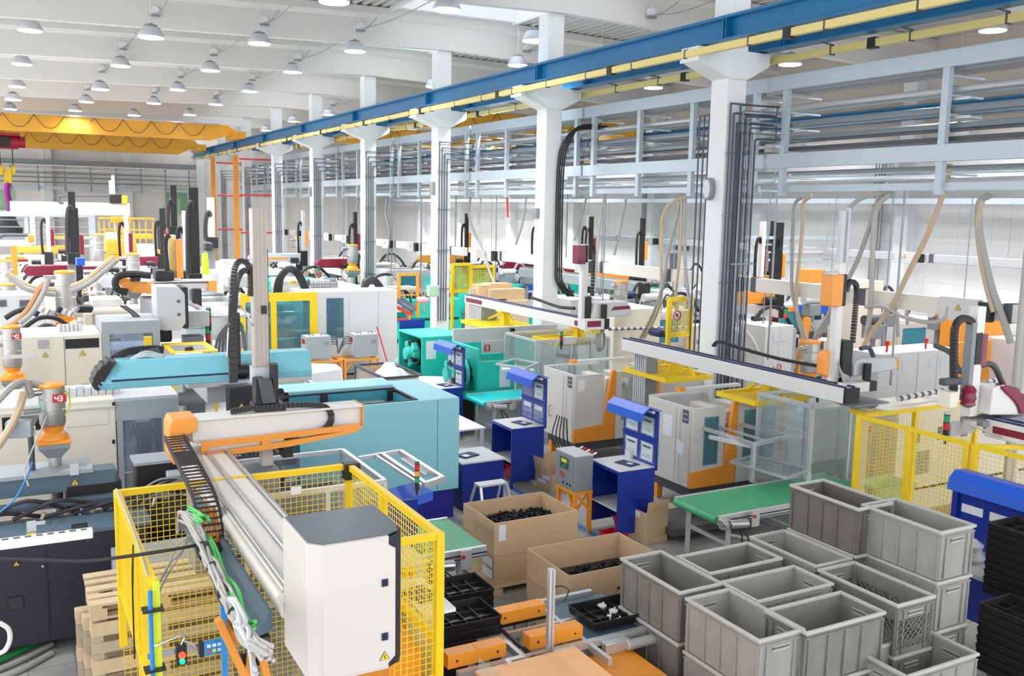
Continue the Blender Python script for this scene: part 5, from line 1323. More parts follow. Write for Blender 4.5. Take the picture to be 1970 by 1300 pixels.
def small_box(o, w_, d_, h_, label, rz, flaps, lbl=None):
    t = thing('cardboard_box', label, 'box', o); ca, sa = math.cos(rz), math.sin(rz)
    W = lambda x, y, z: (o[0]+x*ca-y*sa, o[1]+x*sa+y*ca, o[2]+z)
    Q = lambda z: [W(0,0,z),W(w_,0,z),W(w_,d_,z),W(0,d_,z)]
    part('walls', MB().open_box(Q(0), Q(h_), .006), 'cardboard', t)
    for f in flaps:
        if f == 'back': q = [W(0,d_,h_),W(w_,d_,h_),W(w_,d_+.03,h_+.22),W(0,d_+.03,h_+.22)]
        elif f == 'front': q = [W(0,0,h_),W(w_,0,h_),W(w_,-.12,h_-.17),W(0,-.12,h_-.17)]
        elif f == 'frontup': q = [W(0,0,h_),W(w_,0,h_),W(w_,-.02,h_+.15),W(0,-.02,h_+.15)]
        elif f == 'right': q = [W(w_,0,h_),W(w_,d_,h_),W(w_+.26,d_-.05,h_-.02),W(w_+.26,.05,h_-.02)]
        elif f == 'left': q = [W(0,0,h_),W(0,d_,h_),W(-.05,d_,h_+.24),W(-.05,0,h_+.24)]
        elif f == 'leftin': q = [W(0,0,h_),W(0,d_,h_),W(.15,d_,h_-.05),W(.15,0,h_-.05)]
        part('flap', MB().prism(q, (0,0,.006)), 'cardboard', t)
    if lbl:
        for (a, b, c_, d2) in lbl: part('label', MB().prism([W(-.004,d_-a,b),W(-.004,d_-c_,b),W(-.004,d_-c_,d2),W(-.004,d_-a,d2)], (.002,0,0)), 'paper', t)
    return t
p = PZ(1060,947,0); small_box((p.x,p.y,.002), .52, .48, .28, 'open cardboard box with spread flaps beside the left blue workstation', .12, ['left','right','back'], [(.12,.10,.34,.16),(.24,.18,.44,.24)])
p = PZ(1242,1048,0); small_box((p.x-.0,p.y,.002), .38, .38, .44, 'open cardboard box on the floor before the right blue workstation', .06, ['back','frontup','right'], [(.04,.34,.24,.42)])
single('floor_tape', MB().box((7.04,8.6,.001),(7.13,24,.003)), 'tape_blue', 'blue marking tape line on the floor along the workstations', 'floor marking')

# -- blue workstations
def workstation(x0, y0, label, sheets=4, bin_=True, idx=0):
    t = thing('workstation', label, 'workstation', (x0+.3, y0+.35, 0), 'blue workstations with document boards')
    x1, y1 = x0+.60, y0+.72
    part('side_panel', MB().box((x0,y0,.10),(x1,y0+.02,.98)), 'blue', t, bevel=.004)
    part('side_panel', MB().box((x0,y1-.02,.10),(x1,y1,.98)), 'blue', t)
    part('back_panel', MB().box((x1-.02,y0,.10),(x1,y1,.98)), 'blue', t)
    part('worktop', MB().box((x0+.01,y0+.0,.98),(x1,y1,1.0)), 'tabletop', t, bevel=.003)
    part('worktop_edge', MB().box((x0-.005,y0-.005,.955),(x0+.01,y1,.995)).box((x0-.005,y0-.006,.955),(x1,y0,.995)), 'blue', t)
    part('shelf', MB().box((x0+.01,y0+.02,.42),(x1-.02,y1-.02,.44)), 'tabletop', t)
    for y in (y0, y1-.03): part('leg', MB().box((x0,y,0),(x0+.03,y+.03,.98)), 'blue', t)
    part('rear_leg', MB().box((x1-.03,y0,0),(x1,y0+.03,.2)).box((x1-.03,y1-.03,0),(x1,y1,.2)), 'blue', t)
    b = part('document_board', MB().box((x1-.0,y0-.02,.95),(x1+.03,y1+.06,1.78)), 'blue', t, bevel=.004)
    part('board_divider', MB().box((x1-.012,y0-.02,1.34),(x1,y1+.06,1.37)), 'blue', t)
    n = 0
    for r_, (za, zb2) in enumerate(((1.40,1.68),(1.03,1.31))):
        for c_ in range(2):
            ya_ = y0+.03+.37*c_
            s_ = part('sleeve', MB().box((x1-.012,ya_,za),(x1-.004,ya_+.33,zb2)), 'clear_pane', b)
            if n < sheets: part('sheet', MB().box((x1-.010,ya_+.03,za+.02),(x1-.006,ya_+.29,zb2-.01)), 'paper', b); part('text_lines', MB().box((x1-.0125,ya_+.07,zb2-.08),(x1-.0115,ya_+.25,zb2-.05)).box((x1-.0125,ya_+.07,za+.10),(x1-.0115,ya_+.22,za+.105)).box((x1-.0125,ya_+.07,za+.07),(x1-.0115,ya_+.25,za+.075)), 'ink', b)
            else: part('sheet', MB().box((x1-.010,ya_+.04,zb2-.09),(x1-.006,ya_+.28,zb2-.02)), 'paper', b)
            n += 1
    part('hood', MB().prism([(x1+.05,y0-.04,1.80),(x1-.16,y0-.04,1.86),(x1-.27,y0-.04,1.78),(x1-.29,y0-.04,1.66),(x1-.275,y0-.04,1.66),(x1-.255,y0-.04,1.77),(x1-.155,y0-.04,1.845),(x1+.05,y0-.04,1.785)], (0,.86,0)), 'blue_bright', t, sm=False)
    part('lamp_tube', MB().cyl((x1-.10,y0-.06,1.79),(x1-.10,y1+.05,1.79),.02,n=10), 'bag', t)
    part('binder', MB().cbox((x0+.34,y0+.30,1.0),(.20,.30,.012),.25), 'navy', t)
    part('binder_label', MB().cbox((x0+.36,y0+.26,1.012),(.06,.09,.002),.25), 'paper', t)
    if sheets > 3: part('pen_holder', MB().box((x1-.07,y0+.5,1.0),(x1-.015,y0+.62,1.10)), 'bag', t)
    return t
workstation(7.19, 10.12, 'blue workstation with lit hood and four filled document sleeves, nearest on the aisle', 4)
workstation(7.05, 12.92, 'blue workstation with nearly empty sleeves, left of the open cardboard box', 1)
t = workstation(7.25, 16.45, 'blue workstation board between the two turquoise presses', 4)
single('red_bin', MB().open_box([(7.5,10.2,.02),(7.75,10.2,.02),(7.75,10.6,.02),(7.5,10.6,.02)], [(7.46,10.16,.2),(7.78,10.16,.2),(7.78,10.64,.2),(7.46,10.64,.2)], .01), 'red', 'red plastic bin under the nearest blue workstation', 'bin')
single('red_bin', MB().open_box([(7.3,13.3,.02),(7.6,13.3,.02),(7.6,13.8,.02),(7.3,13.8,.02)], [(7.26,13.28,.26),(7.63,13.28,.26),(7.63,13.84,.26),(7.26,13.84,.26)], .01), 'red', 'red plastic bin under the left blue workstation', 'bin')
single('red_bin', MB().open_box([(7.05,10.0,.01),(7.25,10.0,.01),(7.25,10.3,.01),(7.05,10.3,.01)], [(7.02,9.98,.14),(7.28,9.98,.14),(7.28,10.32,.14),(7.02,10.32,.14)], .01), 'red', 'small red bin on the floor behind the small upright cardboard box', 'bin')
# right-edge workstation
t = thing('workstation', 'blue workstation with long bright hood at the right edge', 'workstation', (8.95,5.6,0))
part('document_board', MB().box((8.98,5.3,.2),(9.02,6.35,1.72)), 'blue', t)
part('side_post', MB().box((8.94,6.30,.0),(9.0,6.36,1.74)), 'blue', t)
part('hood', MB().prism([(9.12,5.0,1.79),(8.95,5.0,1.80),(8.86,5.0,1.72),(8.84,5.0,1.60),(8.855,5.0,1.60),(8.875,5.0,1.71),(8.95,5.0,1.785),(9.12,5.0,1.775)], (0,1.36,0)), 'blue_bright', t, sm=False)
for k in range(3): part('sheet', MB().box((8.972,5.35+.33*k,1.36),(8.978,5.60+.33*k,1.45)), 'paper', t)
part('worktop', MB().box((8.3,5.4,.96),(8.98,6.3,1.0)), 'tabletop', t)
single('plastic_bag', MB().lathe((8.6,5.85,1.0), [(.1,0),(.14,.05),(.10,.12),(.12,.18),(.04,.24)], 9), 'bag', 'crumpled clear bag on the right edge workstation', 'bag')

# -- grey temperature control units
def chiller(x, y, z, label, w_=.28, d_=.62, h_=.52, num=None, group=None):
    t = thing('temperature_unit', label, 'control unit', (x+w_/2, y+d_/2, z), group)
    part('case', MB().box((x,y,z),(x+w_,y+d_,z+h_)), 'grey_panel' if group else 'mid_grey', t, bevel=.01)
    part('top_cover', MB().box((x+.005,y+.005,z+h_),(x+w_-.005,y+d_-.005,z+h_+.012)), 'robot_grey', t)
    return t
t = thing('temperature_unit', 'grey temperature control unit with yellow display and red number 41 on an orange stand', 'control unit', (6.95, 10.7, .73))
bx0, by0, bz0 = 6.83, 10.65, .62
q = PY(1140,862,10.9)
part('case', MB().box((6.80,10.62,.62),(7.10,11.15,1.12)), 'mid_grey', t, bevel=.01)
part('top_cover', MB().box((6.80,10.62,1.12),(7.10,11.15,1.13)), 'robot_grey', t)
part('front_panel', MB().box((6.793,10.66,.66),(6.80,11.10,1.10)), 'mid_grey', t)
ds = part('display', MB().box((6.786,10.78,.90),(6.793,11.0,1.06)), 'dark_grey', t)
part('yellow_screen', MB().box((6.782,10.82,.99),(6.786,10.96,1.04)), 'lime', ds); part('green_screen', MB().box((6.782,10.84,.92),(6.786,10.92,.96)), 'green_light', ds)
part('number', write(MB(), '41', (6.785,11.0,.76), (0,-1,0), (0,0,1), .045, .09, .014), 'red_bright', t)
part('gland_row', MB().cyl((6.78,10.72,.70),(6.8,10.72,.70),.015,n=8).cyl((6.78,10.8,.70),(6.8,10.8,.70),.015,n=8).cyl((6.78,10.9,.70),(6.8,10.9,.70),.015,n=8), 'black', t)
for k in range(5): part('red_coupling', MB().cyl((7.12,10.7+.09*k,1.1),(7.2,10.7+.09*k,1.13),.018,n=8), 'red' if k % 2 else 'steel', t)
def stand(x0, y0, x1, y1, z, label, group=None, brace=True):
    t = thing('steel_stand', label, 'stand', ((x0+x1)/2,(y0+y1)/2,0), group)
    for x in (x0, x1):
        for y in (y0, y1): part('leg', MB().box((x-.025,y-.025,0),(x+.025,y+.025,z-.05)), 'orange', t)
    part('top_frame', MB().box((x0-.03,y0-.03,z-.05),(x1+.03,y0+.03,z)).box((x0-.03,y1-.03,z-.05),(x1+.03,y1+.03,z)).box((x0-.03,y0,z-.05),(x0+.03,y1,z)).box((x1-.03,y0,z-.05),(x1+.03,y1,z)), 'orange', t)
    if brace:
        m_ = MB()
        for x, s_ in ((x0,1),(x1,-1)): m_.bar((x,y0,z-.3),(x+.22*s_,y0,z-.05),.03); 
        m_.bar((x0,y0,z-.3),(x0,y0+.2,z-.05),.03)
        m_.bar((x0,y0,.15),(x0,y1,.15),.03)
        part('brace', m_, 'orange', t)
    return t
stand(6.84, 10.66, 7.08, 11.1, .62, 'small orange stand under the unit numbered 41')

# -- white and orange injection presses along the right aisle
def press(x0, y0, label, win=False, xl=3.6, variant=0):
    """clamp end towards the aisle"""
    t = thing('injection_press', label, 'machine', (x0+1.5, y0+.6, 0), 'white and orange presses along the aisle')
    D = 1.10; zt_ = 1.60; zb_ = .40
    part('end_panel', MB().box((x0,y0+.06,zb_),(x0+.05,y0+D,zt_)), 'machine_greige', t, bevel=.012)
    part('front_panel', MB().box((x0,y0,zb_+.25),(x0+.62,y0+.05,zt_)), 'machine_greige', t, bevel=.012)
    part('panel_seam', MB().box((x0-.003,y0+.38,zb_+.02),(x0,y0+.388,zt_-.02)).box((x0-.003,y0+.28,zb_+.02),(x0,y0+.284,zt_-.02)), 'mid_grey', t)
    part('top_trim', MB().box((x0,y0+.0,zt_),(x0+.05,y0+D,zt_+.02)).box((x0,y0,zt_),(x0+.62,y0+.05,zt_+.02)).box((x0,y0+D-.05,zt_),(x0+1.2,y0+D,zt_+.04)), 'machine_white', t)
    part('orange_apron', MB().prism([(x0,y0-.004,zb_),(x0+.86,y0-.004,zb_),(x0+.88,y0-.004,zt_+.06),(x0+.78,y0-.004,zt_+.06),(x0+.62,y0-.004,zb_+.30),(x0,y0-.004,zb_+.26)], (0,.06,0)), 'orange', t, bevel=.008)
    part('door_frame', MB().box((x0+.88,y0+.0,zb_+.1),(x0+1.0,y0+.06,zt_)).box((x0+.88,y0,zt_-.08),(x0+1.75,y0+.06,zt_+.04)).box((x0+1.65,y0,zb_+.1),(x0+1.75,y0+.06,zt_)).box((x0+.88,y0,zb_),(x0+1.75,y0+.06,zb_+.32)), 'machine_greige', t, bevel=.006)
    part('door_window', MB().box((x0+1.0,y0+.02,zb_+.32),(x0+1.65,y0+.03,zt_-.08)), 'teal_pane' if win else 'clear_pane', t)
    if win:
        part('side_window', MB().box((x0+.24,y0-.006,zb_+.36),(x0+.48,y0-.002,zt_-.14)), 'teal_pane', t)
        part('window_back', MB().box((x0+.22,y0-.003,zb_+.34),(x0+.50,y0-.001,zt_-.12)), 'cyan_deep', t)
    part('second_apron', MB().box((x0+1.76,y0,zb_),(x0+1.86,y0+.06,zt_)), 'orange', t)
    part('tie_bar', MB().cyl((x0+.7,y0+.3,1.35),(x0+2.2,y0+.3,1.35),.045,n=12).cyl((x0+.7,y0+.3,.85),(x0+2.2,y0+.3,.85),.045,n=12).cyl((x0+.7,y0+.85,1.35),(x0+2.2,y0+.85,1.35),.045,n=12), 'steel', t)
    part('platen', MB().box((x0+1.25,y0+.15,.6),(x0+1.42,y0+D-.1,1.5)).box((x0+.75,y0+.15,.6),(x0+.95,y0+D-.1,1.5)).box((x0+1.9,y0+.1,.5),(x0+2.2,y0+D-.05,1.58)), 'machine_greige', t, bevel=.02)
    part('mould', MB().box((x0+1.42,y0+.3,.85),(x0+1.6,y0+.8,1.3)), 'cyan_deep' if win else 'dark_grey', t, bevel=.01)
    part('bed', MB().box((x0+.1,y0+.1,.22),(x0+xl,y0+D-.05,.42)), 'dark_grey', t)
    part('barrel_cover', MB().box((x0+2.2,y0+.2,.42),(x0+xl,y0+D-.1,1.35)), 'machine_white', t, bevel=.04)
    part('catwalk', MB().box((x0+.72,y0+D,zt_+.04),(x0+1.9,y0+D+.12,zt_+.08)), 'machine_white', t); part('catwalk_end', MB().box((x0+.62,y0+D,zt_+.03),(x0+.74,y0+D+.13,zt_+.09)), 'orange', t)
    for (dx, dy) in ((.14,.15),(.14,.95),(2.0,.15),(xl-.2,.15)): part('foot', MB().box((x0+dx-.05,y0+dy-.05,0),(x0+dx+.05,y0+dy+.05,.24)), 'orange', t)
    tg = part('code_tag', MB().box((x0-.004,y0+.10,zt_-.22),(x0-.001,y0+.24,zt_-.02)), 'ink', t, label='black code plate')
    part('code_lines', MB().box((x0-.006,y0+.12,zt_-.09),(x0-.004,y0+.22,zt_-.075)).box((x0-.006,y0+.12,zt_-.17),(x0-.004,y0+.22,zt_-.155)), 'robot_grey', tg)
    if win: 
        part('notice', MB().box((x0-.004,y0+.48,zt_-.50),(x0-.001,y0+.70,zt_-.18)), 'paper', t); part('notice', MB().prism([(x0-.004,y0+.20,.86),(x0-.004,y0+.36,.92),(x0-.004,y0+.34,1.10),(x0-.004,y0+.18,1.05)], (.002,0,0)), 'paper', t)
    else: part('notice', MB().box((x0+.06,y0-.004,zt_-.26),(x0+.20,y0-.001,zt_-.05)), 'paper', t)
    part('door_handle', MB().tube([(x0-.001,y0+.80,.75),(x0-.04,y0+.80,.76),(x0-.04,y0+.80,.93),(x0-.001,y0+.80,.94)], .008, 6), 'mid_grey', t)
    return t
press(8.85, 10.63, 'white and orange press with narrow blue side window behind the nearest workstation', True)
press(8.72, 13.70, 'white and orange press without side window behind the open cardboard box', False)
for k in range(6):
    hose([(7.9+.03*k,10.3+.02*k,.03),(8.1+.05*k,10.05,.03+.02*k),(8.5+.02*k,10.2,.06),(8.75,10.5+.04*k,.05+.1*(k%2)),(8.45,10.75,.02+.01*k)], .012, 'black', ['longest','tight','upper','lower','outer','inner'][k]+' black cable coiled on the floor by the green belt', 'cable', 'black cables coiled by the green belt', name='cable')
single('junction_box', MB().cbox((8.55,10.15,.25),(.16,.1,.2),.3), 'machine_white', 'small white socket box above the coiled black cables', 'socket box')
single('drip_pan', MB().box((7.85,9.75,.10),(9.4,10.5,.2)), 'dark_grey', 'dark steel drip pan under the near end of the green belt press', 'pan')
for k in range(5): hose([(8.5,13.6+.08*k,.9),(8.42-.03*k,13.4+.08*k,.5),(8.5+.04*k,13.3+.08*k,.12)], .012, 'black', ['left','second','middle','fourth','right'][k]+' black cable hanging under the press beside the open box', 'cable', 'black cables under the press', name='cable')

# -- green belt conveyor with aluminium frames
def belt(x0, x1, y0, y1, z, bm_, label, legs=True):
    t = thing('belt_conveyor', label, 'conveyor', ((x0+x1)/2,(y0+y1)/2,0))
    part('belt', MB().box((x0+.04,y0+.02,z-.04),(x1,y1-.02,z)), bm_, t)
    part('roller', MB().cyl((x0+.05,y0+.02,z-.05),(x0+.05,y1-.02,z-.05),.05,n=14), bm_, t)
    part('side_rail', MB().box((x0+.05,y0-.02,z-.11),(x1,y0+.02,z+.012)), 'aluminium', t, bevel=.003); part('side_rail', MB().box((x0+.05,y1-.02,z-.11),(x1,y1+.02,z+.012)), 'aluminium', t)
    part('rail_groove', MB().box((x0+.1,y0-.023,z-.06),(x1,y0-.02,z-.045)).box((x0+.1,y0-.023,z-.095),(x1,y0-.02,z-.085)), 'navy', t)
    part('drive_motor', MB().cyl((x0+.15,y0-.10,z-.08),(x0+.42,y0-.12,z-.10),.055,n=14).box((x0+.04,y0-.10,z-.14),(x0+.17,y0-.02,z-.02)).cyl((x0+.10,y0-.13,z-.08),(x0+.10,y0-.05,z-.08),.04,n=14), 'steel', t, bevel=.006)
    part('emergency_stop', MB().cyl((x0+.52,y0-.12,z-.02),(x0+.52,y0-.15,z-.02),.02,n=12), 'red', t); part('stop_plate', MB().box((x0+.5,y0-.12,z-.16),(x0+.62,y0-.11,z+.04)), 'aluminium', t)
    for x in (x0+.25, x1-.3):
        for y in (y0+.03, y1-.05): part('leg', MB().box((x-.025,y-.02,0),(x+.025,y+.02,z-.1)), 'aluminium', t)
    part('leg_brace', MB().box((x0+.23,y0+.03,.35),(x0+.27,y1-.05,.39)).bar((x0+.25,y0+.02,.5),(x0+.9,y0+.02,.3),.03), 'aluminium', t)
    for k in range(2): part('cable', MB().tube([(x0+.3,y0-.1,z-.13),(x0+.35+.1*k,y0-.12,z-.3),(x0+.3+.15*k,y0-.08,.3),(x0+.4,y0+.2,.03)], .01, 6), 'black', t)
    return t
belt(7.60, 10.4, 8.62, 9.48, .76, 'belt_green', 'green belt conveyor running behind the grey crates')
belt(7.86, 9.4, 15.55, 16.4, .86, 'belt_turquoise', 'turquoise belt conveyor before the right turquoise press')
belt(3.5, 4.35, 8.5, 9.5, .95, 'belt_green', 'short green belt conveyor beside the far cardboard box')
def alu_frame(name, label, pts, z0=None, legs=(), w_=.045):
    t = thing(name, label, 'frame', (sum(p[0] for p in pts)/len(pts), sum(p[1] for p in pts)/len(pts), 0))
    part('frame', MB().path(pts, w_, w_, True), 'aluminium', t)
    for (x, y, z) in legs: part('leg', MB().box((x-w_/2,y-w_/2,.0 if z0 is None else z0),(x+w_/2,y+w_/2,z)), 'aluminium', t)
    return t
zf = 1.20
Q = [PZ(1350,822,1.32), PZ(1412,812,1.32), PZ(1516,840,1.30), PZ(1450,855,1.30)]
t = alu_frame('aluminium_rack', 'open aluminium chute frame above the green belt', [tuple(q) for q in Q], .76, [(Q[3].x, Q[3].y, 1.3), (Q[2].x, Q[2].y, 1.3), (Q[1].x, Q[1].y, 1.32)], .05)
Q2 = [PZ(1405,888,.98), PZ(1450,876,.98), PZ(1560,903,.98), PZ(1515,920,.98)]
part('lower_frame', MB().path([tuple(q) for q in Q2], .03, .03, True), 'aluminium', t); part('lower_pane', MB().prism([tuple(q) for q in Q2], (0,0,.004)), 'clear_pane', t)
part('light_bar', MB().bar(PZ(1365,840,1.27), PZ(1445,858,1.25), .05, .05), 'bag', t)
part('inner_rail', MB().bar(V(Q[0])*.6+V(Q[1])*.4, V(Q[3])*.6+V(Q[2])*.4, .03), 'aluminium', t)
t = guard('glazed_guard', 'large clear guard around the press behind the green belt', [9.68, 10.65], 9.12, 10.15, .05, 1.86, 'frosted_pane', .05)
part('socket', MB().box((9.62,9.08,.86),(9.70,9.14,.98)), 'machine_white', t); part('red_lock', MB().box((10.66,9.05,1.42),(10.80,9.12,1.52)), 'red_bright', t, bevel=.01); part('black_lock', MB().box((10.60,9.05,1.02),(10.70,9.1,1.12)), 'black', t)
part('clear_side', MB().box((10.3,9.0,.3),(10.33,9.03,1.86)), 'aluminium', t)
t = guard('glazed_guard', 'clear aluminium guard before the middle white robot', [9.30, 9.72, 10.12, 10.62, 11.05], 16.1, 17.4, .3, 1.86, 'frosted_pane', .05)
Q = [PZ(912,672,1.55), PZ(955,664,1.55), PZ(985,680,1.52), PZ(960,684,1.52)]
t = alu_frame('aluminium_rack', 'white aluminium rack with lamp tube over the turquoise belt', [(8.35,16.0,1.5),(9.0,16.4,1.5),(9.25,15.9,1.48),(8.75,15.5,1.48)], .86, [(8.75,15.5,1.48),(9.25,15.9,1.48),(9.0,16.4,1.5)], .035)
part('shelf', MB().path([(8.75,15.5,1.15),(9.25,15.9,1.15),(9.6,15.6,1.15),(9.1,15.3,1.15)], .03, .03, True), 'aluminium', t)
part('lamp_tube', MB().cyl((8.4,15.85,1.42),(8.9,15.5,1.42),.035,n=10), 'white', t)

# -- white gantry robots on yellow stands
def gantry(x, y0, y1, z, label, ys, platx=(0,1), stripe=None, col='robot_white'):
    t = thing('gantry_robot', label, 'robot', (x, (y0+y1)/2, 0))
    part('main_beam', MB().box((x-.1,y0,z-.2),(x+.14,y1,z)), col, t, bevel=.008)
    part('rail', MB().box((x-.08,y0,z),(x-.05,y1,z+.02)).box((x+.06,y0,z),(x+.10,y1,z+.02)), 'navy', t)
    part('beam_cap', MB().box((x-.1,y0-.05,z-.2),(x+.14,y0,z)), 'black' , t)
    if stripe:
        part('stripe', MB().box((x-.104,y1-1.0,z-.15),(x-.1,y1-.1,z-.05)), stripe, t)
        part('stripe', MB().box((x-.104,y0,z-.15),(x-.1,y0+.7,z-.05)), stripe, t)
    return t
def yellow_stand(x0, y0, x1, y1, z, zt_, label, xc, yc):
    t = thing('yellow_platform', label, 'platform', ((x0+x1)/2,(y0+y1)/2,z-.05), 'yellow mesh platforms under the robots')
    part('frame', MB().path([(x0,y0,z),(x1,y0,z),(x1,y1,z),(x0,y1,z)], .06, .07, True), 'safety_yellow', t)
    m_ = MB().mesh_panel((x0,y0,z),(x1-x0,0,0),(0,y1-y0,0),.05,.05,.008); part('mesh', m_, 'mesh_yellow', t, sm=False)
    part('pedestal', MB().box((xc-.08,yc-.08,z),(xc+.08,yc+.08,zt_-.02)).box((xc-.18,yc-.14,zt_-.03),(xc+.18,yc+.14,zt_)), 'safety_yellow', t)
    part('gusset', MB().bar((xc,yc-.1,zt_-.05),(xc,y0+.02,z+.02),.05,.05).bar((xc,yc+.1,zt_-.05),(xc,y1-.02,z+.02),.05,.05), 'safety_yellow', t)
    return t
zr = 2.30
t = gantry(9.50, 8.35, 13.3, zr, 'near right white gantry robot with orange and black mast carriage', ())
yellow_stand(9.60, 12.25, 10.55, 13.45, 1.72, 2.10, 'yellow mesh platform under the far end of the near right robot', 10.2, 12.75)
yellow_stand(9.58, 10.1, 10.6, 10.95, 1.75, 2.10, 'yellow mesh platform in front of the near right robot tower light', 10.15, 10.45)
part('bellows', MB().box((9.62,12.9,1.2),(9.9,13.2,2.1)), 'mid_grey', t)
bf = MB()
for k in range(6): bf.box((9.60,12.86+.06*k,1.2),(9.62,12.89+.06*k,2.08))
part('bellows_fold', bf, 'robot_grey', t)
c = MB(); PP = smooth([PX(1372,665,9.62),PX(1385,657,9.62),PX(1420,668,9.62),PX(1500,690,9.62),PX(1580,705,9.62)], 14)
for a, b in zip(PP[:-1], PP[1:]): c.bar(a, a+(b-a)*.8, .05, .04)
part('drag_chain', c, 'black', t)
# carriage, mast and arm of the near right robot
Y8 = 8.75
mx = PY(1606,600,Y8).x
part('mast', MB().box((mx-.02,Y8-.06,2.28),(mx+.10,Y8+.06,PY(1606,505,Y8).z)), 'robot_white', t, bevel=.02)
part('mast_upper', MB().box((mx+.02,Y8,3.4),(mx+.09,Y8+.06,PY(1640,405,Y8).z)).box((mx+.14,Y8,3.4),(mx+.18,Y8+.06,PY(1640,400,Y8).z)), 'robot_grey', t, bevel=.004)
q0, q1 = PY(1599,590,Y8-.1), PY(1625,528,Y8-.1)
part('orange_cover', MB().box((q0.x,Y8-.10,q0.z),(q1.x,Y8+.10,q1.z)), 'robot_orange', t, bevel=.015)
part('black_cover', MB().box((q1.x,Y8-.08,q0.z),(q1.x+.08,Y8+.1,q1.z+.0)), 'black', t, bevel=.01)
part('cover_lid', MB().cyl((q0.x+.07,Y8,q1.z),(q0.x+.07,Y8,q1.z+.03),.09,n=16), 'robot_grey', t)
for nm, pts in (('mast_drag_chain', [PY(1628,560,Y8),PY(1634,542,Y8),PY(1645,545,Y8),PY(1648,560,Y8),PY(1645,600,Y8),PY(1640,660,Y8)]),):
    c = MB(); PP = smooth(pts, 10)
    for a, b in zip(PP[:-1], PP[1:]): c.bar(a, a+(b-a)*.8, .045, .06)
    part(nm, c, 'black', t)
part('carriage', MB().box((mx+.10,Y8-.1,2.30),(mx+.28,Y8+.15,2.86)), 'black', t, bevel=.01)
q0, q1 = PY(1630,722,Y8), PY(1718,682,Y8)
part('arm_body', MB().prism([(q0.x,Y8-.12,q0.z),(q1.x-.05,Y8-.12,q0.z+.04),(q1.x,Y8-.12,q0.z+.12),(q1.x-.08,Y8-.12,q1.z-.02),(q0.x+.1,Y8-.12,q1.z),(q0.x,Y8-.12,q1.z-.06)], (0,.28,0)), 'robot_grey', t, bevel=.02)
part('arm_tip', MB().prism([(q1.x-.03,Y8-.122,q0.z+.05),(q1.x+.005,Y8-.122,q0.z+.12),(q1.x-.07,Y8-.122,q1.z-.02),(q1.x-.09,Y8-.122,q1.z-.02)], (0,.284,0)), 'post_orange', t)
part('servo_motor', MB().cyl((q0.x+.14,Y8-.2,q0.z-.03),(q0.x+.14,Y8-.2,q1.z-.05),.055,n=14), 'black', t)
part('arm_hook', MB().tube([(q0.x+.22,Y8,q1.z+.12),(q0.x+.38,Y8,q1.z+.12),(q0.x+.48,Y8,q1.z+.0)], .03, 8), 'dark_grey', t)
q0 = PY(1586,700,Y8-.1); part('orange_guard', MB().prism([(q0.x-.06,Y8-.14,q0.z-.14),(q0.x+.06,Y8-.14,q0.z-.18),(q0.x+.06,Y8-.14,q0.z+.18),(q0.x-.02,Y8-.14,q0.z+.18),(q0.x-.07,Y8-.14,q0.z+.10)], (0,.12,0)), 'robot_orange', t, bevel=.02)
q0, q1 = PY(1618,752,Y8-.2), PY(1660,735,Y8-.2)
part('base_bar', MB().box((q0.x-.02,Y8-.3,q0.z-.02),(q1.x+.02,Y8-.15,q1.z+.02)), 'robot_white', t, bevel=.006); part('base_motor', MB().box((q1.x+.02,Y8-.3,q0.z-.02),(q1.x+.16,Y8-.15,q1.z+.02)), 'black', t, bevel=.006)
part('carriage_mech', MB().box((mx+.2,Y8-.15,2.16),(mx+.6,Y8+.1,2.26)), 'black', t)
random.seed(5)
for k in range(7): part('loose_cable', MB().tube([(mx+.0,Y8-.1,2.62-.04*k),(mx+.02+.02*k,Y8-.18,2.40),(mx+.05+.03*k,Y8-.2,2.24-.02*k),(mx-.04+.02*k,Y8-.15,2.08),(mx+.1,Y8-.1,2.02)], .009, 6), 'hose_grey' if k % 2 else 'cable_grey', t)
part('shelf_plate', MB().box((mx+.1,Y8-.35,2.02),(mx+.75,Y8+.1,2.04)).box((mx+.2,Y8-.3,1.98),(mx+.6,Y8,2.02)), 'mid_grey', t)
t2 = single('support_foot', MB().lathe((mx+.52,Y8-.15,.0), [(.07,0),(.07,1.83),(.11,1.84),(.11,1.92),(.14,1.96)], 16), 'machine_greige', 'beige round support post right of the clear guard', 'post')
single('yellow_clamp', MB().box((mx+.38,Y8-.30,1.86),(mx+.66,Y8-.02,1.92)), 'safety_yellow', 'yellow clamp plate on top of the round support post', 'clamp')
def switchbox(x, y, z, label, lab2):
    t = thing('control_box', label, 'control box', (x, y, z))
    part('box', MB().cbox((x+.12,y,z),(.24,.14,.14),-.15), 'robot_grey', t, bevel=.008)
    tower(x-.06, y-.02, z-.10, .9, lab2, ('grey','green_light','red'))
c = PY(1575,745,9.1); switchbox(c.x+.03, 9.1, c.z-.10, 'grey control box on top of the large clear guard', 'small green over red signal light beside the large clear guard')
c = PY(1825,830,7.0); switchbox(c.x-.02, 7.0, c.z-.04, 'grey control box on the right yellow fence', 'green over red signal light on the right yellow fence')
c = PY(1084,652,15.6); switchbox(c.x, 15.6, c.z-.1, 'grey control box on the middle clear guard', 'green over red signal light on the middle clear guard')
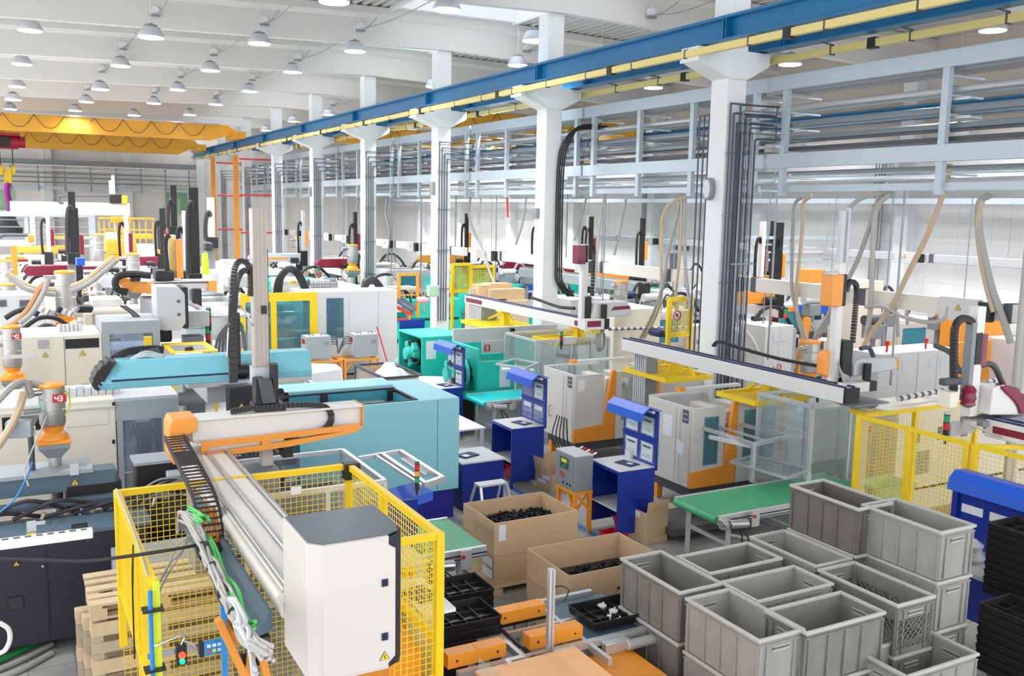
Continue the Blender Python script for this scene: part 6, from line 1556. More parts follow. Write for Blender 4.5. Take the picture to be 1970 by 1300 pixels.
# middle gantry robot (maroon stripes)
t = gantry(10.42, 15.6, 21.6, zr, 'middle white gantry robot with maroon stripes and white mast', (), stripe='maroon')
yellow_stand(9.82, 19.1, 10.95, 20.7, 1.75, 2.10, 'yellow mesh platform above the white and turquoise machines', 10.5, 19.7)
yellow_stand(9.9, 16.2, 10.9, 17.3, 1.78, 2.10, 'yellow mesh platform beside the middle robot tower light', 10.55, 16.5)
part('bellows', MB().box((10.3,20.6,1.0),(10.75,21.2,2.1)), 'mid_grey', t)
bf = MB()
for k in range(7): bf.box((10.28,20.6+.09*k,1.0),(10.3,20.64+.09*k,2.08))
part('bellows_fold', bf, 'robot_grey', t)
Y15 = 15.6; mx = PY(1120,600,Y15).x
part('mast', MB().box((mx-.05,Y15-.05,2.2),(mx+.08,Y15+.08,PY(1120,470,Y15).z)), 'robot_white', t, bevel=.01)
q0, q1 = PY(1111,508,Y15-.1), PY(1127,472,Y15-.1); part('maroon_cover', MB().box((q0.x,Y15-.12,q0.z),(q1.x,Y15+.1,q1.z)), 'maroon', t, bevel=.015); part('black_cover', MB().box((q1.x,Y15-.1,q0.z+.03),(q1.x+.06,Y15+.1,q1.z)), 'black', t)
q0, q1 = PY(1130,610,Y15), PY(1207,577,Y15)
part('arm_body', MB().prism([(q0.x,Y15-.2,q0.z),(q1.x-.05,Y15-.2,q0.z+.02),(q1.x,Y15-.2,q0.z+.10),(q1.x-.14,Y15-.2,q1.z),(q0.x+.05,Y15-.2,q1.z-.02)], (0,.35,0)), 'machine_white', t, bevel=.02)
part('arm_stripe', MB().prism([(q0.x+.42,Y15-.205,q0.z+.14),(q1.x-.06,Y15-.205,q0.z+.16),(q1.x-.09,Y15-.205,q1.z-.09),(q0.x+.5,Y15-.205,q1.z-.10)], (0,.01,0)), 'maroon', t)
part('servo_motor', MB().cyl((q0.x+.22,Y15-.26,q0.z-.05),(q0.x+.22,Y15-.26,q1.z-.04),.06,n=12).box((q0.x-.1,Y15-.1,q0.z-.05),(q0.x+.02,Y15+.1,q1.z+.1)), 'black', t)
q0 = PY(1120,640,Y15-.3); q1 = PY(1167,615,Y15-.3)
part('base_bar', MB().box((q0.x,Y15-.4,q0.z+.06),(q1.x-.12,Y15-.2,q1.z+.03)), 'robot_white', t); part('base_stripe', MB().box((q0.x+.05,Y15-.405,q0.z+.12),(q1.x-.2,Y15-.4,q1.z)), 'maroon', t); part('base_motor', MB().box((q1.x-.12,Y15-.4,q0.z+.06),(q1.x+.0,Y15-.2,q1.z+.03)), 'black', t)
c = MB(); PP = smooth([PY(1128,480,Y15),PY(1133,473,Y15),PY(1142,478,Y15),PY(1142,500,Y15),PY(1139,570,Y15)], 12)
for a, b in zip(PP[:-1], PP[1:]): c.bar(a, a+(b-a)*.8, .05, .07)
part('mast_drag_chain', c, 'black', t)
part('drag_chain', MB().tube([PX(1022,572,10.5),PX(1040,578,10.5),PX(1075,590,10.5),PX(1105,593,10.5)], .035, 8), 'black', t)
random.seed(6)
coil = thing('cable_coil', 'grey coil of looped cable hanging beside the middle guard', 'cables', PY(1160,650,15.5))
for k in range(7):
    c = PY(1160,655,15.5); part('loop', MB().tube([(c.x+(.10+.01*k)*math.cos(a_)*.6, 15.5+.02*k, c.z+(.17+.012*k)*math.sin(a_)) for a_ in [j*math.pi/5 for j in range(11)]], .01, 6), 'hose_grey', coil)
single('yellow_clamp', MB().box((PY(1135,635,15.4).x,15.3,PY(1135,640,15.4).z),(PY(1150,635,15.4).x,15.5,PY(1135,630,15.4).z)), 'safety_yellow', 'yellow clamp under the middle robot end', 'clamp')
def hazard_bar(p, q, r, label):
    t = thing('hazard_bar', label, 'barrier bar', p); p, q = V(p), V(q)
    part('bar', MB().cyl(p, q, r, n=10), 'machine_white', t); n = max(4, int((q-p).length/(r*4.2))); m_ = MB(); d = (q-p)/n
    for k in range(n):
        a = p+d*k; m_.cyl(a+d*.1, a+d*.5, r*1.04, n=10)
    part('black_band', m_, 'ink', t)
hazard_bar(PX(1170,633,12.6), PX(1345,630,12.6)+V((2.0,-.2,0)) if False else PX(1345,629,14.6), .035, 'black and white striped bar behind the middle robot')
hazard_bar((12.0,9.6,1.72), (14.6,9.75,1.80), .04, 'black and yellow striped bar above the right yellow fence')
# maroon robot at the right edge
Y7 = 6.85
t = gantry(10.0, 4.6, 6.7, 2.20, 'robot with glossy maroon covers at the right edge', ())
part('maroon_stripe', MB().box((9.895,4.6,2.06),(9.9,6.6,2.14)), 'maroon', t)
mx = PY(1863,740,Y7).x
part('mast', MB().box((mx-.0,Y7-.05,PY(1863,800,Y7).z),(mx+.14,Y7+.08,PY(1863,590,Y7).z)), 'robot_white', t, bevel=.01); part('mast_side', MB().box((mx-.07,Y7-.05,PY(1863,770,Y7).z),(mx,Y7+.05,PY(1863,620,Y7).z)), 'mid_grey', t)
q0, q1 = PY(1877,702,Y7), PY(1899,641,Y7)
part('maroon_panel', MB().cyl((q0.x+.06,Y7,q0.z),(q0.x+.06,Y7,q1.z),.07,n=18), 'maroon', t); part('black_spine', MB().box((q0.x-.1,Y7-.06,q0.z+.02),(q0.x,Y7+.08,q1.z+.02)), 'black', t)
c = MB(); PP = smooth([PY(1834,760,Y7),PY(1835,700,Y7),PY(1836,640,Y7),PY(1842,620,Y7),PY(1855,612,Y7),PY(1869,620,Y7),PY(1874,640,Y7),PY(1872,690,Y7)], 8)
for a, b in zip(PP[:-1], PP[1:]): c.bar(a, a+(b-a)*.85, .05, .075)
part('drag_chain', c, 'rubber', t)
q = PY(1848,760,Y7); part('maroon_bellows', MB().lathe((q.x,Y7-.1,q.z-.12), [(.04,0),(.085,.03),(.075,.07),(.09,.11),(.075,.16),(.085,.20),(.05,.25)], 16), 'maroon', t)
q = PY(1818,765,Y7); part('cream_block', MB().box((q.x-.04,Y7-.1,q.z-.1),(q.x+.1,Y7+.08,q.z+.08)), 'cream', t, bevel=.008); part('wrist_tool', MB().box((q.x-.14,Y7-.1,q.z+.16),(q.x+.16,Y7,q.z+.24)), 'dark_grey', t, bevel=.02)
q0, q1 = PY(1888,800,Y7-.1), PY(1965,736,Y7-.1)
part('shell_base', MB().prism([(q0.x,Y7-.2,q0.z+.03),(q1.x-.15,Y7-.2,q0.z-.02),(q1.x-.12,Y7-.2,q0.z+.12),(q0.x+.18,Y7-.2,q1.z+.02),(q0.x+.04,Y7-.2,q1.z+.0)], (0,.35,0)), 'robot_white', t, bevel=.02)
W_, H_ = q1.x-q0.x, q1.z-q0.z
out = [(.20,1.0),(.30,1.06),(.42,1.05),(.52,.96),(.60,.96),(.68,.88),(.72,.76),(.80,.72),(.86,.60),(.86,.48),(.93,.40),(.97,.25),(.95,.08),(.86,.0),(.76,.04),(.72,.2),(.62,.42),(.48,.62),(.34,.8)]
mb = MB().prism([(q0.x+W_*p_.x, Y7-.23, q0.z+H_*p_.y) for p_ in smooth([V((u_[0],u_[1],0)) for u_ in out], 3)], (0,.40,0))
part('glossy_cover', mb, 'maroon', t, bevel=.025)
part('under_bar', MB().box((q0.x-.1,Y7-.2,q0.z-.10),(q1.x+.3,Y7+.1,q0.z-.04)), 'mid_grey', t)
hose([PY(1800,665,Y7+1),PY(1830,680,Y7+.6),PY(1850,715,Y7+.2),PY(1905,700,Y7),PY(1930,740,Y7)], .035, 'dark_grey', 'dark grey hose curving behind the maroon robot')
part('loose_cables', MB().tube([PY(1860,815,6.7),PY(1880,822,6.6),PY(1920,838,6.5),PY(1970,848,6.4)], .012, 6).box((PY(1865,822,6.7).x-.05,6.65,PY(1865,822,6.7).z-.05),(PY(1865,822,6.7).x+.05,6.75,PY(1865,822,6.7).z+.08)), 'cable_grey', t)
# right yellow fence
t = thing('safety_fence', 'yellow mesh safety fence around the maroon robot cell', 'fence', (10.2, 7.4, 0))
zt_ = 2.0; a0, b0, a1, b1 = 9.47, 6.60, 11.05, 8.13
for (x, y) in ((a0,b1),(a0,7.37),(a0,b0),(a0-.0,b0-.10),(10.53,b1),(a1+.75,b1)): part('post', MB().box((x-.03,y-.03,0),(x+.03,y+.03,zt_)), 'safety_yellow', t, bevel=.004)
part('top_rail', MB().box((a0-.02,b0,zt_-.05),(a0+.02,b1,zt_)), 'safety_yellow', t); part('top_rail', MB().box((a0,b1-.02,zt_-.05),(a1+.75,b1+.02,zt_)), 'safety_yellow', t)
part('top_rail', MB().box((a0-.02,4.9,zt_-.05),(a0+.02,b0-.1,zt_)), 'safety_yellow', t); part('top_rail', MB().bar((a0,b0-.1,zt_-.03),(10.5,5.9,zt_-.03),.04,.05), 'safety_yellow', t)
part('mesh_panel', MB().mesh_panel((a0,b0,.1),(0,b1-b0,0),(0,0,zt_-.15),.05,.05,.0035), 'mesh_yellow', t, sm=False)
part('mesh_panel', MB().mesh_panel((a0,b1,.1),(a1+.75-a0,0,0),(0,0,zt_-.15),.05,.05,.0035), 'mesh_yellow', t, sm=False)
part('mesh_panel', MB().mesh_panel((a0,4.9,.6),(0,b0-.1-4.9,0),(0,0,zt_-.65),.05,.05,.0035), 'mesh_yellow', t, sm=False)
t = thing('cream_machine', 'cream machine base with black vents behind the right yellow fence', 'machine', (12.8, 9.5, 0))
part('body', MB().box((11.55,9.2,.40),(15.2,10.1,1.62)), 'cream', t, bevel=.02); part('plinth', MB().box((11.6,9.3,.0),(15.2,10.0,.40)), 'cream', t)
for k in range(4): part('vent', MB().box((11.9+.55*k,9.19,1.12),(12.05+.55*k,9.2,1.32)), 'ink', t)
part('grille', MB().box((12.0,9.19,.62),(12.3,9.2,.98)), 'mid_grey', t); part('under_strip', MB().box((11.6,9.24,.36),(15.2,9.3,.42)), 'black', t)  # black strip fills the recess under the body
t = thing('parts_bin', 'pale green plastic bin on a dark base inside the right fence', 'bin', (11.0, 8.9, 0))
part('bin', MB().open_box([(10.35,8.45,.62),(10.95,8.45,.62),(10.95,8.85,.62),(10.35,8.85,.62)],[(10.3,8.4,.82),(11.05,8.4,.82),(11.05,8.9,.82),(10.3,8.9,.82)], .01), 'mint', t); part('base', MB().box((10.4,8.5,0),(10.9,8.8,.62)), 'black', t)
single('fence_hook', MB().tube([(10.0,6.1,1.0),(10.05,6.2,1.4),(10.25,6.25,1.5),(10.5,6.2,1.45),(10.6,6.1,1.0)], .035, 8), 'black', 'black curved guard arch inside the lower right yellow fence', 'arch')
# step ladder, table, blue desk
t = thing('step_stool', 'small aluminium step ladder beside the cyan housing', 'step ladder', (5.9,11.7,0))
zs = .62
part('upper_step', MB().box((5.75,11.45,zs-.03),(6.20,11.65,zs)), 'aluminium', t, bevel=.004); part('lower_step', MB().box((5.72,11.28,.30),(6.23,11.45,.33)), 'aluminium', t, bevel=.004)
part('leg', MB().bar((5.77,11.48,zs),(5.72,11.22,0),.035).bar((6.18,11.48,zs),(6.23,11.22,0),.035), 'aluminium', t); part('rear_leg', MB().bar((5.77,11.62,zs),(5.74,11.9,0),.03).bar((6.18,11.62,zs),(6.21,11.9,0),.03), 'aluminium', t)
t = thing('blue_desk', 'blue desk with a binder beside the step ladder', 'desk', (6.1,12.6,0))
part('body', MB().box((5.85,12.25,.0),(6.55,13.0,.72)), 'blue', t, bevel=.006); part('top', MB().box((5.83,12.23,.72),(6.57,13.02,.74)), 'tabletop', t); part('binder', MB().cbox((6.1,12.6,.74),(.3,.22,.02),.3), 'navy', t); part('sheet', MB().cbox((6.05,12.55,.76),(.1,.12,.002),.3), 'paper', t)
t = thing('wheeled_table', 'white table on castors between the cyan housing and the blue workstation', 'table', (6.95,14.1,0))
part('top', MB().box((6.35,13.75,.82),(7.0,14.8,.85)), 'white', t, bevel=.006)
for x in (6.40,6.95):
    for y in (13.8,14.75): part('leg', MB().box((x-.025,y-.025,.08),(x+.025,y+.025,.82)), 'white', t); part('castor', MB().cyl((x-.015,y,.05),(x+.015,y,.05),.05,n=12), 'dark_grey', t)
part('lower_rail', MB().box((6.40,13.78,.12),(6.95,13.82,.16)).box((6.38,13.8,.12),(6.42,14.75,.16)), 'white', t)
# ================================================================ THE REST OF THE HALL
def rect(px0, py0, px1, py1, y, d=.5, mb=None):
    a = PY(px0, py1, y); b = PY(px1, py0, y); m_ = mb or MB()
    return m_.box((min(a.x,b.x), y, min(a.z,b.z)), (max(a.x,b.x), y+d, max(a.z,b.z)))
def rr(name, px0, py0, px1, py1, y, d, m_, par, bevel=0.0): return part(name, rect(px0,py0,px1,py1,y,d), m_, par, bevel=bevel)

# ---- cream machine number 40 with vents
t = thing('injection_machine', 'cream machine with two vents, black slot and two warning triangles', 'machine', (0, 17.5, 0)); y = 17.4
a = PY(50,648,y); b = PY(196,645,y)
part('long_hood', MB().box((-2.5,y,.2),(b.x,y+1.3,a.z)), 'cream', t, bevel=.02)
for q in ((72,651,95,671),(153,735,172,745)):
    p0, p1 = PY(q[0],q[3],y), PY(q[2],q[1],y); v = part('vent', MB().box((p0.x,y-.006,p0.z),(p1.x,y,p1.z)), 'machine_greige', t); sl = MB(); z = p0.z+.01
    while z < p1.z-.01: sl.box((p0.x+.01,y-.012,z),(p1.x-.01,y-.006,z+.008)); z += .03
    part('louvre', sl, 'mid_grey', v)
rr('black_slot', 126,650,190,671, y-.006, .006, 'black', t)
warn(t, PY(87,687,y-.01), .10); warn(t, PY(159,684,y-.01), .11)
xx = PY(125,700,y).x; part('panel_seam', MB().box((xx-.006,y-.004,.3),(xx+.006,y,a.z-.03)), 'mid_grey', t)
for k in range(6):
    p = PY(115+8*k,645,y+.5); part('valve', MB().cyl((p.x,y+.5,a.z),(p.x,y+.5,a.z+.13),.035,n=8), 'robot_grey', t)
x0 = b.x
part('window_frame', MB().box((x0,y,.3),(x0+.12,y+1.2,a.z+.12)).box((x0,y,a.z-.02),(x0+.95,y+1.2,a.z+.2)).box((x0+.83,y,.3),(x0+.95,y+1.2,a.z+.12)), 'grey_panel', t, bevel=.01)
part('window', MB().box((x0+.12,y+.02,.7),(x0+.83,y+.03,a.z)), 'blue_pane', t); part('tie_bar', MB().cyl((x0,y+.5,1.5),(x0+2.5,y+.5,1.5),.12,n=12).cyl((x0,y+.5,.9),(x0+2.5,y+.5,.9),.12,n=12), 'mid_grey', t)
part('lower_panel', MB().box((x0+.12,y+.02,.3),(x0+.83,y+.05,.7)), 'mid_grey', t)
hopper(PY(24,700,16.6).x, 16.6, PY(22,626,16.6).z, 1.0, 'steel hopper with pale lid and red plate 40 at the left edge', '40', h=.62)
single('metal_bar', MB().bar(PY(-20,688,15.5), PY(73,684,15.5), .05), 'steel', 'plain steel bar crossing the hopper numbered 40', 'bar')
# ---- cream cylinders of the next machine
t = thing('injection_machine', 'pale machine with stacked cream cylinders behind the orange armed robot', 'machine', (2, 21, 0)); y = 21.5
for (a_, b_, c_, d_, r_) in ((140,602,250,598,.10),(165,617,255,612,.12),(135,628,180,626,.10)):
    part('cylinder', MB().cyl(PY(a_,b_,y), PY(c_,d_,y), r_, n=14), 'cream', t)
rr('valve_block', 162,603,178,628,y-.2,.3,'cream',t,.02); part('bed', MB().box((-2.5,y,.2),(4.2,y+1.3,1.35)), 'machine_white', t, bevel=.02)
rr('white_housing', 178,575,235,597,y+.3,.9,'machine_white',t,.02)
rr('black_cone', 145,588,180,606,y-.1,.3,'black',t,.05)
rr('hood', 0,565,85,650,y+1,1.0,'machine_white',t,.03); rr('slot', 38,577,62,590,y+.98,.02,'ink',t); rr('slot', 0,577,12,590,y+.98,.02,'ink',t)
for k in range(10):
    p = PY(45+11*k,600+4*(k%3),y-.25); part('fitting', MB().cyl((p.x,y-.25,p.z),(p.x+.06,y-.25,p.z+.10),.05,n=7), ['steel','hose_grey','navy','machine_greige'][k%4], t)
for k,(pts,m_,r_,lab) in enumerate((
  ([(18,645),(40,635),(75,612),(110,613),(138,632)],'rubber',.045,'upper black hose arching over the cream machine'),
  ([(10,612),(30,600),(60,590)],'rubber',.05,'short black hose at the left edge'),
  ([(60,640),(90,625),(120,636)],'dark_grey',.04,'lower dark hose on the cream machine'),
  ([(12,525),(40,545),(70,555),(107,558)],'hose_tan',.06,'tan hose sagging left of the middle steel hopper'),
  ([(18,532),(45,553),(75,562),(107,566)],'hose_grey',.05,'grey hose sagging left of the middle steel hopper'),
  ([(138,552),(165,540),(195,515),(220,495)],'hose_tan',.06,'tan hose rising right of the middle steel hopper'),
  ([(138,560),(170,545),(200,522),(225,500)],'hose_grey',.05,'grey hose rising right of the middle steel hopper'),
  ([(88,543),(75,560),(55,595),(30,620),(12,628)],'hose_brown',.06,'brown hose slanting down to the hopper numbered 40'),
  ([(92,535),(85,560),(62,600),(38,622)],'hose_grey',.05,'grey hose beside the slanting brown one'))):
    hose([PY(x_,y_,20.6-.1*k) for x_,y_ in pts], r_, m_, lab)
# hoppers further back: (pixel x, top y, depth, scale)
for k, (x_, y_, Y_, s_, lab) in enumerate(((124,520,23.0,1.50,'large steel hopper with orange throat in the middle of the left bay'),(255,487,27,1.25,'steel hopper behind the orange robot arm'),(187,450,34,1.35,'small far steel hopper left of the orange railings'),(15,545,26,1.3,'hopper with orange throat at the left edge behind the hoses'),
                       (12,500,33,1.3,'far hopper with orange throat near the upper left machines'))):
    p = PY(x_, y_, Y_); hopper(p.x, Y_, p.z, s_, lab, None, h=.62 if k != 1 else .55)
# ---- orange armed robot with grey cabinet
t = thing('gantry_robot', 'robot with faceted orange arm cover and grey cabinet in the left bay', 'robot', (3.0, 20, 0)); y = 20.5
m_ = MB().prism([PY(225,541,y),PY(245,561,y),PY(300,566,y),PY(302,556,y),PY(285,545,y),PY(235,534,y)], (0,.5,0)); part('orange_cover', m_, 'robot_orange', t, sm=False)
rr('cross_arm', 232,539,410,544,y,.5,'robot_white',t,.01); rr('cross_arm_web', 300,544,405,558,y+.1,.4,'robot_white',t,.01); rr('arm_tip', 402,540,417,560,y,.5,'robot_orange',t)
rr('arm_motor', 300,520,335,541,y-.1,.5,'black',t,.04); rr('sensor_box', 252,533,270,541,y-.1,.2,'black',t)
rr('mast', 322,452,338,535,y+.2,.25,'machine_greige',t); rr('mast_rail', 329,455,332,530,y+.19,.02,'yellow',t); rr('orange_shield', 340,461,351,535,y+.1,.25,'robot_orange',t)
part('mast_chain', MB().tube([PY(322,520,y),PY(318,480,y),PY(319,460,y),PY(326,452,y)], .05, 7), 'black', t)
part('arm_chain', MB().tube([PY(290,530,y),PY(255,527,y),PY(232,530,y),PY(222,540,y),PY(226,556,y),PY(245,562,y)], .07, 7), 'black', t)
# beam towards the viewer
part('main_beam', MB().box((2.75,18.2,2.2),(3.35,21,2.5)), 'robot_grey', t, bevel=.02); part('beam_rail', MB().cyl((2.85,18.3,2.53),(2.85,21,2.53),.03,n=8).cyl((3.2,18.3,2.53),(3.2,21,2.53),.03,n=8), 'steel', t)
part('chain_stack', MB().box((2.45,18.6,2.1),(2.7,21.0,2.55)), 'mid_grey', t, bevel=.02); part('chain_end', MB().box((2.45,18.4,1.9),(2.7,18.6,2.55)), 'black', t, bevel=.04)
part('beam_pillar', MB().box((2.9,18.3,0),(3.25,18.65,2.0)), 'mid_grey', t)
q0, q1 = PY(302,636,17.8), PY(361,550,17.8)
cb3 = thing('robot_cabinet', 'grey robot cabinet with chamfered corner behind the cyan arm', 'cabinet', (q0.x+.3, 17.9, q0.z))
part('body', MB().prism([(q0.x,17.8,q0.z+.03),(q0.x+.12,17.75,q0.z),(q1.x-.16,17.75,q0.z),(q1.x-.06,17.75,q0.z+.12),(q1.x-.06,17.75,q1.z-.14),(q1.x-.18,17.75,q1.z),(q0.x,17.8,q1.z)], (0,.6,0)), 'robot_grey', cb3, bevel=.015)
part('dark_side', MB().box((q1.x-.10,17.78,q0.z+.02),(q1.x,18.4,q1.z-.02)), 'charcoal', cb3, bevel=.015)
for z_ in (.33,.63): part('latch', MB().box((q1.x-.2,17.74,q0.z+(q1.z-q0.z)*z_),(q1.x-.15,17.75,q0.z+(q1.z-q0.z)*z_+.05)), 'ink', cb3)
for k in range(5): part('cable', MB().tube([PY(232+2*k,588,18),PY(255+2*k,605,18),PY(275+2*k,640-3*k,18),PY(300,655,18),PY(325,640,18)], .02, 6), 'hose_grey' if k%2 else 'black', cb3)
rr('wrist_tool', 372,555,388,592,19.5,.2,'black',t,.02)
t = thing('flat_table', 'long white machine table with tower lights behind the cyan arm', 'table', (4.4,18.5,0)); y = 18.6
rr('top_edge', 358,604,482,614,y,1.6,'machine_white',t,.01); rr('leg', 402,614,408,690,y,.1,'aluminium',t); rr('leg', 478,614,484,690,y,.1,'aluminium',t); rr('lower_rail', 358,630,404,634,y,.06,'aluminium',t); rr('lower_rail', 360,670,410,676,y,.06,'aluminium',t)
rr('glass', 360,616,402,668,y+.02,.01,'clear_pane',t); rr('gripper_plate', 378,597,430,605,y+.2,.5,'white',t)
for k in range(4): part('loop_hose', MB().tube([PY(412+8*k,690,y+.3),PY(420+6*k,650,y+.3),PY(445+6*k,622,y+.3),PY(470,640+8*k,y+.3),PY(474,690,y+.3)], .03, 6), 'mid_grey', t)
rr('motor_block', 440,640,470,672,y+.5,.4,'machine_greige',t,.04)
t = thing('yellow_tray', 'yellow framed floor tray behind the cyan arm', 'tray', (4.2,17,1.0)); y=16.6
rr('frame', 330,674,420,681,y,1.2,'safety_yellow',t); rr('contents', 337,671,400,676,y+.2,.6,'mid_grey',t); part('plug', MB().cyl(PY(365,678,y+.2),PY(363,668,y+.2),.07,n=10), 'black', t)
part('legs', MB().box((PY(333,680,y).x,y,0),(PY(337,680,y).x,y+.1,PY(333,680,y).z)).box((PY(412,680,y).x,y,0),(PY(416,680,y).x,y+.1,PY(333,680,y).z)), 'safety_yellow', t)
for k, (x_, y_, lab) in enumerate(((402,634,'lit green over red signal light above the cyan arm'),(401,668,'green over red signal light just above the cyan arm'))):
    p = PY(x_, y_, 18.3); tower(p.x, 18.3, p.z-.12, 1.3, lab, ('grey','green_light','red') )
single('safety_board', rect(279,648,292,672,17.0,.1), 'safety_yellow', 'bright yellow panel below the orange armed robot', 'panel')
# ---- white press with yellow doors
t = thing('injection_press', 'white press with yellow framed doors and blue windows', 'machine', (7.4, 24.2, 0)); y = 23.9
part('hood', MB().box((6.75,y,.35),(9.38,y+1.8,2.27)), 'machine_white', t, bevel=.02)
xL = PY(515,566,y).x-.7; xM = PY(609,560,y).x
d_ = MB().box((xL,y-.06,2.05),(xM,y,2.27)).box((xL,y-.06,.55),(xM,y,.75)).box((xM-.2,y-.06,.75),(xM,y,2.05)).box((PY(520,600,y).x,y-.06,.75),(PY(531,600,y).x,y,2.05)).box((xL,y-.06,.75),(xL+.12,y,2.05))
part('yellow_door_frame', d_, 'safety_yellow', t, bevel=.008); part('door_window', MB().box((xL+.1,y-.03,.75),(xM-.2,y-.02,2.05)), 'teal_pane', t)
part('body', MB().box((2.5,y+.9,.3),(6.8,y+1.8,1.9)), 'machine_white', t, bevel=.03); part('plinth', MB().box((xL,y,.05),(9.3,y+1.7,.55)), 'machine_white', t)
rr('side_window', 629,573,661,650,y-.01,.01,'cyan_deep',t); rr('side_pane', 629,573,661,650,y-.03,.01,'teal_pane',t)
for x_ in (672,728): 
    p = PY(x_,600,y); part('panel_seam', MB().box((p.x-.005,y-.004,.4),(p.x+.005,y,2.24)), 'grey_panel', t)
part('platen', MB().box((5.1,y+.3,.8),(5.5,y+.85,1.9)).box((6.1,y+.3,.8),(6.35,y+.85,1.95)), 'cyan_deep', t, bevel=.02); part('tie_bar', MB().cyl((4.6,y+.3,1.7),(6.7,y+.3,1.7),.06,n=10).cyl((4.6,y+.3,1.0),(6.7,y+.3,1.0),.06,n=10), 'steel', t)
for k in range(6): part('mould_hose', MB().tube([(5.5+.08*k,y+.3,1.75),(5.5+.09*k,y+.22,1.4),(5.7+.09*k,y+.22,1.15),(5.95+.03*k,y+.3,1.05)], .02, 6), 'robot_grey', t)
for (c0, lab, off) in (((560,515),'left',0),((717,535),'right',1)):
    for k in range(3):
        w2 = 1 if not off else .85
        pts = [PY(c0[0]-30*w2+4*k,c0[1]+50*w2,y+1.0),PY(c0[0]-24*w2+3*k,c0[1]+20,y+1.0),PY(c0[0]-3,c0[1]+2*k,y+1.0),PY(c0[0]+18*w2-3*k,c0[1]+15,y+1.0),PY(c0[0]+35*w2-3*k,c0[1]+52*w2,y+1.0)]
        hose(pts, .07, 'black', ['outer','middle','inner'][k]+' black hose of the %s arch above the white press' % lab, 'hose', 'black hose arches above the white press')
part('ribbed_duct', MB().cyl(PY(594,548,y+1.2),PY(645,545,y+1.2),.17,n=14), 'dark_grey', t)
rg = MB()
for k in range(18): 
    p = PY(594+3*k,548,y+1.2); rg.cyl((p.x,y+1.2,p.z),(p.x+.02,y+1.2,p.z),.19,n=14)
part('duct_rib', rg, 'steel', t); part('roof_sheet', MB().hexa([PY(600,541,y+2),PY(720,562,y+2),PY(700,552,y+3.5),PY(620,535,y+3.5)],[p+V((0,0,.03)) for p in (PY(600,541,y+2),PY(720,562,y+2),PY(700,552,y+3.5),PY(620,535,y+3.5))]), 'machine_white', t)
rr('cylinder_block', 530,535,592,562,y+1.3,.6,'machine_greige',t,.1); rr('yellow_note', 560,540,570,546,y+1.29,.01,'yellow',t)
# control units on orange stands
for k, (x_, lab, hd) in enumerate(((602,'left grey temperature unit on an orange stand by the white press',1),(701,'right grey temperature unit on an orange stand by the white press',0))):
    Y_ = 23.1; a_ = PY(590 if k == 0 else 682, 692 if k == 0 else 688, Y_); b_ = PY(637 if k == 0 else 727, 646 if k == 0 else 642, Y_)
    t = thing('temperature_unit', lab, 'control unit', ((a_.x+b_.x)/2, Y_+.3, a_.z), 'temperature units by the white press')
    part('case', MB().box((a_.x,Y_,a_.z),(b_.x,Y_+.5,b_.z)), 'grey_panel', t, bevel=.01); part('label', MB().box((b_.x-.18,Y_-.004,b_.z-.24),(b_.x-.06,Y_,b_.z-.14)), 'mid_grey', t)
    part('control_face', MB().box((a_.x-.01,Y_+.05,a_.z+.05),(a_.x,Y_+.45,b_.z-.05)), 'robot_grey', t); part('red_display', MB().box((a_.x-.015,Y_+.1,b_.z-.2),(a_.x-.01,Y_+.35,b_.z-.08)), 'red', t)
    for q in (.1,.42): part('handle', MB().tube([(a_.x+q,Y_+.1,b_.z),(a_.x+q,Y_+.1,b_.z+.05),(a_.x+q+.1,Y_+.1,b_.z+.05),(a_.x+q+.1,Y_+.1,b_.z)], .01, 5), 'ink', t)
    for q in range(4): part('hose', MB().tube([(b_.x if k == 0 else a_.x,Y_+.2,b_.z-.1-.05*q),(b_.x+.2 if k == 0 else a_.x-.2,Y_+.2,b_.z-.08-.06*q),(PY(655,690,Y_).x,Y_+.2,a_.z+.1)], .015, 5), 'ink', t)
a_, b_ = PY(592,697,23.1), PY(657,697,23.1); stand(a_.x, 23.1, b_.x, 23.7, a_.z+.02, 'left orange stand carrying a grey temperature unit')
a_, b_ = PY(664,693,23.1), PY(727,693,23.1); stand(a_.x, 23.1, b_.x, 23.7, a_.z+.02, 'right orange stand carrying a grey temperature unit')
single('red_pole', MB().cyl(PY(725,628,23.0), PY(746,700,22.6), .018, n=6), 'red', 'thin red pole leaning by the right temperature unit', 'pole')
# mesh container with plastic bags
t = thing('mesh_container', 'dark wire mesh container filled with clear plastic bags', 'container', (7.3,19.1,0)); 
c0 = PZ(706,700,.95); c1 = PZ(748,722,.95); c2 = PZ(800,735,.95); 
X0_, X1_, Y0_, Y1_ = 6.85, 7.7, 18.2, 20.0
part('rim', MB().path([(X0_,Y0_,.95),(X1_,Y0_,.95),(X1_,Y1_,.95),(X0_,Y1_,.95)], .05, .05, True), 'dark_grey', t)
for (x_,y_) in ((X0_,Y0_),(X1_,Y0_),(X1_,Y1_),(X0_,Y1_)): part('post', MB().box((x_-.025,y_-.025,0),(x_+.025,y_+.025,.95)), 'dark_grey', t)
part('mesh', MB().mesh_panel((X0_,Y0_,.1),(X1_-X0_,0,0),(0,0,.85),.06,.06,.008).mesh_panel((X0_,Y0_,.1),(0,Y1_-Y0_,0),(0,0,.85),.06,.06,.008).mesh_panel((X1_,Y0_,.1),(0,Y1_-Y0_,0),(0,0,.85),.06,.06,.008), 'machine_greige', t, sm=False)
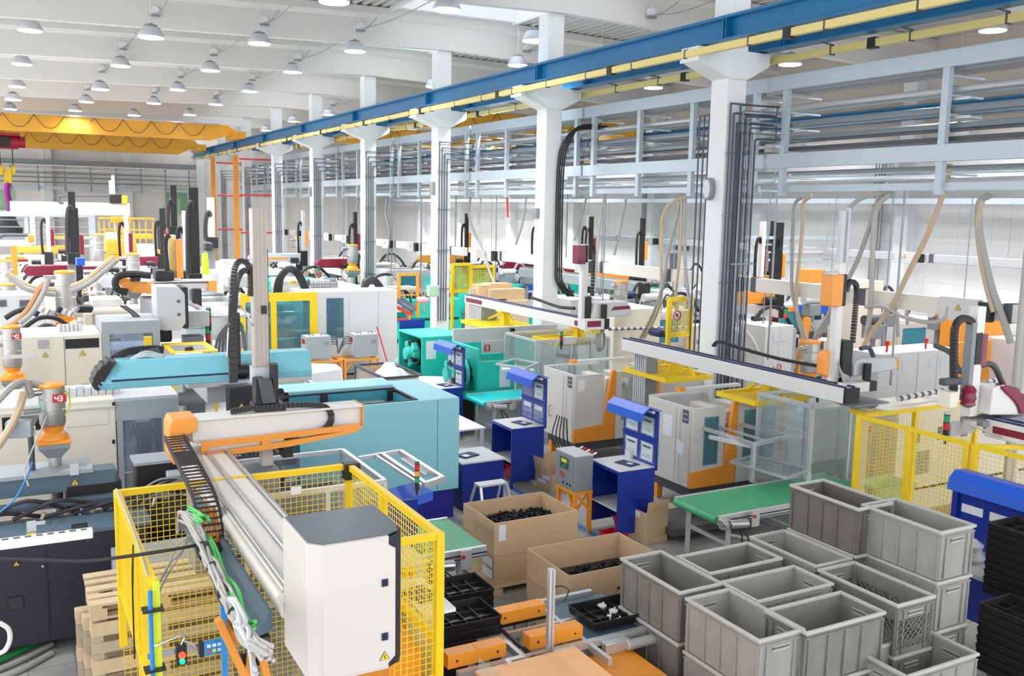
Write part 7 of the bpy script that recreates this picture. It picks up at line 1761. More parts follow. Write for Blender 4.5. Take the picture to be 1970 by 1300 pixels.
part('cardboard_liner', MB().open_box([(X0_+.04,Y0_+.04,.1),(X1_-.04,Y0_+.04,.1),(X1_-.04,Y1_-.04,.1),(X0_+.04,Y1_-.04,.1)],[(X0_+.04,Y0_+.04,.9),(X1_-.04,Y0_+.04,.9),(X1_-.04,Y1_-.04,.9),(X0_+.04,Y1_-.04,.9)], .01), 'cardboard', t)
random.seed(4)
for k in range(7):
    x_, y_ = random.uniform(X0_+.25,X1_-.2), random.uniform(Y0_+.25,Y1_-.25)
    single('plastic_bag', MB().lathe((x_,y_,.55), [(.10,0),(.22,.12),(.18,.25),(.22,.34),(.12,.44+.05*(k%2)),(.03,.5)], 9), 'bag', 'crumpled clear bag in the mesh container, %s' % ['front left','largest on top','front right','rear one','middle one','rear left','rear right'][k], 'bag', 'bags in the mesh container')
for (x_, y_, z_, lab) in ((625,705,.9,'white crumpled sheet beyond the cyan housing'),(845,730,.9,'white sheet over a box right of the mesh container')):
    p = PZ(x_,y_,z_); t = single('white_sheet', MB().hexa([(p.x-.45,p.y-.3,.02),(p.x+.4,p.y-.3,.02),(p.x+.45,p.y+.4,.02),(p.x-.4,p.y+.4,.02)],[(p.x-.42,p.y-.25,z_-.06),(p.x+.3,p.y-.3,z_),(p.x+.4,p.y+.35,z_-.02),(p.x-.35,p.y+.35,z_+.06)]), 'white', lab, 'sheet', bevel=.04)
# ---- turquoise presses
def motor_head(par, x, y, z, r):
    part('motor_flange', MB().cyl((x-.10*r/.3,y,z),(x+.06*r/.3,y,z),r*.95,n=20), 'turquoise_light', par, bevel=.02)
    part('motor_ring', MB().cyl((x+.06*r/.3,y,z),(x+.14*r/.3,y,z),r,n=20), 'black', par); part('motor_disc', MB().cyl((x+.14*r/.3,y,z),(x+.22*r/.3,y,z),r*1.02,n=20), 'turquoise_light', par)
    part('motor_hub', MB().cyl((x-.2*r/.3,y,z),(x-.10*r/.3,y,z),r*.45,n=16), 'turquoise_light', par); part('motor_body', MB().cyl((x+.22*r/.3,y,z),(x+.75*r/.3,y,z),r*.8,n=18), 'black', par)
    for k in range(7):
        a_ = 2*math.pi*k/7; part('lobe', MB().cyl((x-.12*r/.3,y+math.cos(a_)*r*.8,z+math.sin(a_)*r*.8),(x+.0,y+math.cos(a_)*r*.8,z+math.sin(a_)*r*.8),r*.22,n=10), 'turquoise_light' if k % 2 else 'black', par)
t = thing('injection_press', 'turquoise press with open end box, left of the two with round motors', 'machine', (8.0,18.3,0))
x0_, y0_, y1_, z1_ = 7.94, 18.75, 20.15, 1.70
part('top', MB().box((x0_,y0_,z1_-.05),(9.0,y1_,z1_)), 'turquoise_light', t, bevel=.01); part('near_wall', MB().box((x0_,y0_,.3),(x0_+.8,y0_+.05,z1_-.05)), 'turquoise', t, bevel=.005); part('far_wall', MB().box((x0_,y1_-.05,.3),(9.0,y1_,z1_-.05)), 'turquoise', t); part('inner_wall', MB().box((8.7,y0_,.3),(8.75,y1_,z1_-.05)), 'black_matt', t)
motor_head(t, 8.0, 19.4, 1.25, .30); part('base', MB().box((x0_+.1,y0_+.1,0),(11,y1_-.1,.35)), 'black_matt', t); part('notice', MB().box((x0_+.1,y0_-.004,1.2),(x0_+.33,y0_,1.6)), 'paper', t)
part('long_bed', MB().box((9.0,y0_+.65,.35),(11.2,y1_,1.4)), 'turquoise', t)
single('blue_board', MB().box((8.16,20.6,.0),(8.79,20.65,1.85)), 'blue', 'plain dark blue board behind the left turquoise press', 'board')
t = thing('injection_press', 'turquoise press with white upper panels and red plate 9', 'machine', (9.0,16.2,0))
x0_, y0_, y1_, z1_ = 8.05, 16.62, 17.6, 1.70
part('end_wall', MB().prism([(x0_+.2,y0_,.45),(x0_+.2,y1_+.25,.45),(x0_+.2,y1_+.25,z1_+.02),(x0_+.2,y0_,z1_+.02)], (.05,0,0)), 'turquoise', t, bevel=.01)
part('side_wall', MB().box((x0_+.2,y1_+.2,.4),(9.4,y1_+.26,z1_-.3)), 'turquoise', t); part('front_wall', MB().box((x0_+.25,y0_,.6),(9.15,y0_+.05,z1_-.25)), 'turquoise', t)
motor_head(t, 7.95, 17.1, 1.16, .30); part('motor_seat', MB().box((7.85,16.75,.68),(8.3,17.45,.84)), 'turquoise', t); part('drive_chain', MB().box((8.05,16.8,.1),(8.25,17.4,.68)), 'black', t)
part('white_panel', MB().box((8.39,18.1,1.62),(11.0,18.15,1.93)).box((9.06,18.06,1.36),(9.9,18.1,1.64)), 'machine_white', t, bevel=.006); part('black_post', MB().box((9.75,18.0,1.3),(9.84,18.05,1.9)), 'black', t)
part('turquoise_window', MB().box((8.4,18.08,.6),(9.06,18.1,1.62)), 'turquoise', t); plate(t, '9', (9.12,18.05,1.42), .14, bgm='red')
part('notice', MB().box((x0_+.7,y0_-.004,.9),(x0_+.95,y0_,1.35)), 'paper', t); part('notice', MB().box((x0_+.195,y0_+.75,1.35),(x0_+.199,y0_+.9,1.58)), 'paper', t); part('base', MB().box((x0_+.3,y0_+.2,.0),(11.0,y1_+.1,.5)), 'machine_white', t)
for (x_,y_) in ((8.25,1.0),(8.7,1.2)): pass
# ---- generic machines further back: proto built once, copied with its parts
def build_press(name, label, col, door, accent, win='teal_pane', grp=None, L=4.6):
    t = thing(name, label, 'machine', (0,0,0), grp)
    part('bed', MB().box((0,.1,.1),(L,1.2,.75)), col, t, bevel=.02)
    part('clamp_hood', MB().box((0,0,.75),(L*.45,1.3,1.85)), col, t, bevel=.04)
    part('door_frame', MB().box((L*.10,-.03,.85),(L*.38,0,.98)).box((L*.10,-.03,1.62),(L*.38,0,1.75)).box((L*.10,-.03,.98),(L*.14,0,1.62)).box((L*.34,-.03,.98),(L*.38,0,1.62)), door, t, bevel=.006)
    part('door_window', MB().box((L*.14,-.015,.98),(L*.34,-.005,1.62)), 'cyan_deep' if win == 'teal_pane' else win, t)
    part('injection_cover', MB().box((L*.55,.15,.75),(L,1.1,1.45)), col, t, bevel=.06)
    part('barrel', MB().cyl((L*.44,.6,1.3),(L*.6,.6,1.3),.16,n=12), 'steel', t)
    part('control_panel', MB().box((L*.42,-.12,1.05),(L*.50,-.02,1.65)), 'robot_grey', t, bevel=.01); part('screen', MB().box((L*.43,-.13,1.35),(L*.49,-.12,1.58)), 'navy', t)
    part('accent_panel', MB().box((L*.62,.14,.8),(L*.74,.15,1.4)), accent, t); part('vent', MB().box((L*.80,.14,.9),(L*.92,.15,1.2)), 'mid_grey', t)
    part('valve_block', MB().box((L*.62,.3,1.45),(L*.72,.6,1.65)).box((L*.8,.4,1.45),(L*.95,.8,1.58)), 'dark_grey', t, bevel=.02)
    part('top_hose', MB().tube([(L*.3,.5,1.85),(L*.36,.5,2.2),(L*.46,.5,2.25),(L*.55,.5,1.9),(L*.6,.5,1.45)], .05, 7), 'black', t)
    rs = random.Random(len(label)+len(col)*7+int(L*10))
    for k in range(9):
        x_ = L*(.50+.05*k); y_ = .25+.6*rs.random(); z_ = 1.40+.1*rs.random()
        part('fitting', MB().cyl((x_,y_,z_),(x_+.04,y_,z_+.12+.12*rs.random()),.03+.03*rs.random(),n=7), ['steel','dark_grey','orange','navy','hose_tan','red','machine_greige','black','green_light'][k], t)
    for k in range(4): part('loop_hose', MB().tube([(L*(.5+.1*k),.3,1.4),(L*(.53+.1*k),.2,1.75+.1*(k%2)),(L*(.58+.1*k),.15,1.6),(L*(.6+.1*k),.12,1.0)], .028, 6), ['black','hose_tan','hose_grey','rubber'][k], t)
    part('gap_shade_strip', MB().box((L*.0,.09,.72),(L*.98,.1,.77)), 'black', t); part('clamp_slot', MB().box((L*.39,.2,.8),(L*.44,1.1,1.6)), 'dark_grey', t)  # black strip drawn in for the shade of a gap under the covers
    part('tower_stem', MB().cyl((L*.44,.1,1.6),(L*.44,.1,2.05),.015,n=6), 'dark_grey', t); part('tower_red', MB().cyl((L*.44,.1,2.05),(L*.44,.1,2.15),.04,n=8), 'red_bright', t); part('tower_green', MB().cyl((L*.44,.1,2.15),(L*.44,.1,2.25),.04,n=8), 'green_light', t)
    part('roof_hatch', MB().box((L*.1,.4,1.85),(L*.3,1.0,1.90)), 'grey_panel', t)
    part('yellow_note', MB().box((L*.05,-.004,1.2),(L*.08,0,1.3)), 'yellow', t)
    return t
def build_robot(label, arm, acc, mastm, grp, H=2.1, L=1.7):
    """column, beam along Y, arm along X, mast with chain; origin at the foot"""
    t = thing('gantry_robot', label, 'robot', (0,0,0), grp)
    part('main_beam', MB().box((-.12,-1.4,1.95),(.14,1.4,2.2)), 'robot_white', t, bevel=.01); part('beam_rail', MB().box((-.08,-1.4,2.2),(-.04,1.4,2.23)).box((.06,-1.4,2.2),(.1,1.4,2.23)), 'navy', t)
    part('column', MB().box((-.15,.9,0),(.2,1.25,1.95)), 'mid_grey', t); part('beam_cap', MB().box((-.12,-1.45,1.95),(.14,-1.4,2.2)), 'black', t)
    part('arm_cover', MB().prism([(-L,-.9,2.28),(-L-.12,-.9,2.42),(-L,-.9,2.58),(.3,-.9,2.6),(.3,-.9,2.25)], (0,.34,0)), arm, t, bevel=.02); part('arm_accent', MB().box((-L*.8,-.91,2.36),(-.3,-.9,2.45)), acc, t)
    part('mast', MB().box((.32,-.85,1.6),(.44,-.7,2.2+H)), mastm, t, bevel=.006); part('mast_cover', MB().box((.45,-.86,2.9),(.56,-.68,3.5)), acc, t, bevel=.01)
    part('mast_chain', MB().tube([(.18,-.78,2.5),(.16,-.78,3.2),(.18,-.78,3.7),(.26,-.78,3.85),(.33,-.78,3.7)], .045, 7), 'black', t)
    part('carriage', MB().box((.22,-.95,2.1),(.5,-.6,2.7)), 'black', t, bevel=.02); part('servo', MB().cyl((-.2,-1.0,2.35),(.1,-1.0,2.35),.09,n=10), 'black', t)
    part('gripper', MB().box((.28,-.95,1.45),(.5,-.6,1.62)), 'dark_grey', t)
    return t
PG = 'injection presses in the far rows'; RG = 'gantry robots in the far rows'
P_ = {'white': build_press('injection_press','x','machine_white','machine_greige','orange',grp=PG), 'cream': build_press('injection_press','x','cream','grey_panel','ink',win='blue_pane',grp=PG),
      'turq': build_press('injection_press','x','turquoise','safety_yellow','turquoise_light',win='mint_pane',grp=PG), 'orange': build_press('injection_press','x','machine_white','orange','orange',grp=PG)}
R_ = {'maroon': build_robot('x','maroon','maroon','black',RG,L=1.0), 'white': build_robot('x','robot_white','maroon','robot_white',RG), 'orange': build_robot('x','robot_orange','orange','black',RG), 'grey': build_robot('x','robot_grey','robot_orange','robot_grey',RG)}
done = set()
def place(D, key, x, y, rz, label, z=0):
    o = D[key]
    if o.name not in done: done.add(o.name); o.location = (x,y,z); o.rotation_euler = (0,0,rz); o['label'] = label; return o
    return dup(o, (x,y,z), rz, label)
cn = {'white':'white','cream':'cream','turq':'turquoise','orange':'white and orange'}
rown = ['second','third','fourth','fifth','sixth','seventh','eighth','ninth']
# left bay
for r_, (y, keys) in enumerate(((27.5,('cream','white')),(31.0,('white','cream')),(34.6,('white','orange')),(38.4,('cream','white')),(42.5,('white','white')),(47.0,('orange','cream')))):
    for c_, k_ in enumerate(keys):
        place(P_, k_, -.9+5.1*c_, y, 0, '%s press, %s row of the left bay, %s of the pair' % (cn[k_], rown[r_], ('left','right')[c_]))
for i_, (k_, x_, y_, lab) in enumerate((('maroon',1.55,32.0,'robot with long maroon arm and black mast in the left bay'),('grey',3.9,27.2,'grey robot with white arm behind the orange armed one'),('white',3.1,33.5,'white robot with maroon stripe far in the left bay'),
     ('maroon',4.6,36.5,'far robot with maroon box on a black mast'),('grey',6.6,30.5,'grey robot with tall double mast left of the orange posts'),('orange',2.2,45.5,'small far orange robot below the yellow girder'),('white',1.0,38.0,'far white robot with maroon mast box in the left bay'),('orange',5.4,41.5,'far orange armed robot before the orange railings'))):
    place(R_, k_, x_, y_, 0, lab)
# dark tall masts standing out in the left bay
for (x0_, yt, x1_, yb, Y_, m_, lab) in ((368,361,381,540,24.5,'black','tallest black perforated mast in the left bay'),(330,356,339,450,31,'black','slim black mast with a chain loop left of the tallest one'),(402,380,412,470,27.5,'robot_white','pale double mast with a grey chain loop'),(136,369,144,500,29,'black','black perforated mast beside the maroon arm')):
    t = thing('robot_mast', lab, 'mast', PY((x0_+x1_)/2, yb, Y_)); rr('profile', x0_,yt,x1_,yb,Y_,.18,m_,t)
    part('chain', MB().tube([PY(x0_-6,yb-10,Y_),PY(x0_-7,yt+60,Y_),PY(x0_-5,yt+35,Y_),PY(x0_,yt+28,Y_),PY(x0_+3,yt+36,Y_)], .06, 7), 'rubber', t)
    rr('carriage', x0_-5,yb-14,x1_+8,yb+8,Y_-.1,.3,'black',t,.02); rr('support', x0_-2,yb+6,x1_+2,yb+70,Y_+.2,.3,'mid_grey',t)
t = thing('robot_beam', 'long cream robot beam with orange and black carriage before the back wall', 'robot', (1.8,48,0)); y = 48
rr('beam', 20,391,250,412,y,.4,'machine_greige',t,.02); rr('carriage', 212,374,235,391,y-.1,.5,'black',t,.03); rr('orange_block', 233,376,245,392,y-.1,.5,'yellow',t,.03); rr('mast', 211,347,217,380,y,.2,'robot_grey',t); rr('mast', 216,337,220,376,y+.1,.2,'robot_white',t)
part('chain', MB().tube([PY(122,391,y),PY(114,388,y),PY(113,380,y),PY(122,377,y),PY(180,376,y),PY(240,376,y)], .06, 7), 'ink', t); rr('post', 60,412,66,470,y,.2,'robot_white',t); rr('post', 240,412,246,470,y,.2,'robot_white',t)
t = thing('access_platform', 'orange steel platforms and railings before the back wall', 'platform', (3.2,44,0)); y = 44
m_ = MB()
for x_ in (190,200,210,222,235,248,258,268,280,294):
    a_, b_ = PY(x_,425,y), PY(x_,475,y); m_.box((a_.x-.02,y,b_.z),(a_.x+.02,y+.04,a_.z))
part('baluster', m_, 'orange', t); rr('handrail', 190,419,298,421,y,.06,'orange',t); rr('mid_rail', 190,441,298,443,y,.06,'orange',t); rr('deck', 185,452,300,459,y,2,'orange',t); rr('frame', 200,459,240,480,y,.5,'orange',t); rr('support', 212,480,222,545,y,.4,'orange',t); rr('beam_top', 215,417,252,428,y+.2,.4,'orange',t); rr('pipe_cluster', 222,425,240,450,y+.3,.6,'hose_grey',t,.05); rr('long_bar', 104,454,165,458,y,.2,'orange',t)
t = thing('orange_press_frame', 'orange machine frame with white drums beyond the steel hopper', 'machine', (3.5,38,0)); y = 37
rr('frame', 205,462,262,486,y,.8,'orange',t,.02); rr('drum', 205,447,225,462,y+.1,.5,'robot_grey',t,.05); rr('lower_frame', 200,490,235,520,y,.5,'orange',t); rr('white_block', 262,470,300,500,y+.2,.6,'machine_white',t,.04)
t = thing('orange_stand', 'orange column stand at the upper left edge behind the hoses', 'stand', (.6,34,0)); y = 34
rr('column', 24,468,32,530,y,.3,'orange',t); rr('arm_top', 10,494,48,499,y,.3,'orange',t); rr('white_beam', 0,462,60,474,y,.3,'robot_white',t,.02); rr('motor', 54,451,66,466,y-.1,.3,'orange',t,.04); part('chain', MB().tube([PY(0,458,y),PY(8,452,y),PY(55,452,y)], .06, 6), 'ink', t)
single('blue_cover', rect(148,497,163,511,26,.5), 'blue_bright', 'small bright blue cover left of the cream hoses', 'cover')
single('yellow_curtain', MB().prism([PY(393,488,23.5),PY(392,528,23.5),PY(403,528,23.5),PY(400,488,23.5)], (0,.3,0)), 'lime', 'yellow hanging hose bundle below the far grey robot', 'hose bundle')
single('small_screen', rect(427,500,458,545,26,.3), 'machine_white', 'white cabinet with a post before the right orange post', 'cabinet')
t = thing('gantry_robot', 'grey robot beam with square end pointing at the viewer left of the mast', 'robot', (6,25,0)); y = 24.8
part('beam', MB().box((5.05,y,2.35),(5.75,y+4,2.65)), 'robot_grey', t, bevel=.02); rr('column', 430,500,445,560,y+.5,.4,'machine_greige',t,.02); rr('motor', 395,466,410,483,y,.4,'dark_grey',t,.05)
# middle and right bay presses
spec_r = [(14.4,16.4,'cream','beige press with tan end behind the maroon striped robot'),(14.6,20.2,'white','white press in the right bay just left of the nearest column'),(15.0,24.0,'orange','white and orange press in the right bay behind the second column'),
          (14.2,29.0,'turq','turquoise press with yellow door right of the column with four risers'),(14.6,33.0,'turq','turquoise press with yellow frame, one row farther'),(14.2,37.5,'white','white press far in the right bay, sixth row'),(14.4,42.0,'cream','cream press far in the right bay, seventh row'),(14.0,47.0,'orange','white and orange press far in the right bay, eighth row'),
          (19.6,12.2,'orange','white and orange press near the right wall, first row'),(19.8,16.4,'white','white press near the right wall, second row'),(19.6,20.6,'orange','white and orange press near the right wall, third row'),(19.6,25.0,'white','white press near the right wall, fourth row'),(19.8,30.5,'turq','turquoise press near the right wall'),(19.8,36.0,'orange','white and orange press near the right wall, sixth row'),(19.6,42.0,'white','white press near the right wall, seventh row')]
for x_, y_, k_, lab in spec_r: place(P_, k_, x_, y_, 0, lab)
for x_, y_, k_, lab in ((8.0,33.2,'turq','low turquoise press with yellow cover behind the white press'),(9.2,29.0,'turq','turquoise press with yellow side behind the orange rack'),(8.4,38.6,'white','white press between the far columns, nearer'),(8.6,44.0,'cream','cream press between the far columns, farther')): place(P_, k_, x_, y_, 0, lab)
for i_, (k_, x_, y_, lab) in enumerate((('white',18.3,20.6,'white robot right of the second column'),('orange',17.0,18.6,'orange armed robot in the right bay behind the busway'),('maroon',17.3,31.5,'small maroon robot above the turquoise presses'),('maroon',11.0,34.0,'far robot with maroon arm between the columns'),('grey',10.2,38.0,'far grey robot between the columns'),
     ('orange',18.5,26.5,'orange robot with black hose arch in the right bay'),('orange',16.6,36.2,'farther orange robot with black hose arch'),('grey',22.5,14.5,'grey robot by the right wall left of the tan hose'),('orange',21.0,23.0,'orange robot by the right wall'),('maroon',23.2,10.4,'maroon robot by the right wall at the edge'),('white',20.5,33,'white robot far along the right wall'))):
    place(R_, k_, x_, y_, 0, lab)
# white electrical cabinets in the right bay
for (x0_, y0_, w2, h2, d2, lab, orange) in ((14.95,15.6,.85,2.0,.9,'white electrical cabinet left of the orange trimmed machine',0),(14.10,11.75,1.07,1.98,.75,'left white electrical cabinet behind the near right robot',0),(15.19,11.75,1.07,1.98,.75,'right white electrical cabinet behind the near right robot',0),(17.3,10.4,1.6,1.9,.8,'long white cabinet at the right edge with slanted lines',0)):
    t = thing('electrical_cabinet', lab, 'cabinet', (x0_+w2/2,y0_+d2/2,0), 'white electrical cabinets')
    part('body', MB().box((x0_,y0_,.08),(x0_+w2,y0_+d2,h2)), 'machine_white', t, bevel=.012); part('door_gap', MB().box((x0_+w2*.5-.004,y0_-.003,.1),(x0_+w2*.5+.004,y0_,h2-.04)), 'grey_panel', t)
    part('grille', MB().box((x0_+w2*.28,y0_-.01,h2-.35),(x0_+w2*.42,y0_,h2-.15)).box((x0_+w2*.58,y0_-.01,h2-.35),(x0_+w2*.72,y0_,h2-.15)), 'bag', t)
    warn(t, (x0_+w2*.35,y0_-.006,1.0), .12); part('prohibition_ring', MB().tube([(x0_+w2*.55+.06*math.cos(a_),y0_-.01,1.06+.06*math.sin(a_)) for a_ in [j*math.pi/6 for j in range(13)]], .008, 5), 'red', t)
    part('red_beacon', MB().cyl((x0_+w2*.4,y0_+.2,h2),(x0_+w2*.4,y0_+.2,h2+.12),.02,n=6).cyl((x0_+w2*.4,y0_+.2,h2+.12),(x0_+w2*.4,y0_+.2,h2+.20),.038,n=10), 'red', t); part('side_panel', MB().box((x0_+w2,y0_+.1,.1),(x0_+w2+.2,y0_+d2,h2-.1)), 'grey_panel', t)
single('cream_pillar', MB().box((17.2,15.2,0),(18.2,15.9,3.0)), 'cream', 'square cream pillar under the busway at the right', 'pillar', bevel=.02)
single('orange_housing', MB().box((18.6,13.4,.2),(20.4,13.9,2.35)), 'orange', 'big orange housing behind the maroon robot', 'housing', bevel=.03)
single('steel_cubicle', MB().box((17.2,12.4,1.8),(18.3,12.5,1.95)).box((17.2,12.4,1.0),(17.3,12.5,1.95)).box((18.0,12.4,1.0),(18.3,12.5,1.95)), 'orange', 'orange cabinet frame behind the white cabinets', 'frame')
single('orange_trim', MB().prism([(16.25,15.9,.3),(16.45,15.9,.3),(16.65,15.9,2.1),(16.5,15.9,2.1)], (0,.1,0)), 'orange', 'tapered orange panel right of a white cabinet', 'panel')
single('orange_box', rect(1556,519,1588,545,19,.5), 'robot_orange', 'orange box cover standing on the busway line', 'cover')
single('beige_cabinet', MB().box((12.9,18.6,0),(14.3,20.2,2.15)), 'cream', 'beige cabinet behind the maroon striped robot arm', 'cabinet', bevel=.02)
single('blue_bundle', rect(1270,634,1302,650,17,.5), 'navy', 'dark blue cloth bundle behind the near right robot beam', 'cloth', bevel=.06)
single('blue_drum', rect(1008,548,1034,578,29,.8), 'blue_bright', 'bright blue box left of the second column', 'box')
single('blue_case', rect(1556,588,1592,604,20,.5), 'blue_bright', 'blue case on a white bench in the right bay', 'case')
single('dark_screen', rect(1291,487,1306,517,26,.1), 'ink', 'dark tall screen panel near the hanging grey hoses', 'screen')
single('first_aid_sign', MB().box((25.4,PX(1296,475,25.4).y,PX(1309,481,25.4).z),(25.5,PX(1322,475,25.4).y,PX(1309,469,25.4).z)), 'sign_green', 'two green safety sign fields high on the right wall', 'sign')
t = thing('prohibition_sign', 'round red and white no touching sign on a yellow frame', 'sign', PY(1301,606,16.4)); c = PY(1301,606,16.4)
part('disc', MB().cyl((c.x,16.4,c.z),(c.x,16.38,c.z),.11,n=24), 'white', t); part('red_ring', MB().tube([(c.x+.10*math.cos(a_),16.37,c.z+.10*math.sin(a_)) for a_ in [j*math.pi/10 for j in range(21)]], .012, 6), 'red', t); part('hand_mark', MB().box((c.x-.02,16.365,c.z-.04),(c.x+.025,16.37,c.z+.04)), 'ink', t); part('slash', MB().bar((c.x-.06,16.36,c.z+.06),(c.x+.06,16.36,c.z-.06),.015,.005), 'red', t)
for (x0_, x1_, yt, yb, Y_, lab) in ((1285,1330,574,645,16.6,'yellow framed mesh panel with the round sign'),(870,904,508,560,27.5,'yellow framed door of the turquoise press right of the column'),(905,950,512,556,27.6,'yellow mesh panel with pale green glazing right of the yellow door')):
    a_, b_ = PY(x0_,yb,Y_), PY(x1_,yt,Y_); t = thing('safety_fence', lab, 'fence', ((a_.x+b_.x)/2,Y_,0), 'small far yellow fences')
    part('frame', MB().path([(a_.x,Y_,a_.z),(b_.x,Y_,a_.z),(b_.x,Y_,b_.z),(a_.x,Y_,b_.z)], .09, .09, True).box((a_.x-.04,Y_-.04,0),(a_.x+.04,Y_+.04,a_.z)).box((b_.x-.04,Y_-.04,0),(b_.x+.04,Y_+.04,a_.z)), 'safety_yellow', t)
    part('mesh', MB().mesh_panel((a_.x,Y_,a_.z),(b_.x-a_.x,0,0),(0,0,b_.z-a_.z),.07,.07,.01), 'mesh_yellow', t, sm=False); part('pane', MB().box((a_.x,Y_+.03,a_.z),(b_.x,Y_+.04,b_.z)), 'mint_pane' if Y_ > 20 else 'clear_pane', t)
# orange rack and red conveyor behind the white press
t = thing('parts_rack', 'orange frame rack with a grey chute behind the white press', 'rack', (9.9,24,0)); y = 24.6
rr('post', 802,526,807,610,y,.08,'orange',t); rr('post', 766,526,771,575,y,.08,'orange',t); rr('top_bar', 766,525,807,531,y,.08,'orange',t); rr('cross_bar', 768,566,806,569,y,.08,'orange',t)
part('chute', MB().hexa([PY(757,578,y),PY(790,600,y),PY(806,596,y+.4),PY(772,574,y+.4)],[p+V((0,0,.06)) for p in (PY(757,578,y),PY(790,600,y),PY(806,596,y+.4),PY(772,574,y+.4))]), 'slate', t); part('chute_edge', MB().bar(PY(757,587,y-.1),PY(792,606,y-.1),.09), 'red_bright', t); rr('clear_box', 745,533,768,560,y+.3,.5,'frosted_pane',t); rr('white_shelf', 758,552,802,558,y+.2,.6,'machine_white',t); rr('foot_frame', 757,612,785,618,y-.2,.1,'red_bright',t); rr('leg', 757,586,761,655,y-.2,.08,'orange',t); rr('leg', 786,606,790,655,y-.2,.08,'orange',t)
single('pink_cloth', rect(808,572,826,583,23.5,.3), 'pink', 'pink cloth hanging left of the column with four risers', 'cloth', bevel=.05)
t = thing('junction_box', 'pale green junction box on the column with four risers', 'junction box', PX(833,565,11.7)); c = PY(833,560,26.5)
part('housing', MB().box((c.x-.18,26.35,c.z-.16),(c.x+.14,26.6,c.z+.18)), 'mint', t, bevel=.02)
single('mint_cabinet', MB().box((13.0,25.2,0),(14.1,26.0,1.9)), 'mint', 'pale green cabinet right of the column with four risers', 'cabinet', bevel=.02)
single('perforated_panel', MB().mesh_panel(PY(903,617,24.8),PY(919,617,24.8)-PY(903,617,24.8),PY(903,556,24.8)-PY(903,617,24.8),.09,.09,.035), 'robot_grey', 'pale grey perforated panel left of the maroon striped beam', 'panel')
for k, (x0_,yt,x1_,yb,Y_,lab) in enumerate(((921,548,945,572,24.5,'brown cardboard box at the left of the pallet load'),(940,545,985,556,24.6,'long cardboard box on top of the pallet load'),(943,556,975,576,24.3,'cardboard box in the middle of the pallet load'),(975,555,1010,578,24.3,'cardboard box at the right of the pallet load'))):
    single('cardboard_box', rect(x0_,yt,x1_,yb,Y_,.5), 'cardboard', lab, 'box', 'cardboard boxes on the far pallet', bevel=.008)
single('box_pallet', MB().box((PY(918,576,24.4).x,24.2,0),(PY(1012,576,24.4).x,25.2,PY(975,577,24.4).z)), 'wood', 'pallet and boxes under the far cardboard boxes', 'pallet')
# hoppers of the right aisle
for (x_, y_, Y_, s_, lab) in ((1375,613,14.8,1.5,'steel hopper with pale orange lid left of the nearest column'),(1560,655,11.8,1.15,'steel hopper with pale orange lid behind the near right robot'),(576,455,42,1.5,'small far hopper with orange throat left of a column'),(678,470,32,1.35,'far steel hopper with orange throat between two columns'),(1195,540,19,1.2,'steel hopper group behind the white mast')):
    p = PY(x_, y_, Y_); hopper(p.x, Y_, p.z, s_, lab, None, h=.45)
# busways
def busway(x, y0, y1, z, h_, lab, col='beam_cream', n=7):
    t = thing('busway', lab, 'busway', (x, (y0+y1)/2, z)); part('trunking', MB().box((x-.09,y0,z-h_),(x+.09,y1,z)), col, t, bevel=.01); 
    for k in range(n):
        y_ = y0+(y1-y0)*(k+.35)/n
        part('joint', MB().box((x-.10,y_,z-h_-.01),(x+.10,y_+.14,z+.01)), 'ink', t)
        if k % 2 == 0 or n > 8: 
            b2 = part('tap_box', MB().box((x-.2,y_+.5,z-h_-.06),(x-.09,y_+1.2,z+.03)), 'machine_white', t, bevel=.01); part('black_window', MB().box((x-.21,y_+.28,z-h_-.02),(x-.10,y_+.5,z+.0)), 'black', t)
            warn(b2, (x-.205,y_+.85,z-h_*.6), .12, 'x')
        part('hanger', MB().cyl((x,y_+.9,z),(x,y_+.9,4.9),.008,n=5), 'pipe_grey', t)
    return t
busway(13.62, 7.9, 27.5, 3.20, .28, 'nearest long cream busway with black windows and warning signs')
busway(13.62, 28.5, 52, 3.20, .28, 'far cream busway between the distant columns', n=9)
busway(22.4, 10, 34, 3.50, .22, 'grey busway along the right wall', 'robot_grey', 8)
t = thing('pipe_bridge', 'grey steel pipe bridge beside the nearest column in the right bay', 'pipe bridge', (17,20,0)); y = 21
for (yt, yb, m_) in ((455,460,'galvanised'),(469,472,'aluminium'),(483,487,'machine_greige'),(497,503,'galvanised')): rr('beam', 1440,yt,1625,yb,y,.15,m_,t)
for x_ in (1445,1515,1622): rr('post', x_,455,x_+5,560,y+.1,.12,'galvanised',t)
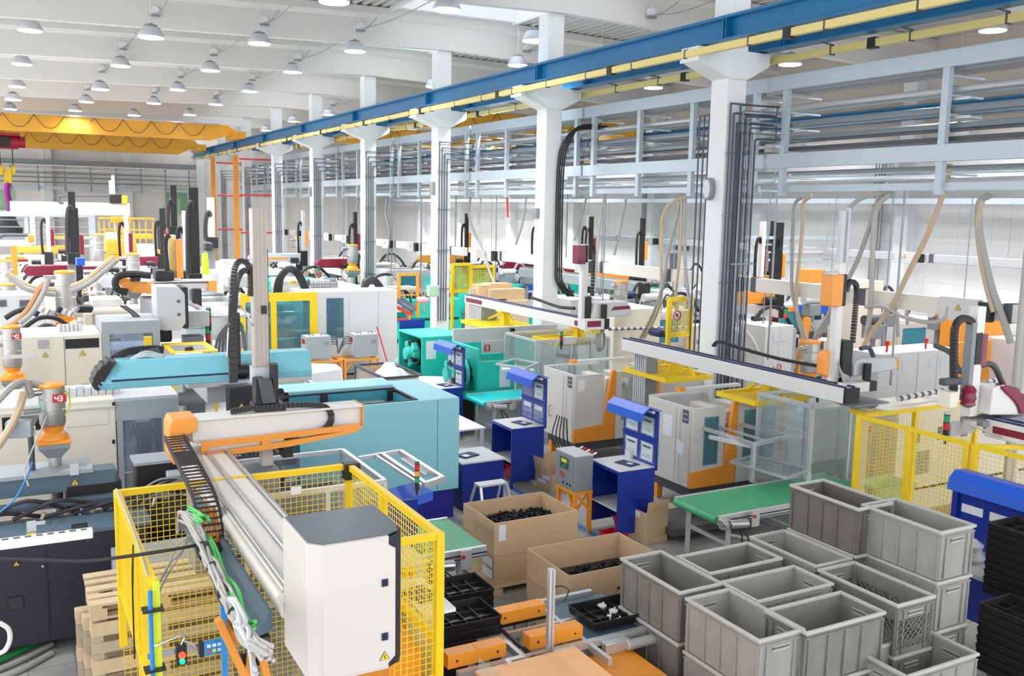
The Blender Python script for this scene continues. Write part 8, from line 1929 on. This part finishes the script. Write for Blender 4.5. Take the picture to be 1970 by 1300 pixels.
# hanging hoses
HG = 'hoses hanging from the pipe racks'
hz = [([(1545,378),(1530,392),(1526,430),(1524,500),(1524,560),(1535,605),(1552,655)],'hose_grey',.04,'dark grey hose falling left of the orange mast cover'),
 ([(1562,376),(1545,392),(1544,430),(1540,480),(1532,560),(1535,610),(1548,655)],'hose_tan',.04,'tan hose beside the dark grey one left of the orange mast cover'),
 ([(1700,370),(1660,380),(1635,400),(1624,430),(1622,480),(1612,530),(1600,590),(1568,648)],'cable_grey',.045,'pale grey hose curving down behind the orange mast cover'),
 ([(1705,352),(1690,380),(1675,430),(1650,500),(1620,560),(1600,610),(1565,655)],'hose_grey',.045,'grey hose slanting down left behind the mast'),
 ([(1710,375),(1690,395),(1681,430),(1678,520),(1674,600),(1665,650)],'cable_grey',.05,'straight grey hose right of the near mast'),
 ([(1828,315),(1815,370),(1785,450),(1750,520),(1715,590),(1680,635),(1662,665)],'hose_tan',.05,'long tan hose slanting across the right side'),
 ([(1905,375),(1885,390),(1884,440),(1895,500),(1910,560),(1925,600),(1945,660)],'hose_grey',.06,'grey hose falling behind the maroon robot'),
 ([(1890,385),(1882,420),(1884,470),(1896,540),(1912,600)],'hose_tan',.05,'pale tan hose beside the one behind the maroon robot'),
 ([(1325,375),(1290,392),(1275,420),(1272,480),(1272,560),(1262,605),(1238,650)],'hose_tan',.045,'tan hose curving down left of the nearest column'),
 ([(1308,388),(1300,430),(1285,490),(1275,550),(1258,600),(1232,650)],'hose_grey',.045,'blue grey hose slanting down left of the nearest column'),
 ([(1312,380),(1312,430),(1306,510),(1300,570),(1308,620)],'hose_tan',.04,'pale straight hose left of the nearest column'),
 ([(1318,378),(1317,450),(1320,530),(1330,590),(1352,610)],'hose_grey',.045,'grey straight hose ending at the hopper by the nearest column'),
 ([(1165,378),(1158,400),(1152,450),(1148,500),(1143,560)],'cable_grey',.04,'grey hose falling behind the white mast'),
 ([(1205,380),(1195,430),(1182,490)],'hose_grey',.035,'thin brown grey hose right of the white mast'),
 ([(1128,380),(1118,420),(1105,462)],'hose_grey',.035,'thin grey hose above the white mast'),
 ([(1013,378),(1005,430),(992,470)],'hose_grey',.035,'thin grey hose left of the second column'),
 ([(905,380),(902,410),(910,440),(930,480)],'hose_grey',.05,'grey hose looping right of the column with four risers'),
 ([(925,382),(922,430),(935,500),(950,545)],'cable_grey',.04,'long pale hose down to the far cardboard boxes'),
 ([(745,382),(742,410),(750,450),(745,500)],'hose_grey',.05,'grey hose left of the column with four risers'),
 ([(690,382),(685,420),(690,470),(695,490)],'hose_grey',.05,'grey hose between two far columns'),
 ([(1395,575),(1410,590),(1420,620),(1445,650),(1460,680)],'cable_grey',.045,'pale hose sagging from the steel hopper by the nearest column'),
 ([(1665,590),(1700,590),(1740,610),(1790,620),(1818,612),(1825,590)],'cable_grey',.04,'pale hose sagging under the near busway')]
for pts, m_, r_, lab in hz:
    X_ = 13.35
    hose([PX(a_, b_, X_+.02*i) for i, (a_, b_) in enumerate(pts)], r_*.9, m_, lab, 'hose', HG)
for k, (x_, yb, m_) in enumerate(((963,450,'red'),(1120,0,'red'))[:1]):
    p = PX(976,380,13.4); q = PX(977,418,13.4); single('chain_hook', MB().tube([p,(p+q)/2,q], .03, 6), 'red_bright', 'small red hook hanging left of the second column', 'hook')
for k in range(12):
    y_ = 8.2+3.1*k
    t = thing('floor_pipe_drop', 'thin vertical conduit under the pipe rack, %s from the camera' % (NTH+['eleventh','twelfth'])[k], 'conduit', (13.9,y_,0), 'conduits under the pipe rack')
    part('conduit', MB().cyl((13.9,y_,1.5),(13.9,y_,4.95),.02,n=6).cyl((14.1,y_+.4,2.2),(14.1,y_+.4,4.95),.014,n=6), 'pipe_grey', t)
# right edge vertical posts
for x_, m_, lab in ((1951,'cable_grey','pale round post at the right edge'),(1966,'robot_white','second pale post at the right edge')):
    a_, b_ = PY(x_,760,8.2), PY(x_+16,450,8.2); single('round_post', MB().cyl((a_.x,8.2,.0),(a_.x+.0,8.2,b_.z),.05,n=12), m_, lab, 'post')
# small clutter on machines in view, right bay
random.seed(21)
for k in range(16):
    x_ = 14.5+random.random()*8; y_ = 13+random.random()*20
    t = thing('machine_valve_unit', 'small valve unit on a far machine, %s' % ['by the cream busway','below the red hoist','near the second column','beside a white robot','on a turquoise press','near a hanging tan hose','by the right wall pipes','left of the nearest column','right of the nearest column','near the blue case','behind the orange housing','near the pipe bridge','under the grey busway','by a far hopper','beside the orange box cover','near the green safety signs'][k], 'valve unit', (x_,y_,1.85))
    c_ = ['machine_white','dark_grey','steel','orange','robot_grey','navy','machine_greige'][k % 7]
    part('body', MB().cyl((x_,y_,0),(x_,y_,1.9),.06,n=8).box((x_-.2,y_-.15,1.9),(x_+.2,y_+.15,2.2)), 'mid_grey', t, bevel=.02); part('motor', MB().cyl((x_-.3,y_,2.3),(x_+.25,y_,2.3),.11,n=12), c_, t); part('hose', MB().tube([(x_+.2,y_,2.3),(x_+.4,y_,2.6),(x_+.7,y_,2.4),(x_+.8,y_,1.9)], .04, 6), 'rubber' if k % 2 else 'hose_grey', t)

t = thing('gantry_robot', 'grey robot beam with black square end left of the nearest column', 'robot', (15.96,24.5,0))
part('main_beam', MB().box((15.7,21.5,2.2),(16.05,28.5,2.5)), 'grey_panel', t, bevel=.02); part('beam_cap', MB().box((15.7,21.4,2.2),(16.05,21.5,2.5)), 'black', t); part('bellows', MB().box((15.7,22.2,.8),(16.2,22.9,2.2)), 'dark_grey', t); part('rail', MB().box((15.75,21.5,2.5),(15.8,28.5,2.53)).box((15.95,21.5,2.5),(16.0,28.5,2.53)), 'steel', t)
place(R_, 'maroon', 18.6, 29.8, 0, 'maroon armed robot right of the second column behind the white mast')
